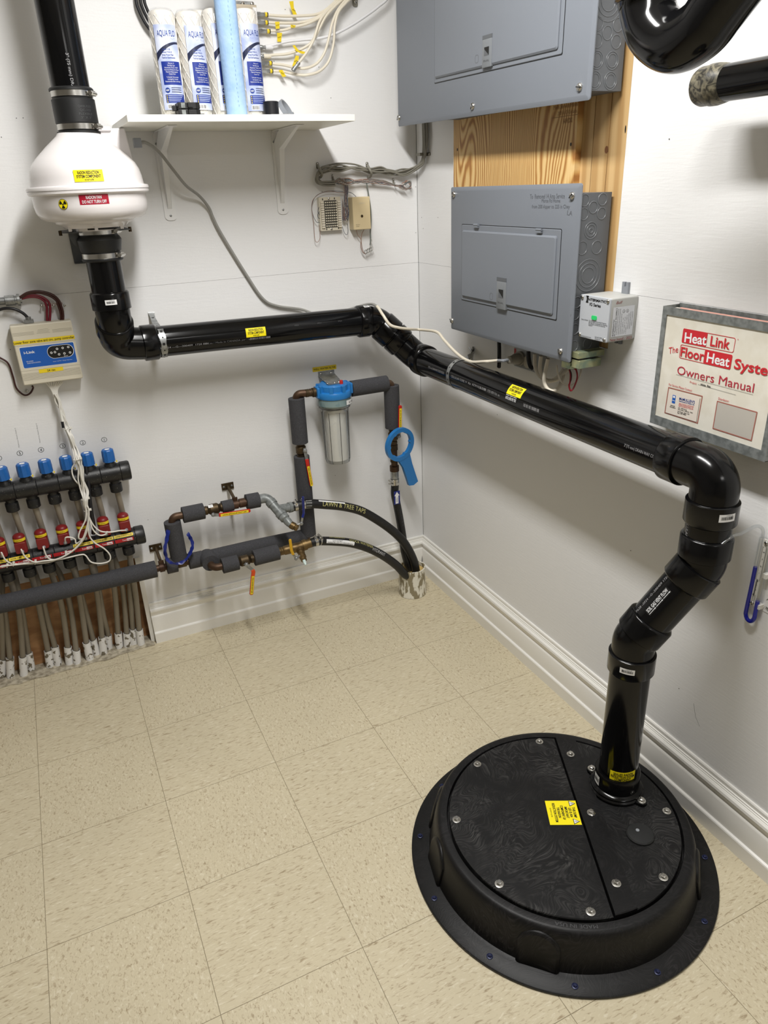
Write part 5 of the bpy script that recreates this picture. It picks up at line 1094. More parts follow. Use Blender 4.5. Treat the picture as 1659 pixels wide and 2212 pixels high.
for i, (pts, ca_, cb_, m_) in enumerate(cabs):
    t = thing('coax_cable', cab_lab[i], 'coax cable', C(*cb_, .02), 'coax cables of the splitter'); n = len(pts)
    dd_ = [.016 + .012 * math.sin(PI * min(1, k / (n - 1)) * .9) + .004 * i * (k > 2) * .5 for k in range(n)]
    b = MB(); b.tube(spl([V((C(*cb_, .014).x, -.014, C(*cb_, .014).z))] + [C(x, y, d) for (x, y), d in zip(pts, dd_)], 6), .0038, m_, 8); b.obj('cable', t, smooth=60)
    s_ = C(*ca_, .014); e_ = C(*cb_, .014); s_.x = xr + .0008; e_.z = s_.z = (s_.z + e_.z) / 2; L_ = e_.x - s_.x; b = MB()
    if m_ == cable_white or i == 4: b.lathe([(.004, 0), (.0055, .002), (.0055, L_ * .5), (.0042, L_ * .55), (.0045, L_)], zinc_m, frame(s_, (1, 0, 0)), 14); b.obj('connector', t); b = MB(); b.lathe([(.0062, 0), (.0062, .016), (.0045, .022)], m_, frame(e_, (1, 0, .0)), 14); b.obj('boot', t)
    else: b.lathe([(.0045, 0), (.006, .001), (.006, L_ * .35), (.0048, L_ * .36), (.0048, L_ * .68), (.0058, L_ * .7), (.0058, L_ * .78)], zinc_m, frame(s_, (1, 0, 0)), 6); b.lathe([(.0056, L_ * .72), (.0056, L_ * .92)], tag_yel, frame(s_, (1, 0, 0)), 14); b.lathe([(.0058, L_ * .92), (.0058, L_)], ink_m, frame(s_, (1, 0, 0)), 14); b.obj('connector', t)
t = thing('coax_cable', 'unconnected coax cable hanging with a loose silver connector', 'coax cable', C(600, 690, .04), 'coax cables of the splitter')
b = MB(); b.tube(spl([C(x, y, d) for x, y, d in ((612, 660, .045), (690, 560, .045), (760, 440, .045), (790, 350, .042), (830, 230, .04), (890, 140, .035), (990, 40, .03), (1090, -60, .03), (1240, -330, .03), (1260, -700, .03))], 6), .0038, cable_w, 8); b.obj('cable', t, smooth=60)
s_, e_ = C(612, 660, .045), C(550, 745, .045); d_ = (e_ - s_).normalized(); b = MB(); b.lathe([(.0058, 0), (.0058, .006), (.0048, .007), (.005, .016), (.0062, .017), (.0062, (e_ - s_).length), (.003, (e_ - s_).length)], zinc_m, frame(s_, d_), 14); b.obj('connector', t)
tagpts = [('the long tag on the topmost cable', [(510, 15), (555, 10), (560, 80), (600, 170), (598, 185), (565, 185), (535, 110)]), ('the tag hanging between the two upper cables', [(362, 230), (408, 228), (410, 300), (370, 305)]), ('the tag on the crossing of the third cable', [(525, 260), (578, 265), (572, 292), (530, 290)]), ('the tag hanging lowest from the third cable', [(382, 345), (436, 345), (425, 440), (386, 440)]), ('the curled tag on the loose cable', [(545, 480), (570, 475), (610, 530), (700, 550), (695, 572), (640, 565), (585, 540)]), ('the tag at the loose connector', [(580, 585), (615, 590), (605, 650), (550, 705), (545, 690)]), ('the tag on the lowest cable', [(398, 740), (438, 735), (480, 805), (440, 812)])]
for i, (lab, pts) in enumerate(tagpts):
    P = PN(C(*pts[0], .030), (1, 0, 0), (0, -.25 + .1 * (i % 3), 1)); b = MB(); l2 = [P.at('W1', *p) for p in pts]; b.prism(l2, -.0004, .0004, tag_yel, P=P)
    cx = sum(p[0] for p in l2) / len(l2); cy = sum(p[1] for p in l2) / len(l2); b.text('ROOM', P, cx, cy, ink_m, w=.009, h=.0028, e=.0008, rot=.3 if i % 2 else -.4)
    tag(b.obj('cable_tag', smooth=0), 'yellow cable tag, ' + lab, 'cable tag', 'yellow tags on the coax cables')
b = MB(); p = C(1208, 20, .004); b.prism(rrect(-.008, -.012, .008, .03, .006), 0, .003, cable_g, frame((p.x, -.0005, p.z), (0, -1, 0), (1, 0, 0))); b.screw((p.x, -.0035, p.z), (0, -1, 0), steel_m, .005, .003); tag(b.obj('cable_clip', smooth=40), 'grey screwed cable clip above the white coax cable', 'cable clip')
for i, (off, lab) in enumerate(((0, 'left of three black cables at the left end of the shelf'), (14, 'middle of three black cables at the left end of the shelf'), (26, 'right of three black cables at the left end of the shelf'))):
    b = MB(); b.tube(spl([B('Z1', 1160 + off * 2.6 + x, y - off * .6, .02 + .012 * i) for x, y in ((-90, -1100), (-40, -500), (-15, -220), (0, 0), (25, 90), (80, 200), (150, 290), (215, 370), (260, 450))], 6), .0042, cable_k, 8); tag(b.obj('black_cable', smooth=60), lab, 'cable', 'black cables behind the cartridges')

# ------------------------------------------------------------------ telephone wiring by the corner
def G(x, y, d=.02): return B('Z8', x, y, d)
t = thing('telephone_cables', 'bundle of grey telephone cables clipped along the wall below the shelf', 'cable bundle', G(600, 300))
def bun(pts, off, r, m, nm='cable'):
    b = MB(); b.tube(spl([p + V((0, -off[0], off[1])) for p in pts], 6), r, m, 7); b.obj(nm, t, smooth=60)
rnd = random.Random(5)
for i in range(9):
    o = (.002 + .004 * (i % 3), (.0045 * (i // 3) - .004)); w_ = lambda a: rnd.uniform(-a, a)
    pts = [R('Y1', 215 + 6 * (i % 4), 700, .012) + V((0, 0, .06)), R('Y1', 222 + 8 * (i % 4), 830, .012), R('Y1', 225 + 8 * (i % 4), 950, .012), R('Y1', 222 + 6 * (i % 4), 1020, .012), rt(911 + 1.2 * (i % 4), 340, .012), rt(908.5 + 1.0 * (i % 3), 352 + w_(1), .014), G(1390 + w_(8), 246 + 9 * (i % 4), .018), G(1260, 285 + 10 * (i % 3) + w_(14), .017), G(1130, 285 + w_(26), .016), G(1000, 265 + w_(22), .016), G(870, 270 + w_(14), .016), G(700, 245 + w_(30), .018), G(500, 235 + w_(35), .018), G(330, 255 + w_(22), .018), G(262, 290 + w_(8), .02), G(228 + 7 * (i % 4), 360, .02), G(260 + 8 * (i % 4), 410 + 4 * (i % 3), .02), G(350, 430 + 6 * (i % 4) - 8, .02), G(450, 425 + 8 * (i % 4) - 10, .018)]
    bun(pts, o, .0026, cable_g)
wires = [M('pair_copper', (150, 116, 100), .5), M('pair_blue', (70, 75, 90), .5), M('pair_green', (112, 118, 112), .5), M('pair_white', (196, 190, 184), .5)]
t = thing('twisted_pair_bundle', 'fan of thin coloured wire pairs ending in a looped copper coloured knot', 'wire bundle', G(900, 400)); rnd = random.Random(9)
for i in range(24):
    w_ = lambda a: rnd.uniform(-a, a); end = [G(1210, 450 + w_(10), .02), G(1260, 470 + w_(28), .022), G(1320, 490 + w_(10), .024), G(1372, 450 + w_(30), .022), G(1340 + w_(20), 395 + w_(10), .022), G(1280 + w_(20), 430 + w_(20), .024)]
    pts = [G(455, 400 + w_(18), .018), G(520, 395 + w_(38), .02), G(610, 400 + w_(45), .022), G(730, 400 + w_(28), .020), G(860, 395 + w_(26), .02), G(1000, 405 + w_(28), .02), G(1100, 425 + w_(20), .018), G(1165, 440 + w_(10), .018)] + end
    b = MB(); b.tube(spl(pts, 5), .0010, wires[(0, 2, 3, 0, 1, 2)[i % 6]], 5); b.obj('wire_pair', t, smooth=60)
t = thing('terminal_block', 'cream terminal block with rows of tiny contacts beside a beige cover box', 'terminal block', G(410, 780, .012))
c0, c1 = B('Z8', 268, 590, .018), B('Z8', 548, 975, .018); P = PN((c0.x, -.018, c1.z), (1, 0, 0), (0, 0, 1)); wv, hv = c1.x - c0.x, c0.z - c1.z
b = MB(); b.rbox((c0.x, -.0008, c1.z), (c1.x, -.018, c0.z), almond_m, .003, None, 1)
for i in range(12):
    z = hv * (.09 + .80 * i / 12)
    for x in (.05, .83): b.patch(P, wv * x, z, wv * (x + .14), z + hv * .052, cable_w, .0008); b.box((c0.x + wv * x, -.018, c1.z + z), (c0.x + wv * (x + .14), -.024, c1.z + z + hv * .05), cable_w)
b.obj('body', t)
b = MB(); b.patch(P, wv * .22, hv * .09, wv * .80, hv * .90, M('contact_dark', (66, 64, 58), .6), .0006)
for i in range(10):
    for j in range(6): x, z = wv * (.25 + .095 * j), hv * (.12 + .078 * i); b.box((c0.x + x, -.0185, c1.z + z), (c0.x + x + wv * .055, -.0225, c1.z + z + hv * .040), almond_m)
b.obj('contact_field', t, smooth=0)
for x, z in ((.46, .95), (.5, .045)): b = MB(); b.screw(P(wv * x, hv * z, 0), P.n, steel_m, .004, .002); b.obj('screw', t)
for x, z in ((.17, .94), (.72, .95), (.27, .05), (.83, .06)): b = MB(); b.poly(P, rrect(wv * x - .0015, hv * z - .003, wv * x + .0015, hv * z + .003, .0014), ink_m, .0005); b.obj('mounting_slot', t)
c0, c1 = B('Z8', 672, 590, .035), B('Z8', 888, 962, .035)
t = thing('terminal_cover', 'beige plastic telephone terminal cover box right of the terminal block', 'terminal cover', ((c0.x + c1.x) / 2, -.015, c1.z))
b = MB(); b.rbox((c0.x - .002, -.0008, c1.z - .001), (c1.x + .001, -.0375, c0.z + .001), beige_m, .003, None, 1); b.obj('cover', t, bev=.002)
P = PN((c0.x, -.0377, c1.z), (1, 0, 0), (0, 0, 1)); b = MB(); b.text('FOR TELCO', P, *P.at('Z8', 738, 915), ink_m, w=.0135, h=.002, e=.0004); b.text('USE ONLY', P, *P.at('Z8', 735, 935), ink_m, w=.0115, h=.002, e=.0004); b.text('Siecor', P, *P.at('Z8', 785, 655), almond_m, w=.022, h=.004, e=.0004, shear=.4); b.obj('lettering', t, smooth=0)
b = MB(); cx, cy = P.at('Z8', 785, 812); b.ring(P, cx, cy, .0034, .0009, oldbrass_m, 16); b.screw(P(cx, cy, 0), P.n, oldbrass_m, .0025, .0012); b.obj('screw', t)
rnd = random.Random(4)
t = thing('jumper_wires', 'thin blue grey jumper wires hanging between the terminal block and its cover', 'wires', G(590, 600))
for i in range(12):
    w_ = lambda a: rnd.uniform(-a, a); b = MB(); b.tube(spl([G(590 + 5 * i - 30, 430 + w_(20), .02), G(575 + 4 * i, 520 + w_(10), .022), G(590 + w_(25), 620, .024), G(600 + w_(30), 720, .024), G(605 + w_(28), 800, .024), G(590 + w_(30), 860, .022), G(552, 700 + 22 * i - 90, .02)], 5), .0008, wires[1] if i % 4 else wires[0], 5); b.obj('wire_pair', t, smooth=60)
for pts, k in (([(610, 530), (500, 530), (400, 515), (280, 545), (200, 620), (185, 720), (205, 860), (215, 1000), (228, 1110), (265, 1115), (285, 1050), (275, 920)], 0), ([(560, 520), (440, 512), (330, 525), (230, 580), (186, 690), (200, 800), (240, 880), (280, 890)], 1), ([(610, 900), (620, 980), (605, 1035), (575, 1010), (550, 940)], 1), ([(590, 520), (660, 535), (715, 580)], 1), ([(290, 690), (265, 720), (260, 770), (290, 800)], 1), ([(290, 740), (258, 790), (262, 830), (285, 840)], 1), ([(295, 660), (275, 690), (280, 740)], 1)):
    b = MB(); b.tube(spl([G(x, y, .016) for x, y in pts], 6), .0008, wires[k], 5); b.obj('wire_pair', t, smooth=60)
t = thing('cover_leads', 'loose brown wires hanging below the beige cover, twisted at the end', 'wires', G(830, 1150))
for pts, k, r_ in (([(840, 420), (855, 500), (868, 590), (885, 700), (893, 850), (885, 1000), (888, 1080), (882, 1160)], 2, .0022), ([(715, 975), (735, 1040), (772, 1090), (770, 1180), (800, 1250), (830, 1260)], 0, .0010), ([(810, 970), (782, 1030), (775, 1100), (790, 1200), (820, 1265), (850, 1245)], 0, .0010), ([(888, 1080), (905, 1110), (885, 1150), (880, 1200)], 3, .001)):
    b = MB(); b.tube(spl([G(x, y, .018) for x, y in pts], 6), r_, wires[k], 6); b.obj('lead', t, smooth=60)
b = MB()
for i in range(6): b.tube([G(830 + 15 * i + 16 * math.cos(a_), 1240 - 8 * i + 24 * math.sin(a_), .02 + .002 * math.sin(a_ * 2)) for a_ in [k * 2 * PI / 14 for k in range(14)]], .001, wires[3 if i % 2 else 2], 5, closed=True)
b.obj('twist', t, smooth=60)
for k, (x, y, w2, h2, lab) in enumerate(((255, 190, 26, 85, 'cable clip at the left end of the grey telephone cables'), (847, 185, 24, 80, 'cable clip at the middle of the grey telephone cables'))):
    t = thing('cable_clip', 'grey screwed ' + lab, 'cable clip', G(x, y, .003), 'screwed cable clips')
    p = G(x, y, .003); b = MB(); b.prism(rrect(-.0045, -.014, .0045, .005, .004), 0, .002, cable_g, frame((p.x, -.0006, p.z), (0, -1, 0), (1, 0, 0))); b.tube(spl([G(x + 5, y + 20, .004), G(x + 25, y + 60, .032), G(x + 50, y + 110, .036), G(x + 40, y + 150, .02), G(x + 10, y + 165, .004)], 5), .0042, cable_g, 8); b.obj('strap', t, smooth=50)
    b = MB(); b.screw((p.x, -.0026, p.z), (0, -1, 0), steel_m, .0032, .002); b.obj('screw', t)
for x, y, lab in ((435, 330, 'small clear screwed clip where the grey cables open into wire pairs'), (1162, 375, 'small clear screwed clip near the copper coloured wire knot')):
    t = thing('cable_clip', lab, 'cable clip', G(x, y, .003), 'small clear clips'); p = G(x, y, .003); b = MB(); b.prism(rrect(-.003, -.016, .003, .004, .003), 0, .0012, cable_g, frame((p.x, -.0006, p.z), (0, -1, 0), (1, 0, 0))); b.tube([G(x + 15, y + 60 + 22 * math.cos(a_), .020 + .009 * math.sin(a_)) for a_ in [k * PI / 6 for k in range(12)]], .0014, cable_g, 6, closed=True); b.obj('strap', t); b = MB(); b.screw((p.x, -.0018, p.z), (0, -1, 0), steel_m, .0028, .002); b.obj('screw', t)
t = thing('cable_clip', 'grey screwed cable clip on the right wall under the large panel', 'cable clip', R('Y1', 240, 1025, .003), 'screwed cable clips')
p = R('Y1', 240, 1025, .002); s2 = R('Y1', 268, 1023, .002); b = MB(); b.rbox((-.0005, p.y + .014, p.z - .004), (-.026, p.y - .011, p.z + .005), cable_g, .003, None, 0); b.rbox((-.0005, p.y - .01, p.z - .005), (-.003, s2.y - .006, p.z + .005), cable_g, .002, None, 0); b.obj('strap', t); b = MB(); b.screw((-.003, s2.y, p.z), (-1, 0, 0), steel_m, .0035, .002); b.obj('screw', t)

# ------------------------------------------------------------------ zone valve controller
x0, x1, z0, z1, D = -1.3215, -1.1595, .983, 1.152, .055
t = thing('zone_controller', 'cream zone valve controller box with blue front panel and yellow tape', 'controller', ((x0 + x1) / 2, -.03, z0))
b = MB(); b.box((x0 + .003, -.0008, z0 + .006), (x1 - .003, -.022, z1 - .004), galv_m); b.obj('back_box', t)
b = MB(); b.rbox((x0, -.012, z0), (x1, -D, z1), almond_m, .004, None, 1)
P = PN((x0, -D, z0), (1, 0, 0), (0, 0, 1)); W_, H_ = x1 - x0, z1 - z0; groove = M('groove', (150, 144, 128), .6)
for z in (.875, .855, .835):
    for a, c in ((.02, .36), (.66, .98)): b.patch(P, W_ * a, H_ * z, W_ * c, H_ * z + .0007, groove, .0003)
for i in range(7): b.patch(P, W_ * .02, H_ * (.085 + .018 * i), W_ * .98, H_ * (.085 + .018 * i) + .0007, groove, .0003)
b.patch(P, 0, H_ * .665, W_, H_ * .668, groove, .0003); b.patch(P, 0, H_ * .245, W_, H_ * .248, groove, .0003)
for i in range(4): b.patch(P, W_ * (.40 + .01 * i), H_ * (.84 + .02 * i), W_ * (.62 - .02 * (i % 2)), H_ * (.84 + .02 * i) + .0006, groove, .0003)
cvr = b.obj('cover', t, bev=.003)
b = MB(); b.poly(P, rrect(W_ * .065, H_ * .285, W_ * .965, H_ * .645, .004), paper_m, .0004); b.poly(P, rrect(W_ * .072, H_ * .293, W_ * .958, H_ * .637, .0035), bluelab_m, .0007)
xm = W_ * .50; b.poly(P, rrect(xm, H_ * .40, W_ * .94, H_ * .615, .017), paper_m, .0010); b.poly(P, rrect(xm + .001, H_ * .406, W_ * .932, H_ * .609, .0165), ink_m, .0013)
for x, y in ((.565, .50), (.625, .505), (.685, .46), (.775, .465), (.87, .47), (.67, .555), (.765, .56), (.86, .565)): b.ring(lambda a_, c_, e=0: P(a_, c_, e + .0015), W_ * x, H_ * y, .0024, .0008, paper_m, 14, 1, .2); 
b.text('i-Link', P, W_ * .215, H_ * .55, paper_m, w=.029, h=.0068, e=.001, bold=1); b.text('SZ-616024', P, W_ * .19, H_ * .40, paper_m, w=.018, h=.003, e=.001); b.text('ZONE VALVE CONTROL', P, W_ * .25, H_ * .37, paper_m, w=.036, h=.003, e=.001); b.text('Zone', P, W_ * .79, H_ * .425, paper_m, w=.011, h=.003, e=.0016); b.text('Green = Call Heat    Orange = Main Pump', P, W_ * .72, H_ * .35, paper_m, w=.052, h=.002, e=.001)
b.obj('front_panel', cvr, smooth=0)
b = MB(); b.patch(P, 0, H_ * .69, W_, H_ * .755, tag_yel, .0004); b.text('Lower floor zone valve and circ. pump controller', P, W_ * .5, H_ * .722, ink_m, w=W_ * .985, h=.0062, e=.001, bold=.4); b.obj('tape_label', cvr, smooth=0)
b = MB(); b.patch(P, W_ * .295, H_ * .18, W_ * .70, H_ * .245, tag_yel, .0005); b.text('24 vac', P, W_ * .50, H_ * .212, ink_m, w=.022, h=.0055, e=.0010, bold=.4); b.obj('tape_label', cvr, smooth=0)
def K(x, y, d=.02): return B('Z3', x, y, d)
t = thing('conduit_end', 'galvanized conduit with a connector at the left edge above the controller', 'conduit', K(60, 350, .03))
a0 = K(-3000, 440, .022); a = K(-200, 372, .022); c = K(185, 345, .022); dv = (c - a).normalized(); L_ = (c - a).length; a0 = a - dv * 1.2
b = MB(); b.cyl(a0, a + dv * L_ * .72, .0105, zinc_m, 20); b.obj('pipe', t, smooth=60)
b = MB(); b.lathe([(.012, L_ * .62), (.0145, L_ * .63), (.0145, L_ * .84), (.012, L_ * .85), (.012, L_ * .90), (.0165, L_ * .90), (.0165, L_ * .96), (.0095, L_ * .97), (.0095, L_), (.007, L_), (.007, L_ * .9)], zinc_m, frame(a, dv), 24, caps=False); b.box((-.003, -.013, L_ * .70), (.003, .013, L_ * .76), zinc_m, frame(a, dv)); b.obj('connector', t, smooth=35)
wine = M('wire_wine', (120, 26, 44), .4); brn = M('wire_brown', (64, 30, 26), .4)
for i, (pts, m_, lab) in enumerate((([(170, 340), (250, 322), (320, 325), (375, 355), (398, 400), (400, 460), (402, 525)], wine, 'innermost dark red wire from the conduit into the controller'), ([(170, 330), (250, 305), (330, 312), (395, 345), (425, 390), (428, 460), (424, 525)], wine, 'second dark red wire from the conduit, arching over the innermost'), ([(170, 335), (240, 295), (330, 285), (420, 310), (480, 350), (500, 400), (518, 460), (520, 520)], brn, 'third, dark brown wire from the conduit into the controller'), ([(170, 325), (240, 285), (340, 275), (440, 300), (500, 350), (528, 420), (538, 470), (538, 520)], brn, 'topmost brown wire arching from the conduit to the controller'))):
    b = MB(); b.tube(spl([K(x, y, .024 + .002 * i) for x, y in pts], 6), .0035, m_, 8); tag(b.obj('supply_wire', smooth=60), lab, 'wire', 'wires from the conduit to the controller')
t = thing('wire_clamp', 'clear wire strap with three screws above the controller', 'wire strap', K(450, 388, .002))
b = MB(); b.prism(rrect(-.026, -.0035, .026, .0035, .002), .020, .0212, M('strap_clear', (176, 160, 154), .35), frame(K(452, 386, .024) + V((0, .012 + .012 - .0, 0)), (0, -1, 0), (1, 0, 0))); b.obj('strap', t)
for x in (352, 455, 548): b = MB(); p = K(x, 387, .002); b.cyl((p.x, -.0005, p.z), (p.x, -.026, p.z), .0018, zinc_m, 8); b.screw((p.x, -.026, p.z), (0, -1, 0), steel_m, .0038, .003); b.obj('screw', t)
t = thing('power_cord', 'black power cord looping from the left edge into the controller top', 'cord', K(100, 430, .03)); b = MB(); b.tube(spl([K(-3600, 900, .006), K(-900, 760, .006), K(-300, 640, .012), K(-120, 500, .02), K(-40, 445, .024), K(40, 420, .028), K(120, 425, .03), (K(195, 460, .03)), K(235, 500, .03), K(245, 530, .03)], 6), .0042, cable_k, 8); b.obj('cord', t, smooth=60)
b = MB(); p = K(245, 522, .03); b.rbox((p.x - .0125, p.y - .008, p.z - .006), (p.x + .0125, p.y + .008, p.z + .003), zinc_m, .003); b.cyl(p, p + V((0, 0, .010)), .0075, zinc_m, 14); b.obj('cord_clamp', t)
t = thing('thin_wire', 'thin dark lead looping under the controller at the left edge', 'wire', K(150, 1100, .01)); b = MB(); b.tube(spl([K(-3600, 1000, .006), K(-900, 860, .006), K(-300, 790, .008), K(-80, 800, .008), K(0, 840, .008), (K(70, 890, .008)), K(110, 1000, .008), K(140, 1100, .008), K(205, 1158, .008), K(255, 1145, .008), K(282, 1100, .009), K(275, 1080, .012)], 6), .0026, brn, 8); b.obj('lead', t, smooth=60)
p = K(227, 1122, .003); b = MB(); b.cyl((p.x, -.0005, p.z), (p.x, -.004, p.z), .004, zinc_m, 12); b.screw((p.x, -.004, p.z), (0, -1, 0), steel_m, .0042, .003); b.obj('clip_screw', t)

# ------------------------------------------------------------------ heating manifolds
def Mn(x, y, d): return B('Z4', x, y, d)
UZ, UD, LZ_, LD = .675, .050, .4545, .070
UX1, LX1 = -1.079, -1.075
t = thing('upper_manifold', 'upper black heating manifold carrying the blue knobs', 'manifold', (-1.35, -UD, UZ - .03))
b = MB(); r = .0285; prof = [(r, 0)]
for i in range(9): prof += [(r, .0615 * i + .001), (r, .0615 * i + .0585), (r - .0012, .0600 + .0615 * i), (r, .0615 + .0615 * i)]
b.lathe(prof, manif_m, frame((UX1 - .030, -UD, UZ), (-1, 0, 0)), 36); b.obj('body', t, smooth=35)
b = MB(); b.lathe([(.0285, 0), (.031, .002), (.031, .026), (.029, .030), (.0265, .031)], manif_m, frame((UX1 - .031, -UD, UZ), (1, 0, 0)), 36); b.obj('end_cap', t)
kn = [(1146, 535), (930, 575), (700, 590), (478, 625), (248, 660), (20, 700), (-205, 740)]
kx = [Mn(x, y, UD).x for x, y in kn]; names = ['1', '2', '3', '4', '5', '6', '7']
for i, x in enumerate(kx):
    b = MB(); b.lathe([(.019, UZ + .012), (.019, UZ + .030), (.0145, UZ + .036), (.0145, UZ + .042)], manif_m, Matrix.Translation((x, -UD, 0)), 20); b.obj('valve_neck', t)
    b = MB(); pr = [(.0150, UZ + .0385), (.0182, UZ + .040), (.0186, UZ + .0585), (.0186, UZ + .060), (.0176, UZ + .0755), (.0155, UZ + .0785)]; n = 20; vs = []
    for r_, z in pr:
        for k in range(n): f = 1.03 - .085 * (k % 2) * (1 if z > UZ + .041 else .3); a_ = 2 * PI * k / n + .1; vs.append((x + r_ * f * math.cos(a_), -UD + r_ * f * math.sin(a_), z))
    b.add(vs, [(j * n + k, j * n + (k + 1) % n, j * n + n + (k + 1) % n, j * n + n + k) for j in range(len(pr) - 1) for k in range(n)] + [tuple((len(pr) - 1) * n + k for k in range(n)), tuple(range(n))[::-1]], bluepl_m)
    kb = b.obj('knob', t, smooth=12)
    b = MB(); Pk = PL((x, -UD, UZ + .0786), (1, 0, 0), (0, 1, 0)); b.poly(Pk, circ(0, .001, .0078, 18), paper_m, .0003); b.text(names[i], Pk, 0, .001, ink_m, h=.004, e=.0007); b.obj('label', kb)
    b = MB(); b.box((x + .019, -UD - .012, UZ + .036), (x + .0225, -UD - .006, UZ + .041), tag_yel); b.obj('pointer', t)
    xn = x + .004; b = MB(); b.lathe([(.0150, UZ - .022), (.0150, UZ - .034), (.0185, UZ - .036), (.0192, UZ - .040), (.0188, UZ - .062), (.0165, UZ - .064)], manif_m, Matrix.Translation((xn, -UD, 0)), 18); b.obj('union_nut', t, smooth=25)
t = thing('lower_manifold', 'lower black heating manifold with red actuators and yellow name labels', 'manifold', (-1.35, -LD, LZ_ - .03))
b = MB(); b.lathe(prof, manif_m, frame((LX1 - .030, -LD, LZ_), (-1, 0, 0)), 36); b.obj('body', t, smooth=35)
b = MB(); b.lathe([(.0285, 0), (.031, .002), (.031, .026), (.029, .030), (.0265, .031)], manif_m, frame((LX1 - .031, -LD, LZ_), (1, 0, 0)), 36); b.obj('end_cap', t)
ac = [(1300, 1180), (1087, 1220), (868, 1255), (652, 1290), (425, 1330), (198, 1375), (-15, 1420)]; ax_ = [B('Z4', x, y, LD).x for x, y in ac]
nl = [(1355, 180), (1155, 220), (945, 270), (735, 310), (520, 370), (310, 400), (85, 460), (-140, 500)]; nx = [B('Z5', x, y, LD).x for x, y in nl]
for x in nx:
    b = MB(); b.lathe([(.0150, LZ_ - .022), (.0150, LZ_ - .030), (.0185, LZ_ - .032), (.0192, LZ_ - .036), (.0188, LZ_ - .057), (.0165, LZ_ - .059)], manif_m, Matrix.Translation((x, -LD, 0)), 18); b.obj('union_nut', t, smooth=25)
for x in ax_: b = MB(); b.lathe([(.0155, LZ_ + .018), (.0155, LZ_ + .034), (.012, LZ_ + .036)], manif_m, Matrix.Translation((x, -LD, 0)), 20); b.obj('valve_neck', t)
S = CA((0, -LD, LZ_), (1, 0, 0), V((0, -1, .62)), .0288)
for i, tx in enumerate(('LOWER STORAGE ROOM', 'LOWER BATHROOM', 'LOWER BEDROOM 1', 'BEDROOM 2', 'STAIR HALL', 'LOWER FAMILY ROOM', 'LOWER HALL')):
    xc = LX1 - .066 - .0615 * i; Sy = lambda x, y, e=0, xc=xc: S(xc + x, y, e)
    if i not in (3, 4): b = MB(); b.patch(Sy, -.0295, -.001, .0295, .009, tag_yel, .0005, 1, 3); b.text(tx, Sy, 0, .004, ink_m, w=.050, h=.0042, e=.001, bold=.5); b.obj('label', t, smooth=0)
    b = MB(); b.patch(Sy, -.0285, -.0165, .0285, -.0055, M('twin_red', (168, 24, 30), .4) if 'twin_red' not in bpy.data.materials else bpy.data.materials['twin_red'], .0005, 1, 3); b.text('Twin', Sy, .000, -.011, paper_m, w=.013, h=.0048, e=.001); b.poly(Sy, rrect(.0075, -.0148, .0245, -.0072, .001), paper_m, .0007); b.text('Heat', Sy, .016, -.011, bpy.data.materials['twin_red'], w=.014, h=.0046, e=.0011, bold=.6); b.obj('label', t, smooth=0)
zl = ['rightmost red valve actuator on the lower manifold', 'second red valve actuator from the right on the lower manifold', 'red valve actuator half hidden by the white cables', 'fourth red valve actuator from the right on the lower manifold', 'second uncut red valve actuator from the left edge', 'leftmost uncut red valve actuator on the lower manifold', 'red valve actuator cut by the left edge']
for i, x in enumerate(ax_):
    z = LZ_ + .030; t = thing('valve_actuator', zl[i], 'valve actuator', (x, -LD, z), 'red actuators on the lower manifold')
    b = MB(); b.rbox((x - .0172, -LD - .015, z), (x + .0172, -LD + .018, z + .030), redpl_m, .008); b.lathe([(.0178, z + .030), (.0178, z + .047), (.0165, z + .052), (.012, z + .056), (.0, z + .058)], redpl_m, Matrix.Translation((x, -LD + .001, 0)), 28, caps=False)
    b.rbox((x - .0165, -LD - .016, z + .001), (x + .0165, -LD - .024, z + .036), redpl_m, .005, None, 1); b.obj('housing', t, bev=.0015)
    b = MB(); Pk = CR((x, -LD + .001, z + .042), (0, 0, 1), V((0, -1, 0)), .0181); b.patch(Pk, -.022, -.0045, .022, .0045, tag_yel, .0004, 10, 1); b.text('ZONE ' + str(i + 1), Pk, 0, 0, ink_m, w=.014, h=.0022, e=.001, bold=.6); b.obj('label', t)
    b = MB(); b.lathe([(.0052, 0), (.0052, .004), (.0035, .0055)], greyblue_m, frame((x + (.0015), -LD - .0235, z + .008), (0, -1, -.35)), 14); b.obj('cable_grommet', t)
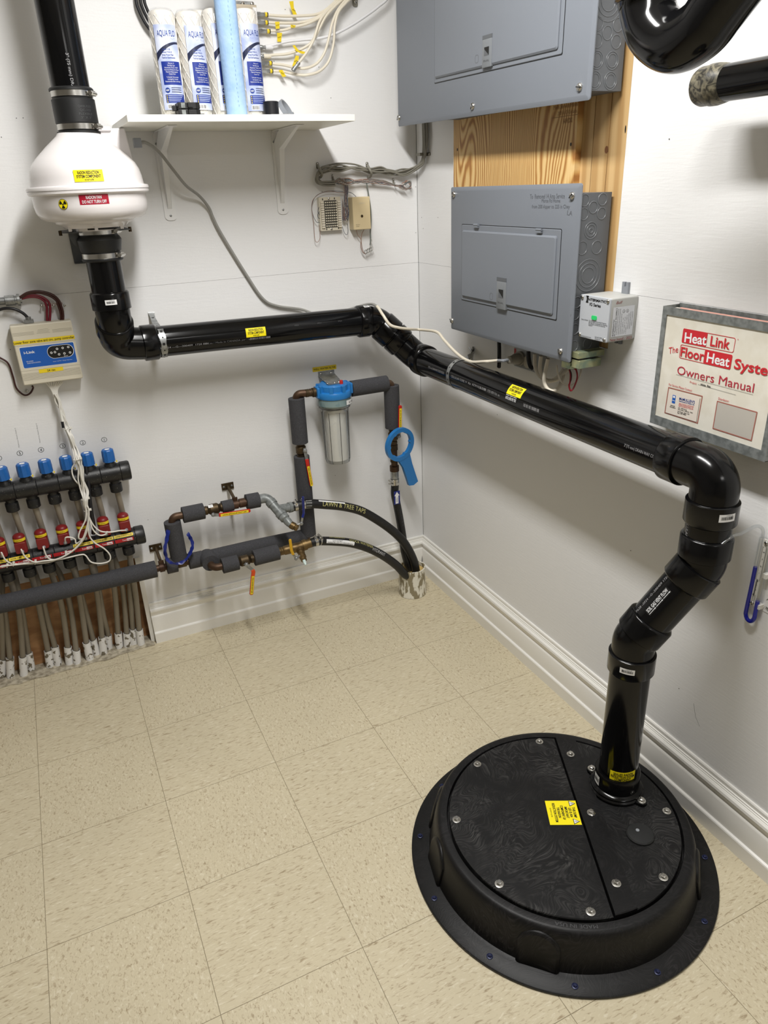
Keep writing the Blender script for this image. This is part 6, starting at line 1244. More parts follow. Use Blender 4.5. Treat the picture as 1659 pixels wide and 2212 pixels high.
# tubing and the white sleeves in the floor
slv = [((30, 1335), (20, 1530)), ((105, 1320), (115, 1530)), ((240, 1308), (255, 1510)), ((300, 1268), (335, 1455)), ((505, 1243), (530, 1420)), ((578, 1203), (615, 1400)), ((715, 1205), (735, 1390)), ((803, 1238), (825, 1410)), ((910, 1158), (950, 1345)), ((980, 1128), (1020, 1290)), ((1075, 1103), (1095, 1285)), ((1138, 1083), (1150, 1220)), ((1245, 1058), (1262, 1220)), ((1335, 1058), (1345, 1205)), ((1398, 1013), (1415, 1180)), ((1468, 1023), (1490, 1185))]
route = {15: ('L', 0, [(1395, 430), (1435, 700)]), 14: ('U', 0, [(1370, 580), (1385, 800)]), 13: ('U', 1, [(1240, 380), (1300, 640)]), 12: ('L', 1, [(1180, 400), (1215, 680)]), 11: ('U', 2, [(1040, 600), (1090, 880)]), 10: ('L', 2, [(990, 460), (1035, 720)]), 9: ('U', 3, [(820, 520), (900, 820)]), 8: ('L', 3, [(795, 450), (850, 740)]), 7: ('U', 4, [(640, 460), (740, 780)]), 6: ('L', 4, [(560, 480), (650, 780)]), 5: ('U', 5, [(430, 620), (490, 880)]), 4: ('L', 5, [(355, 540), (420, 820)]), 3: ('U', 6, [(190, 600), (245, 900)]), 2: ('L', 6, [(130, 570), (205, 880)]), 1: ('U', 6, [(20, 640), (60, 920)]), 0: ('L', 7, [(-40, 620), (10, 920)])}
for i, (tp, bp_) in enumerate(slv):
    base = F('Z5', *bp_); yb = min(max(base.y, -.012), .026); sx_ = B('Z5', *bp_, -yb).x; top = B('Z5', *tp, -yb); base = V((sx_, yb, .003)); dv = (top - base).normalized()
    ordn = ['', 'second', 'third', 'fourth', 'fifth', 'sixth', 'seventh', 'eighth', 'eighth', 'seventh', 'sixth', 'fifth', 'fourth', 'third', 'second', '']; pos = 'leftmost' if i == 0 else 'rightmost' if i == 15 else ordn[i] + (' from the left' if i < 8 else ' from the right')
    b = MB(); L_ = (top - base).length; n = 16; vs = []
    for j, (r_, z) in enumerate(((.0128, 0), (.0128, L_), (.0112, L_), (.0112, L_ - .02))):
        for k in range(n): a_ = 2 * PI * k / n; vs.append(frame(base, dv) @ V((r_ * math.cos(a_), r_ * math.sin(a_), z + (.0014 * math.sin(a_ * 2 + i) if j in (1, 2) else 0))))
    b.add(vs, [(j * n + k, j * n + (k + 1) % n, j * n + n + (k + 1) % n, j * n + n + k) for j in range(3) for k in range(n)], sleeve_m)
    tag(b.obj('tube_sleeve', smooth=40), 'chipped white floor sleeve, ' + pos + ' in the row', 'floor sleeve', 'white sleeves in the concrete')
    kind, idx, mid = route[i]
    if kind == 'L': st = V((nx[idx], -LD, LZ_ - .050)); pts = [st] + [B('Z5', mx_, my_, d) for (mx_, my_), d in zip(mid, (.055, .028))]
    else:
        xk = kx[idx] + .004; st = V((xk - (.0 if i != 1 else .03), -UD, UZ - .055)); pts = [st, V((st.x + .003, -.042, .57)), V((st.x + .006, -.024, LZ_ + .02)), V((st.x + .008, -.022, LZ_ - .05))] + [B('Z5', mx_, my_, d) for (mx_, my_), d in zip(mid, (.022, .012))]
    pts += [top + dv * .0, top - dv * .05]
    pts = [p for j, p in enumerate(pts) if j == 0 or p.z < pts[j - 1].z - .008]
    b = MB(); b.tube(spl(pts, 6), .0092, pex_m, 14)
    tag(b.obj('heating_tube', smooth=60), 'grey heating tube in the white floor sleeve %s' % pos, 'heating tube', 'grey heating tubes under the manifolds')
# white control cables
t = thing('control_cables', 'bundle of thin white control cables from the controller down to the red actuators', 'cable bundle', B('Z4', 700, 300, .03)); rnd = random.Random(11)
neck = [(585, -140), (612, -60), (638, 40), (662, 110), (690, 200), (735, 310), (790, 440), (818, 540), (840, 640), (858, 760), (880, 880), (895, 965), (905, 1030), (918, 1085)]
tails = [[(940, 1160), (990, 1250), (1060, 1305), (1160, 1315), (1260, 1300), (1320, 1250)], [(945, 1180), (975, 1280), (1040, 1345), (1110, 1340), (1128, 1310), (1112, 1280)], [(900, 1190), (840, 1310), (830, 1380), (870, 1390)], [(935, 1200), (900, 1340), (830, 1420), (800, 1430), (790, 1390), (740, 1370), (690, 1375), (675, 1358)], [(930, 1230), (880, 1390), (780, 1500), (690, 1560), (580, 1605), (500, 1580), (458, 1480), (452, 1408)], [(925, 1230), (860, 1410), (740, 1530), (600, 1600), (450, 1620), (360, 1630), (270, 1580), (225, 1500), (217, 1455)], [(920, 1240), (850, 1430), (720, 1545), (540, 1625), (370, 1645), (150, 1650), (60, 1610), (15, 1530), (2, 1490)], [(935, 1320), (990, 1420), (1100, 1490), (1160, 1560), (1150, 1620), (1060, 1645), (960, 1630), (900, 1560), (840, 1555), (640, 1600), (420, 1625), (200, 1655), (60, 1670), (-40, 1690)]]
for i, tl_ in enumerate(tails):
    a = [B('Z3', 400 + 18 * i, 1060, .030)] if False else []
    pts = [Mn(x + rnd.uniform(-20, 20) * (1 if y < 900 else .5) + 5 * (i - 3) * (1.6 if 620 < y < 900 else 1) - (60 if i == 3 and 620 < y < 800 else 0) + (35 if i == 0 and 620 < y < 900 else 0), y, .030 + .006 * (i % 3) + (.055 if y > 500 else .02 * (y > 250)) + (.02 if y > 900 else 0)) for x, y in neck] + [Mn(x, y, .108 + .004 * (i % 3)) for x, y in tl_[:-1]]
    if i < 7: pts.append(V((ax_[min(i, 6)] + .0015, -LD - .027, LZ_ + .037)) if i != 2 else Mn(*tl_[-1], .1))
    else: pts.append(Mn(*tl_[-1], .105))
    b = MB(); b.tube(spl(pts, 6), .0024, cable_c, 7); b.obj('cable', t, smooth=60)
for x, y, r_, d in ((712, 225, .009, .045), (812, 545, .010, .098), (895, 965, .010, .105), (918, 1085, .009, .108), (690, 1545, .007, .11), (370, 1635, .006, .11), (140, 1655, .006, .11), (75, 1672, .005, .108)):
    c = Mn(x, y, d); b = MB(); hz = V((1, 0, .1)) if y < 1200 else V((.3, 0, 1)); b.tube([c + hz.normalized() * r_ * math.cos(a_) + V((0, -1, 0)) * r_ * .7 * math.sin(a_) for a_ in [k * 2 * PI / 14 for k in range(14)]], .0014, white_pl, 6, closed=True); h_ = c + hz.normalized() * r_; b.box((h_.x - .002, h_.y - .003, h_.z - .003), (h_.x + .004, h_.y + .003, h_.z + .003), white_pl); b.obj('cable_tie', t)
b = MB(); b.tube([Mn(640, 40, .052), Mn(650, 110, .054), Mn(662, 150, .056)], .0035, white_pl, 8); b.tube([Mn(655, 150, .055), Mn(668, 215, .058)], .0042, cable_k, 8); b.obj('splice', t)
for i, x in enumerate((385, 410, 435, 460, 480, 500, 520, 535)):
    b = MB(); b.tube(spl([K(x, 1045, .035), K(430 + 10 * i * .9, 1100, .032), K(455 + 5 * i, 1150, .032), K(468 + 6 * i, 1210, .03)], 5), .0024, cable_c, 7); b.obj('cable', t, smooth=60)
b = MB(); p = Mn(950, 1200, .06); b.tube(spl([Mn(905, 620, .06), Mn(930, 800, .075), Mn(945, 980, .085), Mn(965, 1120, .088), Mn(985, 1240, .085), Mn(985, 1330, .075)], 5), .0065, cable_k, 8); tag(b.obj('black_cable', smooth=60), 'black sleeve behind the white control cables between the manifolds', 'cable')

# ------------------------------------------------------------------ water piping on the back wall
def Wt(k, x, y, d): return B(k, x, y, d)
def wp(x, y, d): return B('Z6', x, y, d)
def wf(x, y, d): return B('Z7', x, y, d)
t = thing('water_piping', 'insulated copper water pipes with lever valves along the back wall', 'water pipes', (-.8, -.08, .25))
def foam(pts, r=.0275, name='insulation'):
    b = MB(); pts = [V(p) for p in pts]; b.tube(pts, r, foam_m, 26, caps=False)
    for e, i in ((pts[0], (pts[1] - pts[0])), (pts[-1], (pts[-2] - pts[-1]))):
        X = frame(e, -i.normalized()); b.lathe([(r, 0), (r - .002, .0006), (.0125, .0006), (.0120, -.004)], foam_m, X, 26, caps=False)
    return b.obj(name, t, smooth=50)
def cop(pts, r=.011, m=copper_m, name='pipe', rad=.022):
    b = MB(); b.tube(fil(pts, rad, 8) if len(pts) > 2 else [V(p) for p in pts], r, m, 18); return b.obj(name, t, smooth=60)
def valve(c, dv, m, L_=.05, r=.017):
    dv = V(dv).normalized(); c = V(c); b = MB(); h = L_ / 2
    b.lathe([(.0135, -h), (.0150, -h), (.0150, -h * .72), (.0125, -h * .66), (r, -h * .4), (r, h * .4), (.0125, h * .66), (.0150, h * .72), (.0150, h), (.0135, h)], m, frame(c, dv), 22); return b.obj('valve', t, smooth=35)
def lever(vv, piv, pts, wd, mcol, txt, nrm, lab, sh=zinc_m, stick=(.1, .95)):
    """lever handle: steel shank then coloured grip along measured points"""
    pts = [V(p) for p in pts]; nrm = V(nrm).normalized(); b = MB(); b.cyl(V(piv), pts[0] + nrm * .003, .0042, sh, 12); b.screw(pts[0] + nrm * .003, nrm, sh, .0065, .005, False)
    def bar(p, w_, e0, e1, m, b):
        n = len(p); vs = []
        for i in range(n):
            tn = (p[min(i + 1, n - 1)] - p[max(i - 1, 0)]).normalized(); s_ = nrm.cross(tn).normalized(); ww = w_[i] if isinstance(w_, list) else w_
            vs += [p[i] + s_ * ww + nrm * e0, p[i] - s_ * ww + nrm * e0, p[i] - s_ * ww + nrm * e1, p[i] + s_ * ww + nrm * e1]
        b.add(vs, [(0, 1, 2, 3), tuple((n - 1) * 4 + k for k in (3, 2, 1, 0))] + [(i * 4 + k, i * 4 + (k + 1) % 4, i * 4 + 4 + (k + 1) % 4, i * 4 + 4 + k) for i in range(n - 1) for k in range(4)], m)
    bar([pts[0] - (pts[1] - pts[0]) * .25] + pts[:3], [wd * .8, wd * .95, wd * .8, wd * .75], -.001, .0015, sh, b); h_ = b.obj('handle', vv, smooth=0)
    b = MB(); g_ = pts[1:]; e_ = g_[-1] + (g_[-1] - g_[-2]).normalized() * wd * .6; bar(g_ + [e_], [wd] * len(g_) + [wd * .55], -.003, .004, mcol, b); gp = b.obj('grip', h_, smooth=0, bev=.0015, label=lab)
    if txt:
        a, c = g_[-2].lerp(g_[-1], stick[0]), g_[-2].lerp(g_[-1], stick[1]); ex = c - a; P = PN((a + c) / 2 + nrm * .0042, ex, nrm.cross(ex)); hw = ex.length / 2
        b = MB(); b.patch(P, -hw, -wd * .72, hw, wd * .72, tag_yel, .0004); b.text(txt, P, 0, 0, ink_m, w=hw * 1.7, h=wd * .55, e=.001, bold=.4); b.obj('label', gp, smooth=0)
MD = .092
m0 = V((-3.1, -MD, .335)); m1 = V((-1.062, -MD, .3295))
foam([m0, V((-2, -MD, .335)), m1], .0285)
c1 = wp(98, 900, MD); c2 = wp(190, 935, MD); c3 = wp(300, 895, MD); c4 = wp(420, 850, MD); z_ = .3285
xx = [wp(62, 945, MD).x, wp(137, 930, MD).x, wp(238, 920, MD).x, wp(350, 880, MD).x, wp(485, 840, MD).x]
cop([(m1.x - .02, -MD, .3295), (xx[4] + .01, -MD, .3278)], .0115)
foam([(xx[1], -MD, .3292), (xx[2], -MD, .3290)], .0265); foam([(xx[3], -MD, .3285), (xx[4], -MD, .3280)], .0275)
def clampring(x, z, d, px_plate):
    b = MB(); b.lathe([(.0135, -.008), (.0155, -.008), (.0155, .008), (.0135, .008)], copper_m, frame((x, -d, z), (1, 0, 0)), 20); b.box((x - .009, -d - .0025, z + .014), (x + .009, -d + .0025, z + .026), copper_m); b.tube([V((x, -d + .01, z + .02)), V((x, -.004, z + .035))], .0055, oldbrass_m, 10)
    b.box((x - .021, -.0008, z + .024), (x + .021, -.005, z + .048), oldbrass_m); r_ = b.obj('pipe_clamp', t, smooth=40)
    for s_ in (-1, 1): b = MB(); b.screw((x + s_ * .014, -.005, z + .036), (0, -1, 0), zinc_m, .004, .003); b.obj('screw', r_)
clampring(xx[0] + .010, .3294, MD, None)
# tee riser and upper loop
tx = wp(262, 870, MD).x; UDp = .092; uz = wp(260, 420, UDp).z
b = MB(); b.lathe([(.015, -.02), (.015, .02)], oldbrass_m, frame((tx, -MD, .3287), (1, 0, 0)), 18); b.cyl((tx, -MD, .33), (tx, -MD, .352), .0145, oldbrass_m, 16); b.obj('tee', t)
r0 = V((tx, -MD, .347)); rtop = wp(240, 472, UDp); rx = (tx + wp(232, 475, UDp).x) / 2
foam([(tx, -MD, .343), (tx - .002, -UDp, wp(235, 470, UDp).z)], .0275)
zu = wp(395, 395, UDp).z
cop([(tx - .002, -UDp, wp(235, 470, UDp).z - .02), (tx - .002, -UDp, zu + .001), (wp(330, 400, UDp).x, -UDp, zu)], .0125, rad=.026)
ux = lambda x, y: wp(x, y, UDp).x
foam([(ux(288, 410), -UDp, zu + .0005), (ux(495, 385), -UDp, zu)], .0272)
cop([(ux(330, 400), -UDp, zu), (ux(980, 290), -UDp, zu - .001)], .0118)
v1 = valve((ux(590, 350), -UDp, zu - .0005), (1, 0, 0), oldbrass_m, ux(680, 340) - ux(500, 360), .0185)
b = MB(); P = CA((ux(553, 320), -UDp, zu), (1, 0, 0), V((0, -.6, 1)), .0187); b.patch(P, -.008, -.006, .008, .006, paper_m, .0005, 2, 4); b.text('1/2', P, 0, 0, ink_m, w=.006, h=.003, e=.001); b.obj('label', v1)
fd = UDp + .026
lever(v1, (ux(585, 410), -UDp - .01, zu - .008), [wp(582, 412, fd), wp(640, 415, fd), wp(720, 405, fd), wp(935, 372, fd)], .0062, handle_red, 'LAWN SPRINKLER SHUT OFF', (0, -1, .12), 'red grip with yellow label', stick=(-.3, .95))
foam([(ux(668, 320), -UDp, zu), (ux(775, 310), -UDp, zu)], .0205); clampring(ux(800, 305), zu - .0008, UDp, None)
b = MB(); b.lathe([(.014, -.010), (.016, -.010), (.016, .010), (.014, .010)], copper_m, frame((ux(865, 300), -UDp, zu), (1, 0, 0)), 18); b.obj('coupling', t)
foam([(ux(905, 290), -UDp, zu), (ux(1030, 280), -UDp, zu - .001)], .0265)
e1 = V((ux(1110, 275), -UDp, zu)); q1 = wp(1210, 370, .135); q2 = wp(1300, 470, .175); dq = (q2 - q1).normalized()
b = MB(); b.tube(fil([(ux(1030, 280), -UDp, zu), e1, e1.lerp(q1, .6)], .03, 8), .0165, galv_m, 20); b.lathe([(.019, -.008), (.019, .008)], galv_m, frame(e1.lerp(q1, .42), q1 - e1), 18); b.obj('elbow', t, smooth=50)
ho = wp(1330, 340, .125); b = MB(); e2 = e1.lerp(q1, .5); b.tube([e2, q1, q1 + dq * .02], .0165, galv_m, 20); b.tube([q1 - dq * .005, ho], .0155, galv_m, 18); b.lathe([(.019, -.007), (.019, .007)], galv_m, frame(q1 + dq * .02, dq), 18); b.lathe([(.0185, -.006), (.0185, .006)], galv_m, frame(ho, ho - q1), 18); b.obj('tee', t, smooth=50)
b = MB(); b.lathe([(.0165, 0), (.0175, .004), (.0175, .018), (.013, .022), (.0145, .03), (.013, .042), (.0105, .05)], galv_m, frame(q1 + dq * .024, dq), 20); b.obj('bushing', t, smooth=35)
q3 = wp(1405, 545, .205); b = MB(); st_ = q1 + dq * .07; d3_ = (q3 - st_).normalized(); L_ = (q3 - st_).length; b.lathe([(.0105, 0), (.013, .002), (.013, L_ * .55), (.0105, L_ * .6), (.012, L_ * .75), (.0095, L_), (.0, L_ + .002)], brass_m, frame(st_, d3_), 16, caps=False); dvv = b.obj('drain_valve', t, smooth=35)
lever(dvv, st_ + d3_ * L_ * .4, [wp(1440, 495, .20), wp(1450, 440, .205), wp(1462, 400, .205), wp(1455, 240, .215)], .0042, navy_m, None, (-.5, -1, .2), 'blue grip')
# lower loop
LDp = .165
cc_ = wp(560, 880, .12); ax0 = V((wp(545, 850, MD).x, -MD, .3272))
b = MB(); ring_c = wp(563, 882, LDp - .02); b.lathe([(.0125, -.001), (.0285, 0), (.029, .004), (.029, .055), (.0125, .056)], foam_m, frame(ring_c, V((-.05, 1, .02))), 28); b.obj('insulation', t, smooth=40)
lz = wp(640, 912, LDp).z
cop([ring_c + V((0, .04, 0)), V((ring_c.x, -LDp - .004, lz)), V((wp(700, 900, LDp).x, -LDp - .004, lz))], .0125, rad=.024)
lx = lambda x, y: wp(x, y, LDp).x; lzz = lambda x: lz + (x - wp(640, 912, LDp).x) * .012
def lp(x, y): X_ = lx(x, y); return V((X_, -LDp - .004, lzz(X_)))
foam([lp(668, 895), lp(822, 870)], .0262); cop([lp(680, 895), lp(1230, 760)], .012)
v2 = valve(lp(885, 860), (1, 0, .012), oldbrass_m, .062, .0185)
lever(v2, lp(905, 870) + V((0, -.01, -.004)), [wp(905, 895, LDp + .03), wp(965, 945, LDp + .032), wp(975, 965, LDp + .033), wp(968, 1010, LDp + .034), wp(955, 1178, LDp + .03)], .0065, handle_org, 'WELL WATER SHUT OFF', (0, -1, .1), 'orange grip with yellow label', stick=(-.05, 1.0))
foam([lp(975, 820), lp(1213, 780)], .0272)
b = MB()
e_ = lp(1400, 720); s_ = lp(1205, 770); L_ = (e_ - s_).length; b.lathe([(.013, 0), (.015, .003), (.0135, .006), (.015, .010), (.0135, .013), (.015, .017), (.0135, .020), (.0165, .026), (.0165, L_ * .62), (.014, L_ * .66), (.0175, L_ * .75), (.0175, L_)], brass_m, frame(s_, e_ - s_), 20); b.obj('fitting', t, smooth=35)
he = wp(1530, 685, LDp + .006); b = MB(); b.tube([e_ - V((.02, 0, 0)), e_, he], .0165, brass_m, 18); b.lathe([(.0195, -.007), (.0195, .007)], brass_m, frame(e_.lerp(he, .5), he - e_), 18); o1 = e_.lerp(he, .1); q5 = wp(1465, 855, LDp + .06); b.tube([o1, o1.lerp(q5, .35)], .0145, brass_m, 16); b.obj('tee', t, smooth=45)
b = MB(); s5 = o1.lerp(q5, .3); L_ = (q5 - s5).length; b.lathe([(.0125, 0), (.0125, L_ * .3), (.0105, L_ * .35), (.0125, L_ * .45), (.0125, L_ * .7), (.0105, L_ * .75), (.0105, L_)], brass_m, frame(s5, q5 - s5), 16); dv2 = b.obj('drain_valve', t, smooth=35)
b = MB(); b.lathe([(.006, 0), (.0052, .012), (.003, .02), (0, .021)], M('drip_white', (208, 226, 222), .3), frame(q5, q5 - s5), 12, caps=False); b.obj('spout_tip', dv2)
lever(dv2, s5.lerp(q5, .35), [wp(1390, 835, LDp + .055), wp(1362, 800, LDp + .06), wp(1345, 760, LDp + .06), wp(1330, 655, LDp + .06)], .0045, handle_yel, None, (-.6, -1, .2), 'yellow grip')
# long insulated run behind and the riser to the filter
bx0 = wp(530, 795, .075); bx1 = wp(1470, 640, .075); zb_ = .316
foam([(bx0.x, -.075, zb_), ((bx0.x + bx1.x) / 2, -.075, zb_), (bx1.x + .004, -.075, zb_ - .004)], .0275)
fz = lambda x, y, d=.085: B('Z7', x, y, d)
RD = .080; xr_ = -.520
xt = fz(190, 500, RD).x; xm = fz(240, 1100, RD).x; xb = fz(275, 1590, RD).x; xa = (xt + xm + xb) / 3
cop([(bx1.x - .02, -.075, zb_ - .004), (xa, -RD, .305), (xa, -RD, .5)], .0118)
foam([(xa, -RD, fz(270, 1595, RD).z), (xa, -RD, fz(230, 1200, RD).z), (xa, -RD, fz(225, 872, RD).z)], .0275)
v3 = valve((xa, -RD, fz(215, 812, RD).z), (0, 0, 1), oldbrass_m, .052, .018)
lever(v3, (xa + .004, -RD - .012, fz(250, 825, RD).z), [fz(250, 820, RD + .03), fz(265, 900, RD + .032), fz(272, 940, RD + .034), fz(308, 1135, RD + .032)], .0062, handle_red, 'WELL WATER TO HOUSE', (0, -1, .1), 'red grip with yellow label', stick=(.12, 1.05))
foam([(xa, -RD, fz(210, 748, RD).z), (xa, -RD, fz(180, 340, RD).z)], .0275)
cop([(xa, -RD, fz(210, 748, RD).z - .05), (xa, -RD, fz(180, 340, RD).z + .0), ], .0118)
FXc, FD = -.388, .10; zc = fz(360, 275, .09).z - .002
cop([(xa, -RD, fz(180, 340, RD).z - .02), (xa, -RD, zc), (fz(265, 290, .09).x, -.088, zc)], .0128, rad=.028)
b = MB(); b.tube([(fz(265, 290, .09).x - .005, -.088, zc), (fz(385, 275, .095).x, -.096, zc)], .0118, copper_m, 16)
for x in (268, 310): b.lathe([(.0135, -.006), (.0135, .006)], oldbrass_m, frame((fz(x, 285, .09).x, -.09, zc), (1, 0, 0)), 16)
b.lathe([(.015, -.013), (.016, -.012), (.016, .012), (.0165, .013)], oldbrass_m, frame((fz(350, 280, .095).x, -.094, zc), (1, 0, 0)), 18); b.obj('pipe', t, smooth=40)
zr = fz(830, 230, .095).z
foam([(fz(672, 240, .095).x, -.095, zr), (fz(1000, 205, .095).x, -.095, zr)], .0275); xv = fz(1050, 420, .095).x
cop([(fz(655, 240, .098).x, -.095, zr), (xv, -.095, zr), (xv, -.095, zr - .03)], .0125, rad=.026)
foam([(xv, -.095, fz(1050, 222, .095).z), (xv, -.095, fz(1050, 612, .095).z)], .0275)
cop([(xv, -.095, zr - .03), (xv + .002, -.095, fz(1070, 1010, .095).z)], .0122)
v4 = valve((xv, -.095, fz(1050, 690, .095).z), (0, 0, 1), oldbrass_m, .055, .018)
lever(v4, (xv + .012, -.1, fz(1110, 690, .1).z), [fz(1112, 690, .128), fz(1118, 640, .13), fz(1122, 600, .131), fz(1124, 415, .128)], .0062, handle_red, 'FLOW FROM WELL SHUT OFF', (0, -1, .1), 'red grip with yellow label', stick=(-.1, .9))
b = MB()
for y, r_ in ((790, .0150), (900, .0145), (985, .0175)): b = MB(); p = fz(1070, y, .095); b.lathe([(r_, -.010), (r_, .010)], oldbrass_m if r_ < .017 else copper_m, frame((xv + .001, -.095, p.z), (0, 0, 1)), 18); b.obj('coupling', t, smooth=35)
b = MB(); p = fz(1070, 1040, .095); b.lathe([(.0155, -.016), (.0155, .016)], zinc_m, frame((xv + .001, -.095, p.z), (0, 0, 1)), 18); b.obj('adapter', t, smooth=35)

# filter housing
t = thing('water_filter', 'clear water filter housing with a blue cap on a steel bracket', 'water filter', (FXc, -FD, .58))
X = Matrix.Translation((FXc, -FD, 0)); zt = fz(510, 335, .16).z
z_c0, z_c1 = .822, .868
b = MB(); b.lathe([(.0595, z_c0), (.0608, z_c0 + .003), (.0608, z_c0 + .018), (.0585, z_c0 + .022), (.050, z_c0 + .024), (.050, z_c1 - .004), (.046, z_c1), (.0, z_c1)], fblue_m, X, 48, caps=False)
for k in range(8): a_ = k * PI / 4 + .3; b.box((-.0585, -.006, z_c0 + .020), (-.046, .006, z_c1 - .002), fblue_m, X @ Matrix.Rotation(a_, 4, 'Z'))
b.rbox((FXc - .064, -FD - .018, zc - .018), (FXc - .04, -FD + .018, zc + .018), fblue_m, .004, None, 0); b.rbox((FXc + .04, -FD - .018, zc - .018), (FXc + .064, -FD + .018, zc + .018), fblue_m, .004, None, 0); b.obj('cap', t, smooth=35)
b = MB(); b.lathe([(.004, z_c1 - .002), (.0065, z_c1), (.006, z_c1 + .008), (.0045, z_c1 + .012), (0, z_c1 + .013)], handle_red, Matrix.Translation((fz(578, 190, .12).x, -.125, 0)), 14, caps=False); b.obj('pressure_button', t)
cl2 = clear_mat('clear_collar', (.72, .80, .80), .10)
b = MB(); b.lathe([(.0610, z_c0 + .001), (.0618, z_c0 - .006), (.0600, z_c0 - .026), (.055, z_c0 - .034), (.0495, z_c0 - .038), (.0480, z_c0 - .05), (.0455, .60), (.0425, .588), (.030, .585), (0, .585)], clear_m, X, 48, caps=False); b.obj('bowl', t, smooth=50)
b = MB(); b.lathe([(.0570, z_c0), (.0570, z_c0 - .024), (.052, z_c0 - .030)], M('collar_thread', (150, 176, 178), .3), X, 48, caps=False); b.lathe([(.050, z_c0 - .034), (.0535, z_c0 - .0355), (.050, z_c0 - .037)], ink_m, X, 48, caps=False); b.obj('thread_ring', t)
b = MB()
for k in range(8): a_ = math.radians(-100 + 45 * k + 8); d_ = V((math.cos(a_), math.sin(a_), 0)); b.tube([V((FXc, -FD, .775)) + d_ * .0478, V((FXc, -FD, .602)) + d_ * .0455, V((FXc, -FD, .589)) + d_ * .042], .0010, ink_soft, 5)
b.obj('bowl_rib', t)
b = MB(); b.lathe([(.012, .598), (.0375, .598), (.0375, .785), (.012, .785)], wound_m, X, 40)
for s_ in (1, -1):
    for k in range(8): b.tube([V((FXc, -FD, .602 + .184 * j / 12)) + V((math.cos(a_), math.sin(a_), 0)) * .0372 for j in range(13) for a_ in (k * 2 * PI / 8 + s_ * j * .3,)], .0009, wound_m, 5)
b.obj('cartridge', t, smooth=60)
P = CR((FXc, -FD, z_c0 - .013), (0, 0, 1), V((.75, -1, 0)), .0622); b = MB(); b.patch(P, -.018, -.008, .026, .008, paper_m, .0006, 8, 1); b.text('Apr 18/24', P, .006, 0, ink_m, w=.026, h=.006, e=.001); b.obj('label', t)
bz = fz(445, 95, .002); bx = fz(448, 150, .002).x; bt = fz(445, 90, .002).z; bb_ = fz(445, 190, .004).z
b = MB(); b.box((bx - .030, -.0008, z_c1 + .004), (bx + .030, -.003, bt), zinc_m); b.add([(bx - .030, -.003, z_c1 + .008), (bx + .030, -.003, z_c1 + .008), (FXc + .026, -FD - .025, z_c1 + .0035), (FXc - .026, -FD - .025, z_c1 + .0035), (bx - .030, -.003, z_c1 + .005), (bx + .030, -.003, z_c1 + .005), (FXc + .026, -FD - .025, z_c1 + .0008), (FXc - .026, -FD - .025, z_c1 + .0008)], [(0, 1, 2, 3), (4, 5, 6, 7), (0, 3, 7, 4), (1, 2, 6, 5), (2, 3, 7, 6)], zinc_m)
br = b.obj('bracket', t, smooth=0)
for x, y in ((397, 120), (397, 160), (492, 112), (492, 155)): p = fz(x, y, .003); b = MB(); b.screw((p.x, -.003, p.z), (0, -1, 0), steel_m, .0045, .0025); b.obj('screw', br)
for x, y in ((455, 212), (560, 215), (520, 195)): p = fz(x, y, FD + .01); b = MB(); b.screw((p.x, -FD - .012, z_c1 + .0035), (0, 0, 1), steel_m, .0045, .003); b.obj('screw', br)
P = PN(fz(430, 75, .0006), (1, 0, -.008), (0, 0, 1)); a0, a1 = P.at('Z7', 320, 82), P.at('Z7', 538, 62); b = MB(); b.prism(rrect(a0[0], a0[1] - .0075, a1[0], a0[1] + .0085, .002), 0, .0004, tag_yel, P=P); b.text('WELL WATER FILTER', P, (a0[0] + a1[0]) / 2, a0[1] + .0005, ink_m, w=(a1[0] - a0[0]) * .93, h=.0065, e=.001, bold=.3)
tag(b.obj('wall_label', smooth=0), 'yellow wall label reading WELL WATER FILTER', 'label')

# blue wrench on the valve lever
wc = fz(1120, 765, .138); P = PN(wc, (.975, .22, .0), (0, -.06, 1)); b = MB(); ro, ri = .0625, .0475
n = 48; out = [(ro * math.cos(2 * PI * k / n), ro * 1.0 * math.sin(2 * PI * k / n)) for k in range(n)]
inn = [((ri - (.0035 if k % 8 == 0 else 0)) * math.cos(2 * PI * k / n), (ri - (.0035 if k % 8 == 0 else 0)) * math.sin(2 * PI * k / n)) for k in range(n)]
vs = [P(x, y, e) for e in (-.007, .007) for x, y in out] + [P(x, y, e) for e in (-.007, .007) for x, y in inn]
b.add(vs, [(k, (k + 1) % n, n + (k + 1) % n, n + k) for k in range(n)] + [(2 * n + k, 2 * n + (k + 1) % n, 3 * n + (k + 1) % n, 3 * n + k) for k in range(n)] + [(n + k, n + (k + 1) % n, 3 * n + (k + 1) % n, 3 * n + k) for k in range(n)] + [(k, (k + 1) % n, 2 * n + (k + 1) % n, 2 * n + k) for k in range(n)], fblue_m)
h4 = [P.at('Z7', x, y) for x, y in ((1095, 900), (1150, 875), (1205, 845), (1226, 935), (1280, 1100), (1240, 1135), (1200, 1140), (1145, 975))]; b.prism(h4, -.006, .006, fblue_m, P=P)
tag(b.obj('filter_wrench', smooth=35), 'blue plastic filter wrench with ring and handle hanging on the right pipe valve', 'wrench')
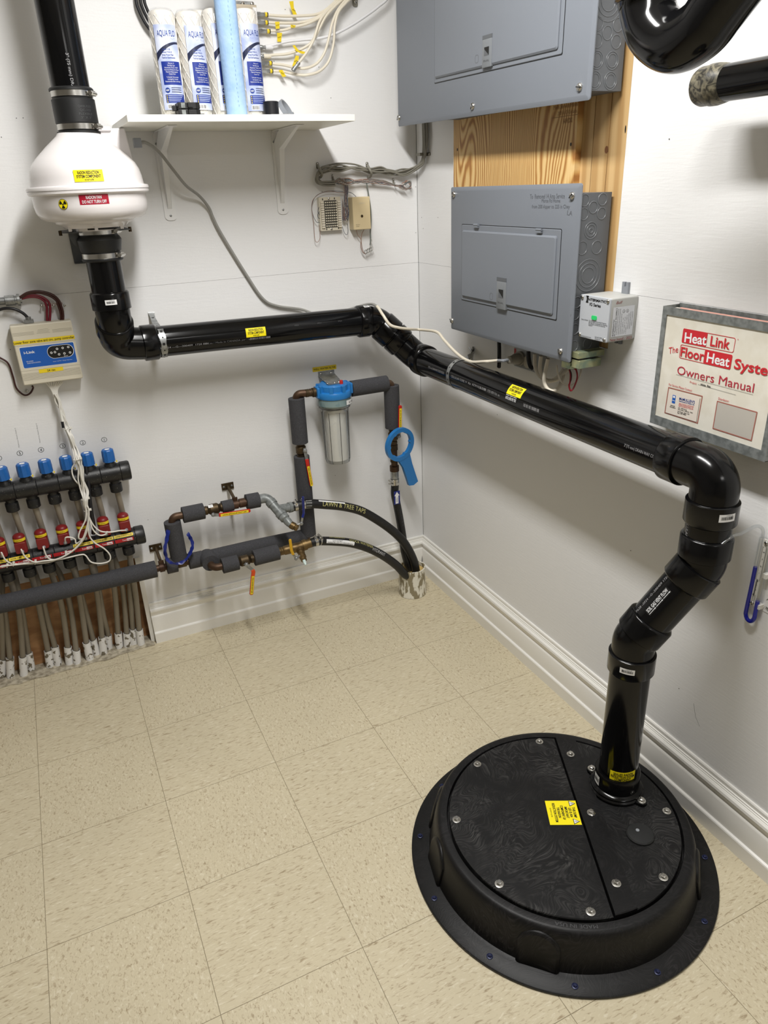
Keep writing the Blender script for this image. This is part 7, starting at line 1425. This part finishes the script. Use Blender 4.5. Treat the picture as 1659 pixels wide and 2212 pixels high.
# loop of blue ribbon tied round the riser
t = thing('blue_ribbon', 'blue plastic ribbon loop tied round the short insulated riser', 'ribbon', wp(250, 860, .12))
b = MB(); pts = spl([wp(x, y, d) for x, y, d in ((150, 560, .115), (135, 650, .125), (118, 740, .13), (130, 820, .13), (165, 870, .135), (230, 885, .14), (290, 870, .14), (340, 820, .135), (375, 750, .13), (385, 690, .125), (360, 630, .118), (335, 590, .11))], 6); n = len(pts); vs = []
for i, p in enumerate(pts): s_ = ((pts[min(i + 1, n - 1)] - pts[max(i - 1, 0)]).cross(V((-.3, -1, .3))).normalized() + V((0, .5 * math.sin(i * .5), .2))) * (.0052 + .0008 * math.sin(i * 1.3)); vs += [p - s_, p + s_, p + s_ + V((0, -.001, 0)), p - s_ + V((0, -.001, 0))]
b.add(vs, [(i * 4 + k, i * 4 + (k + 1) % 4, i * 4 + 4 + (k + 1) % 4, i * 4 + 4 + k) for i in range(n - 1) for k in range(4)] + [(0, 1, 2, 3), tuple((n - 1) * 4 + k for k in range(4))], navy_m); b.obj('band', t, smooth=60)

# black hoses into the painted pipe stub in the corner
SC = V((-.132, -.150, 0)); SR = .0525
t = thing('pipe_stub', 'short chipped white pipe stub standing in the corner with three hoses in it', 'pipe stub', SC)
stub_m = M('stub_paint', (226, 222, 208), .5, var=(60, .48, .53, (140, 130, 104), 5), stretch=(1, 1, .35))
zs = .116; b = MB(); b.lathe([(SR + .0015, .001), (SR + .0015, .006), (SR, .010), (SR, zs), (SR - .005, zs), (SR - .005, .06)], stub_m, Matrix.Translation(SC), 48, caps=False); b.obj('pipe', t, smooth=40)
b = MB(); b.lathe([(0, .092), (.02, .097), (.035, .094), (SR - .005, .100)], M('spray_foam', (206, 176, 112), .8, bump=(70, .8)), Matrix.Translation(SC), 32, caps=False); b.obj('foam_filling', t)
class PT:
    """mapper along a curved hose: x = distance along it, y round it"""
    def __init__(s, pts, r, n): s.p = pts; s.r = r; s.n = V(n); s.L = [0]; [s.L.append(s.L[-1] + (pts[i + 1] - pts[i]).length) for i in range(len(pts) - 1)]
    def __call__(s, x, y, e=0):
        x = min(max(x, 0), s.L[-1] - 1e-6); i = max(k for k in range(len(s.L)) if s.L[k] <= x); i = min(i, len(s.p) - 2); f = (x - s.L[i]) / (s.L[i + 1] - s.L[i]); p = s.p[i].lerp(s.p[i + 1], f)
        a = (s.p[i + 1] - s.p[i]).normalized(); b_ = (s.p[min(i + 2, len(s.p) - 1)] - s.p[max(i - 1, 0)]).normalized(); tn = b_; n = (s.n - tn * s.n.dot(tn)).normalized(); t_ = n.cross(tn); return p + (n * math.cos(y / s.r) + t_ * math.sin(y / s.r)) * (s.r + e)
hose_m = M('hose_black', (20, 20, 21), .42, var=(240, .68, .76, (74, 74, 74), 2)); chalk = M('chalk_yellow', (190, 184, 120), .7); chalkw = M('chalk_white', (190, 190, 190), .7)
def hose(lab, pts, r, clampf, writing, patches=()):
    p = spl(pts, 20); t = thing('black_hose', lab, 'hose', p[-1], 'black hoses in the corner'); b = MB(); b.tube(p, r, hose_m, 20); h_ = b.obj('hose', t, smooth=60)
    pm = PT(p, r, (-.1, -1, .35))
    if writing:
        for tx, x, y, w_, hh, m_ in writing: b = MB(); b.text(tx, pm, x, y, m_, w=w_, h=hh, e=.0006, cuts=9); b.obj('writing', h_, smooth=0)
    for x0, x1, y0, y1, m_, tx in patches:
        b = MB(); b.patch(pm, x0, y0, x1, y1, m_, .0006, 8, 3)
        for k, s_ in enumerate(tx): b.text(s_, pm, (x0 + x1) / 2 + (0 if k else -.012 * (len(tx) > 1)), (y0 + y1) / 2 - (k - (len(tx) - 1) / 2) * .006, ink_m, w=(x1 - x0) * (.9 if k or len(tx) == 1 else .35), h=.0045, e=.0012, shear=.2)
        b.obj('label', h_, smooth=0)
    for f in clampf:
        i = int(f * 2); c = p[i]; d_ = (p[i + 1] - p[i]).normalized(); b = MB(); b.lathe([(r + .0003, -.0055), (r + .0016, -.0055), (r + .0016, .0055), (r + .0003, .0055)], steel_m, frame(c, d_), 24, caps=False); up_ = (V((0, -.4, 1)) - d_ * d_.dot(V((0, -.4, 1)))).normalized()
        if abs(d_.z) > .7: up_ = V((-1, -.3, 0)).normalized()
        sd = d_.cross(up_); b.cyl(c + up_ * (r + .004) - sd * .010, c + up_ * (r + .004) + sd * .012, .0042, steel_m, 10); b.obj('hose_clamp', t)
    return t
hs = ho; endp = lambda x, y, d: fz(x, y, d)
hose('upper black hose with chalk writing, arching to the corner stub', [hs, hs + V((.04, -.002, .001)), fz(300, 1310, .128), fz(430, 1318, .13), fz(600, 1335, .132), fz(760, 1375, .134), (fz(900, 1450, .137)), fz(1030, 1540, .14), fz(1130, 1630, .145), fz(1200, 1730, .15), fz(1250, 1840, .155), V((SC.x + .014, -.158, zs - .025))], .0165, (5, 12), [('LAWN & TREE TAPS', .20, .003, .17, .016, chalk)], ((.055, .075, -.018, .014, zinc_m, ()), (.10, .20, .010, .016, paper_m, ())))
hose('lower black hose with a white note, bending down to the corner stub', [he, he + V((.03, 0, .001)), fz(390, 1652, .172), fz(500, 1655, .172), fz(650, 1668, .173), fz(780, 1700, .174), fz(900, 1750, .175), fz(1010, 1815, .176), fz(1100, 1885, .176), fz(1170, 1960, .176), V((SC.x - .018, -.168, zs - .03))], .0160, (6, 14), [('STOCK WATERER', .195, .011, .10, .010, chalk), ('HYDRANT', .275, .005, .06, .012, chalkw), ('HYDRANT', .10, .019, .06, .008, chalk)], ((.055, .165, -.006, .008, paper_m, ('Lawn & R&T', 'hookup flex, cool cure where pipe goes')),))
xh = xv + .001
hose('upright black hose from the right pipe valve down into the corner stub', [V((xh, -.095, fz(1065, 1060, .095).z)), V((xh, -.095, fz(1065, 1130, .095).z)), fz(1075, 1220, .097), fz(1095, 1320, .10), fz(1120, 1450, .108), fz(1145, 1600, .118), fz(1165, 1750, .128), V((SC.x - .004, -.136, zs - .02))], .0150, (5, 9), [('CELLULAR PE 75', .165, .004, .07, .006, ink_soft), ('WELL', .26, 0, .03, .012, chalkw)], ())
pm0 = fz(1095, 1255, .117); P = PN(pm0, (1, 0, 0), (0, -.03, 1)); b = MB(); b.prism([(-.0125, -.027), (.0125, -.027), (.0125, .027), (-.0125, .027)], -.0004, 0, navy_m, P=P); b.poly(P, [(-.006, -.024), (.006, -.024), (.006, .008), (.0105, .008), (0, .024), (-.0105, .008), (-.006, .008)], paper_m, .0004); b.text('WELL', P, 0, -.008, ink_m, w=.02, h=.005, e=.0008, rot=PI / 2)
tag(b.obj('flow_tag', smooth=0), 'blue tag with a white arrow on the upright black hose', 'tag')
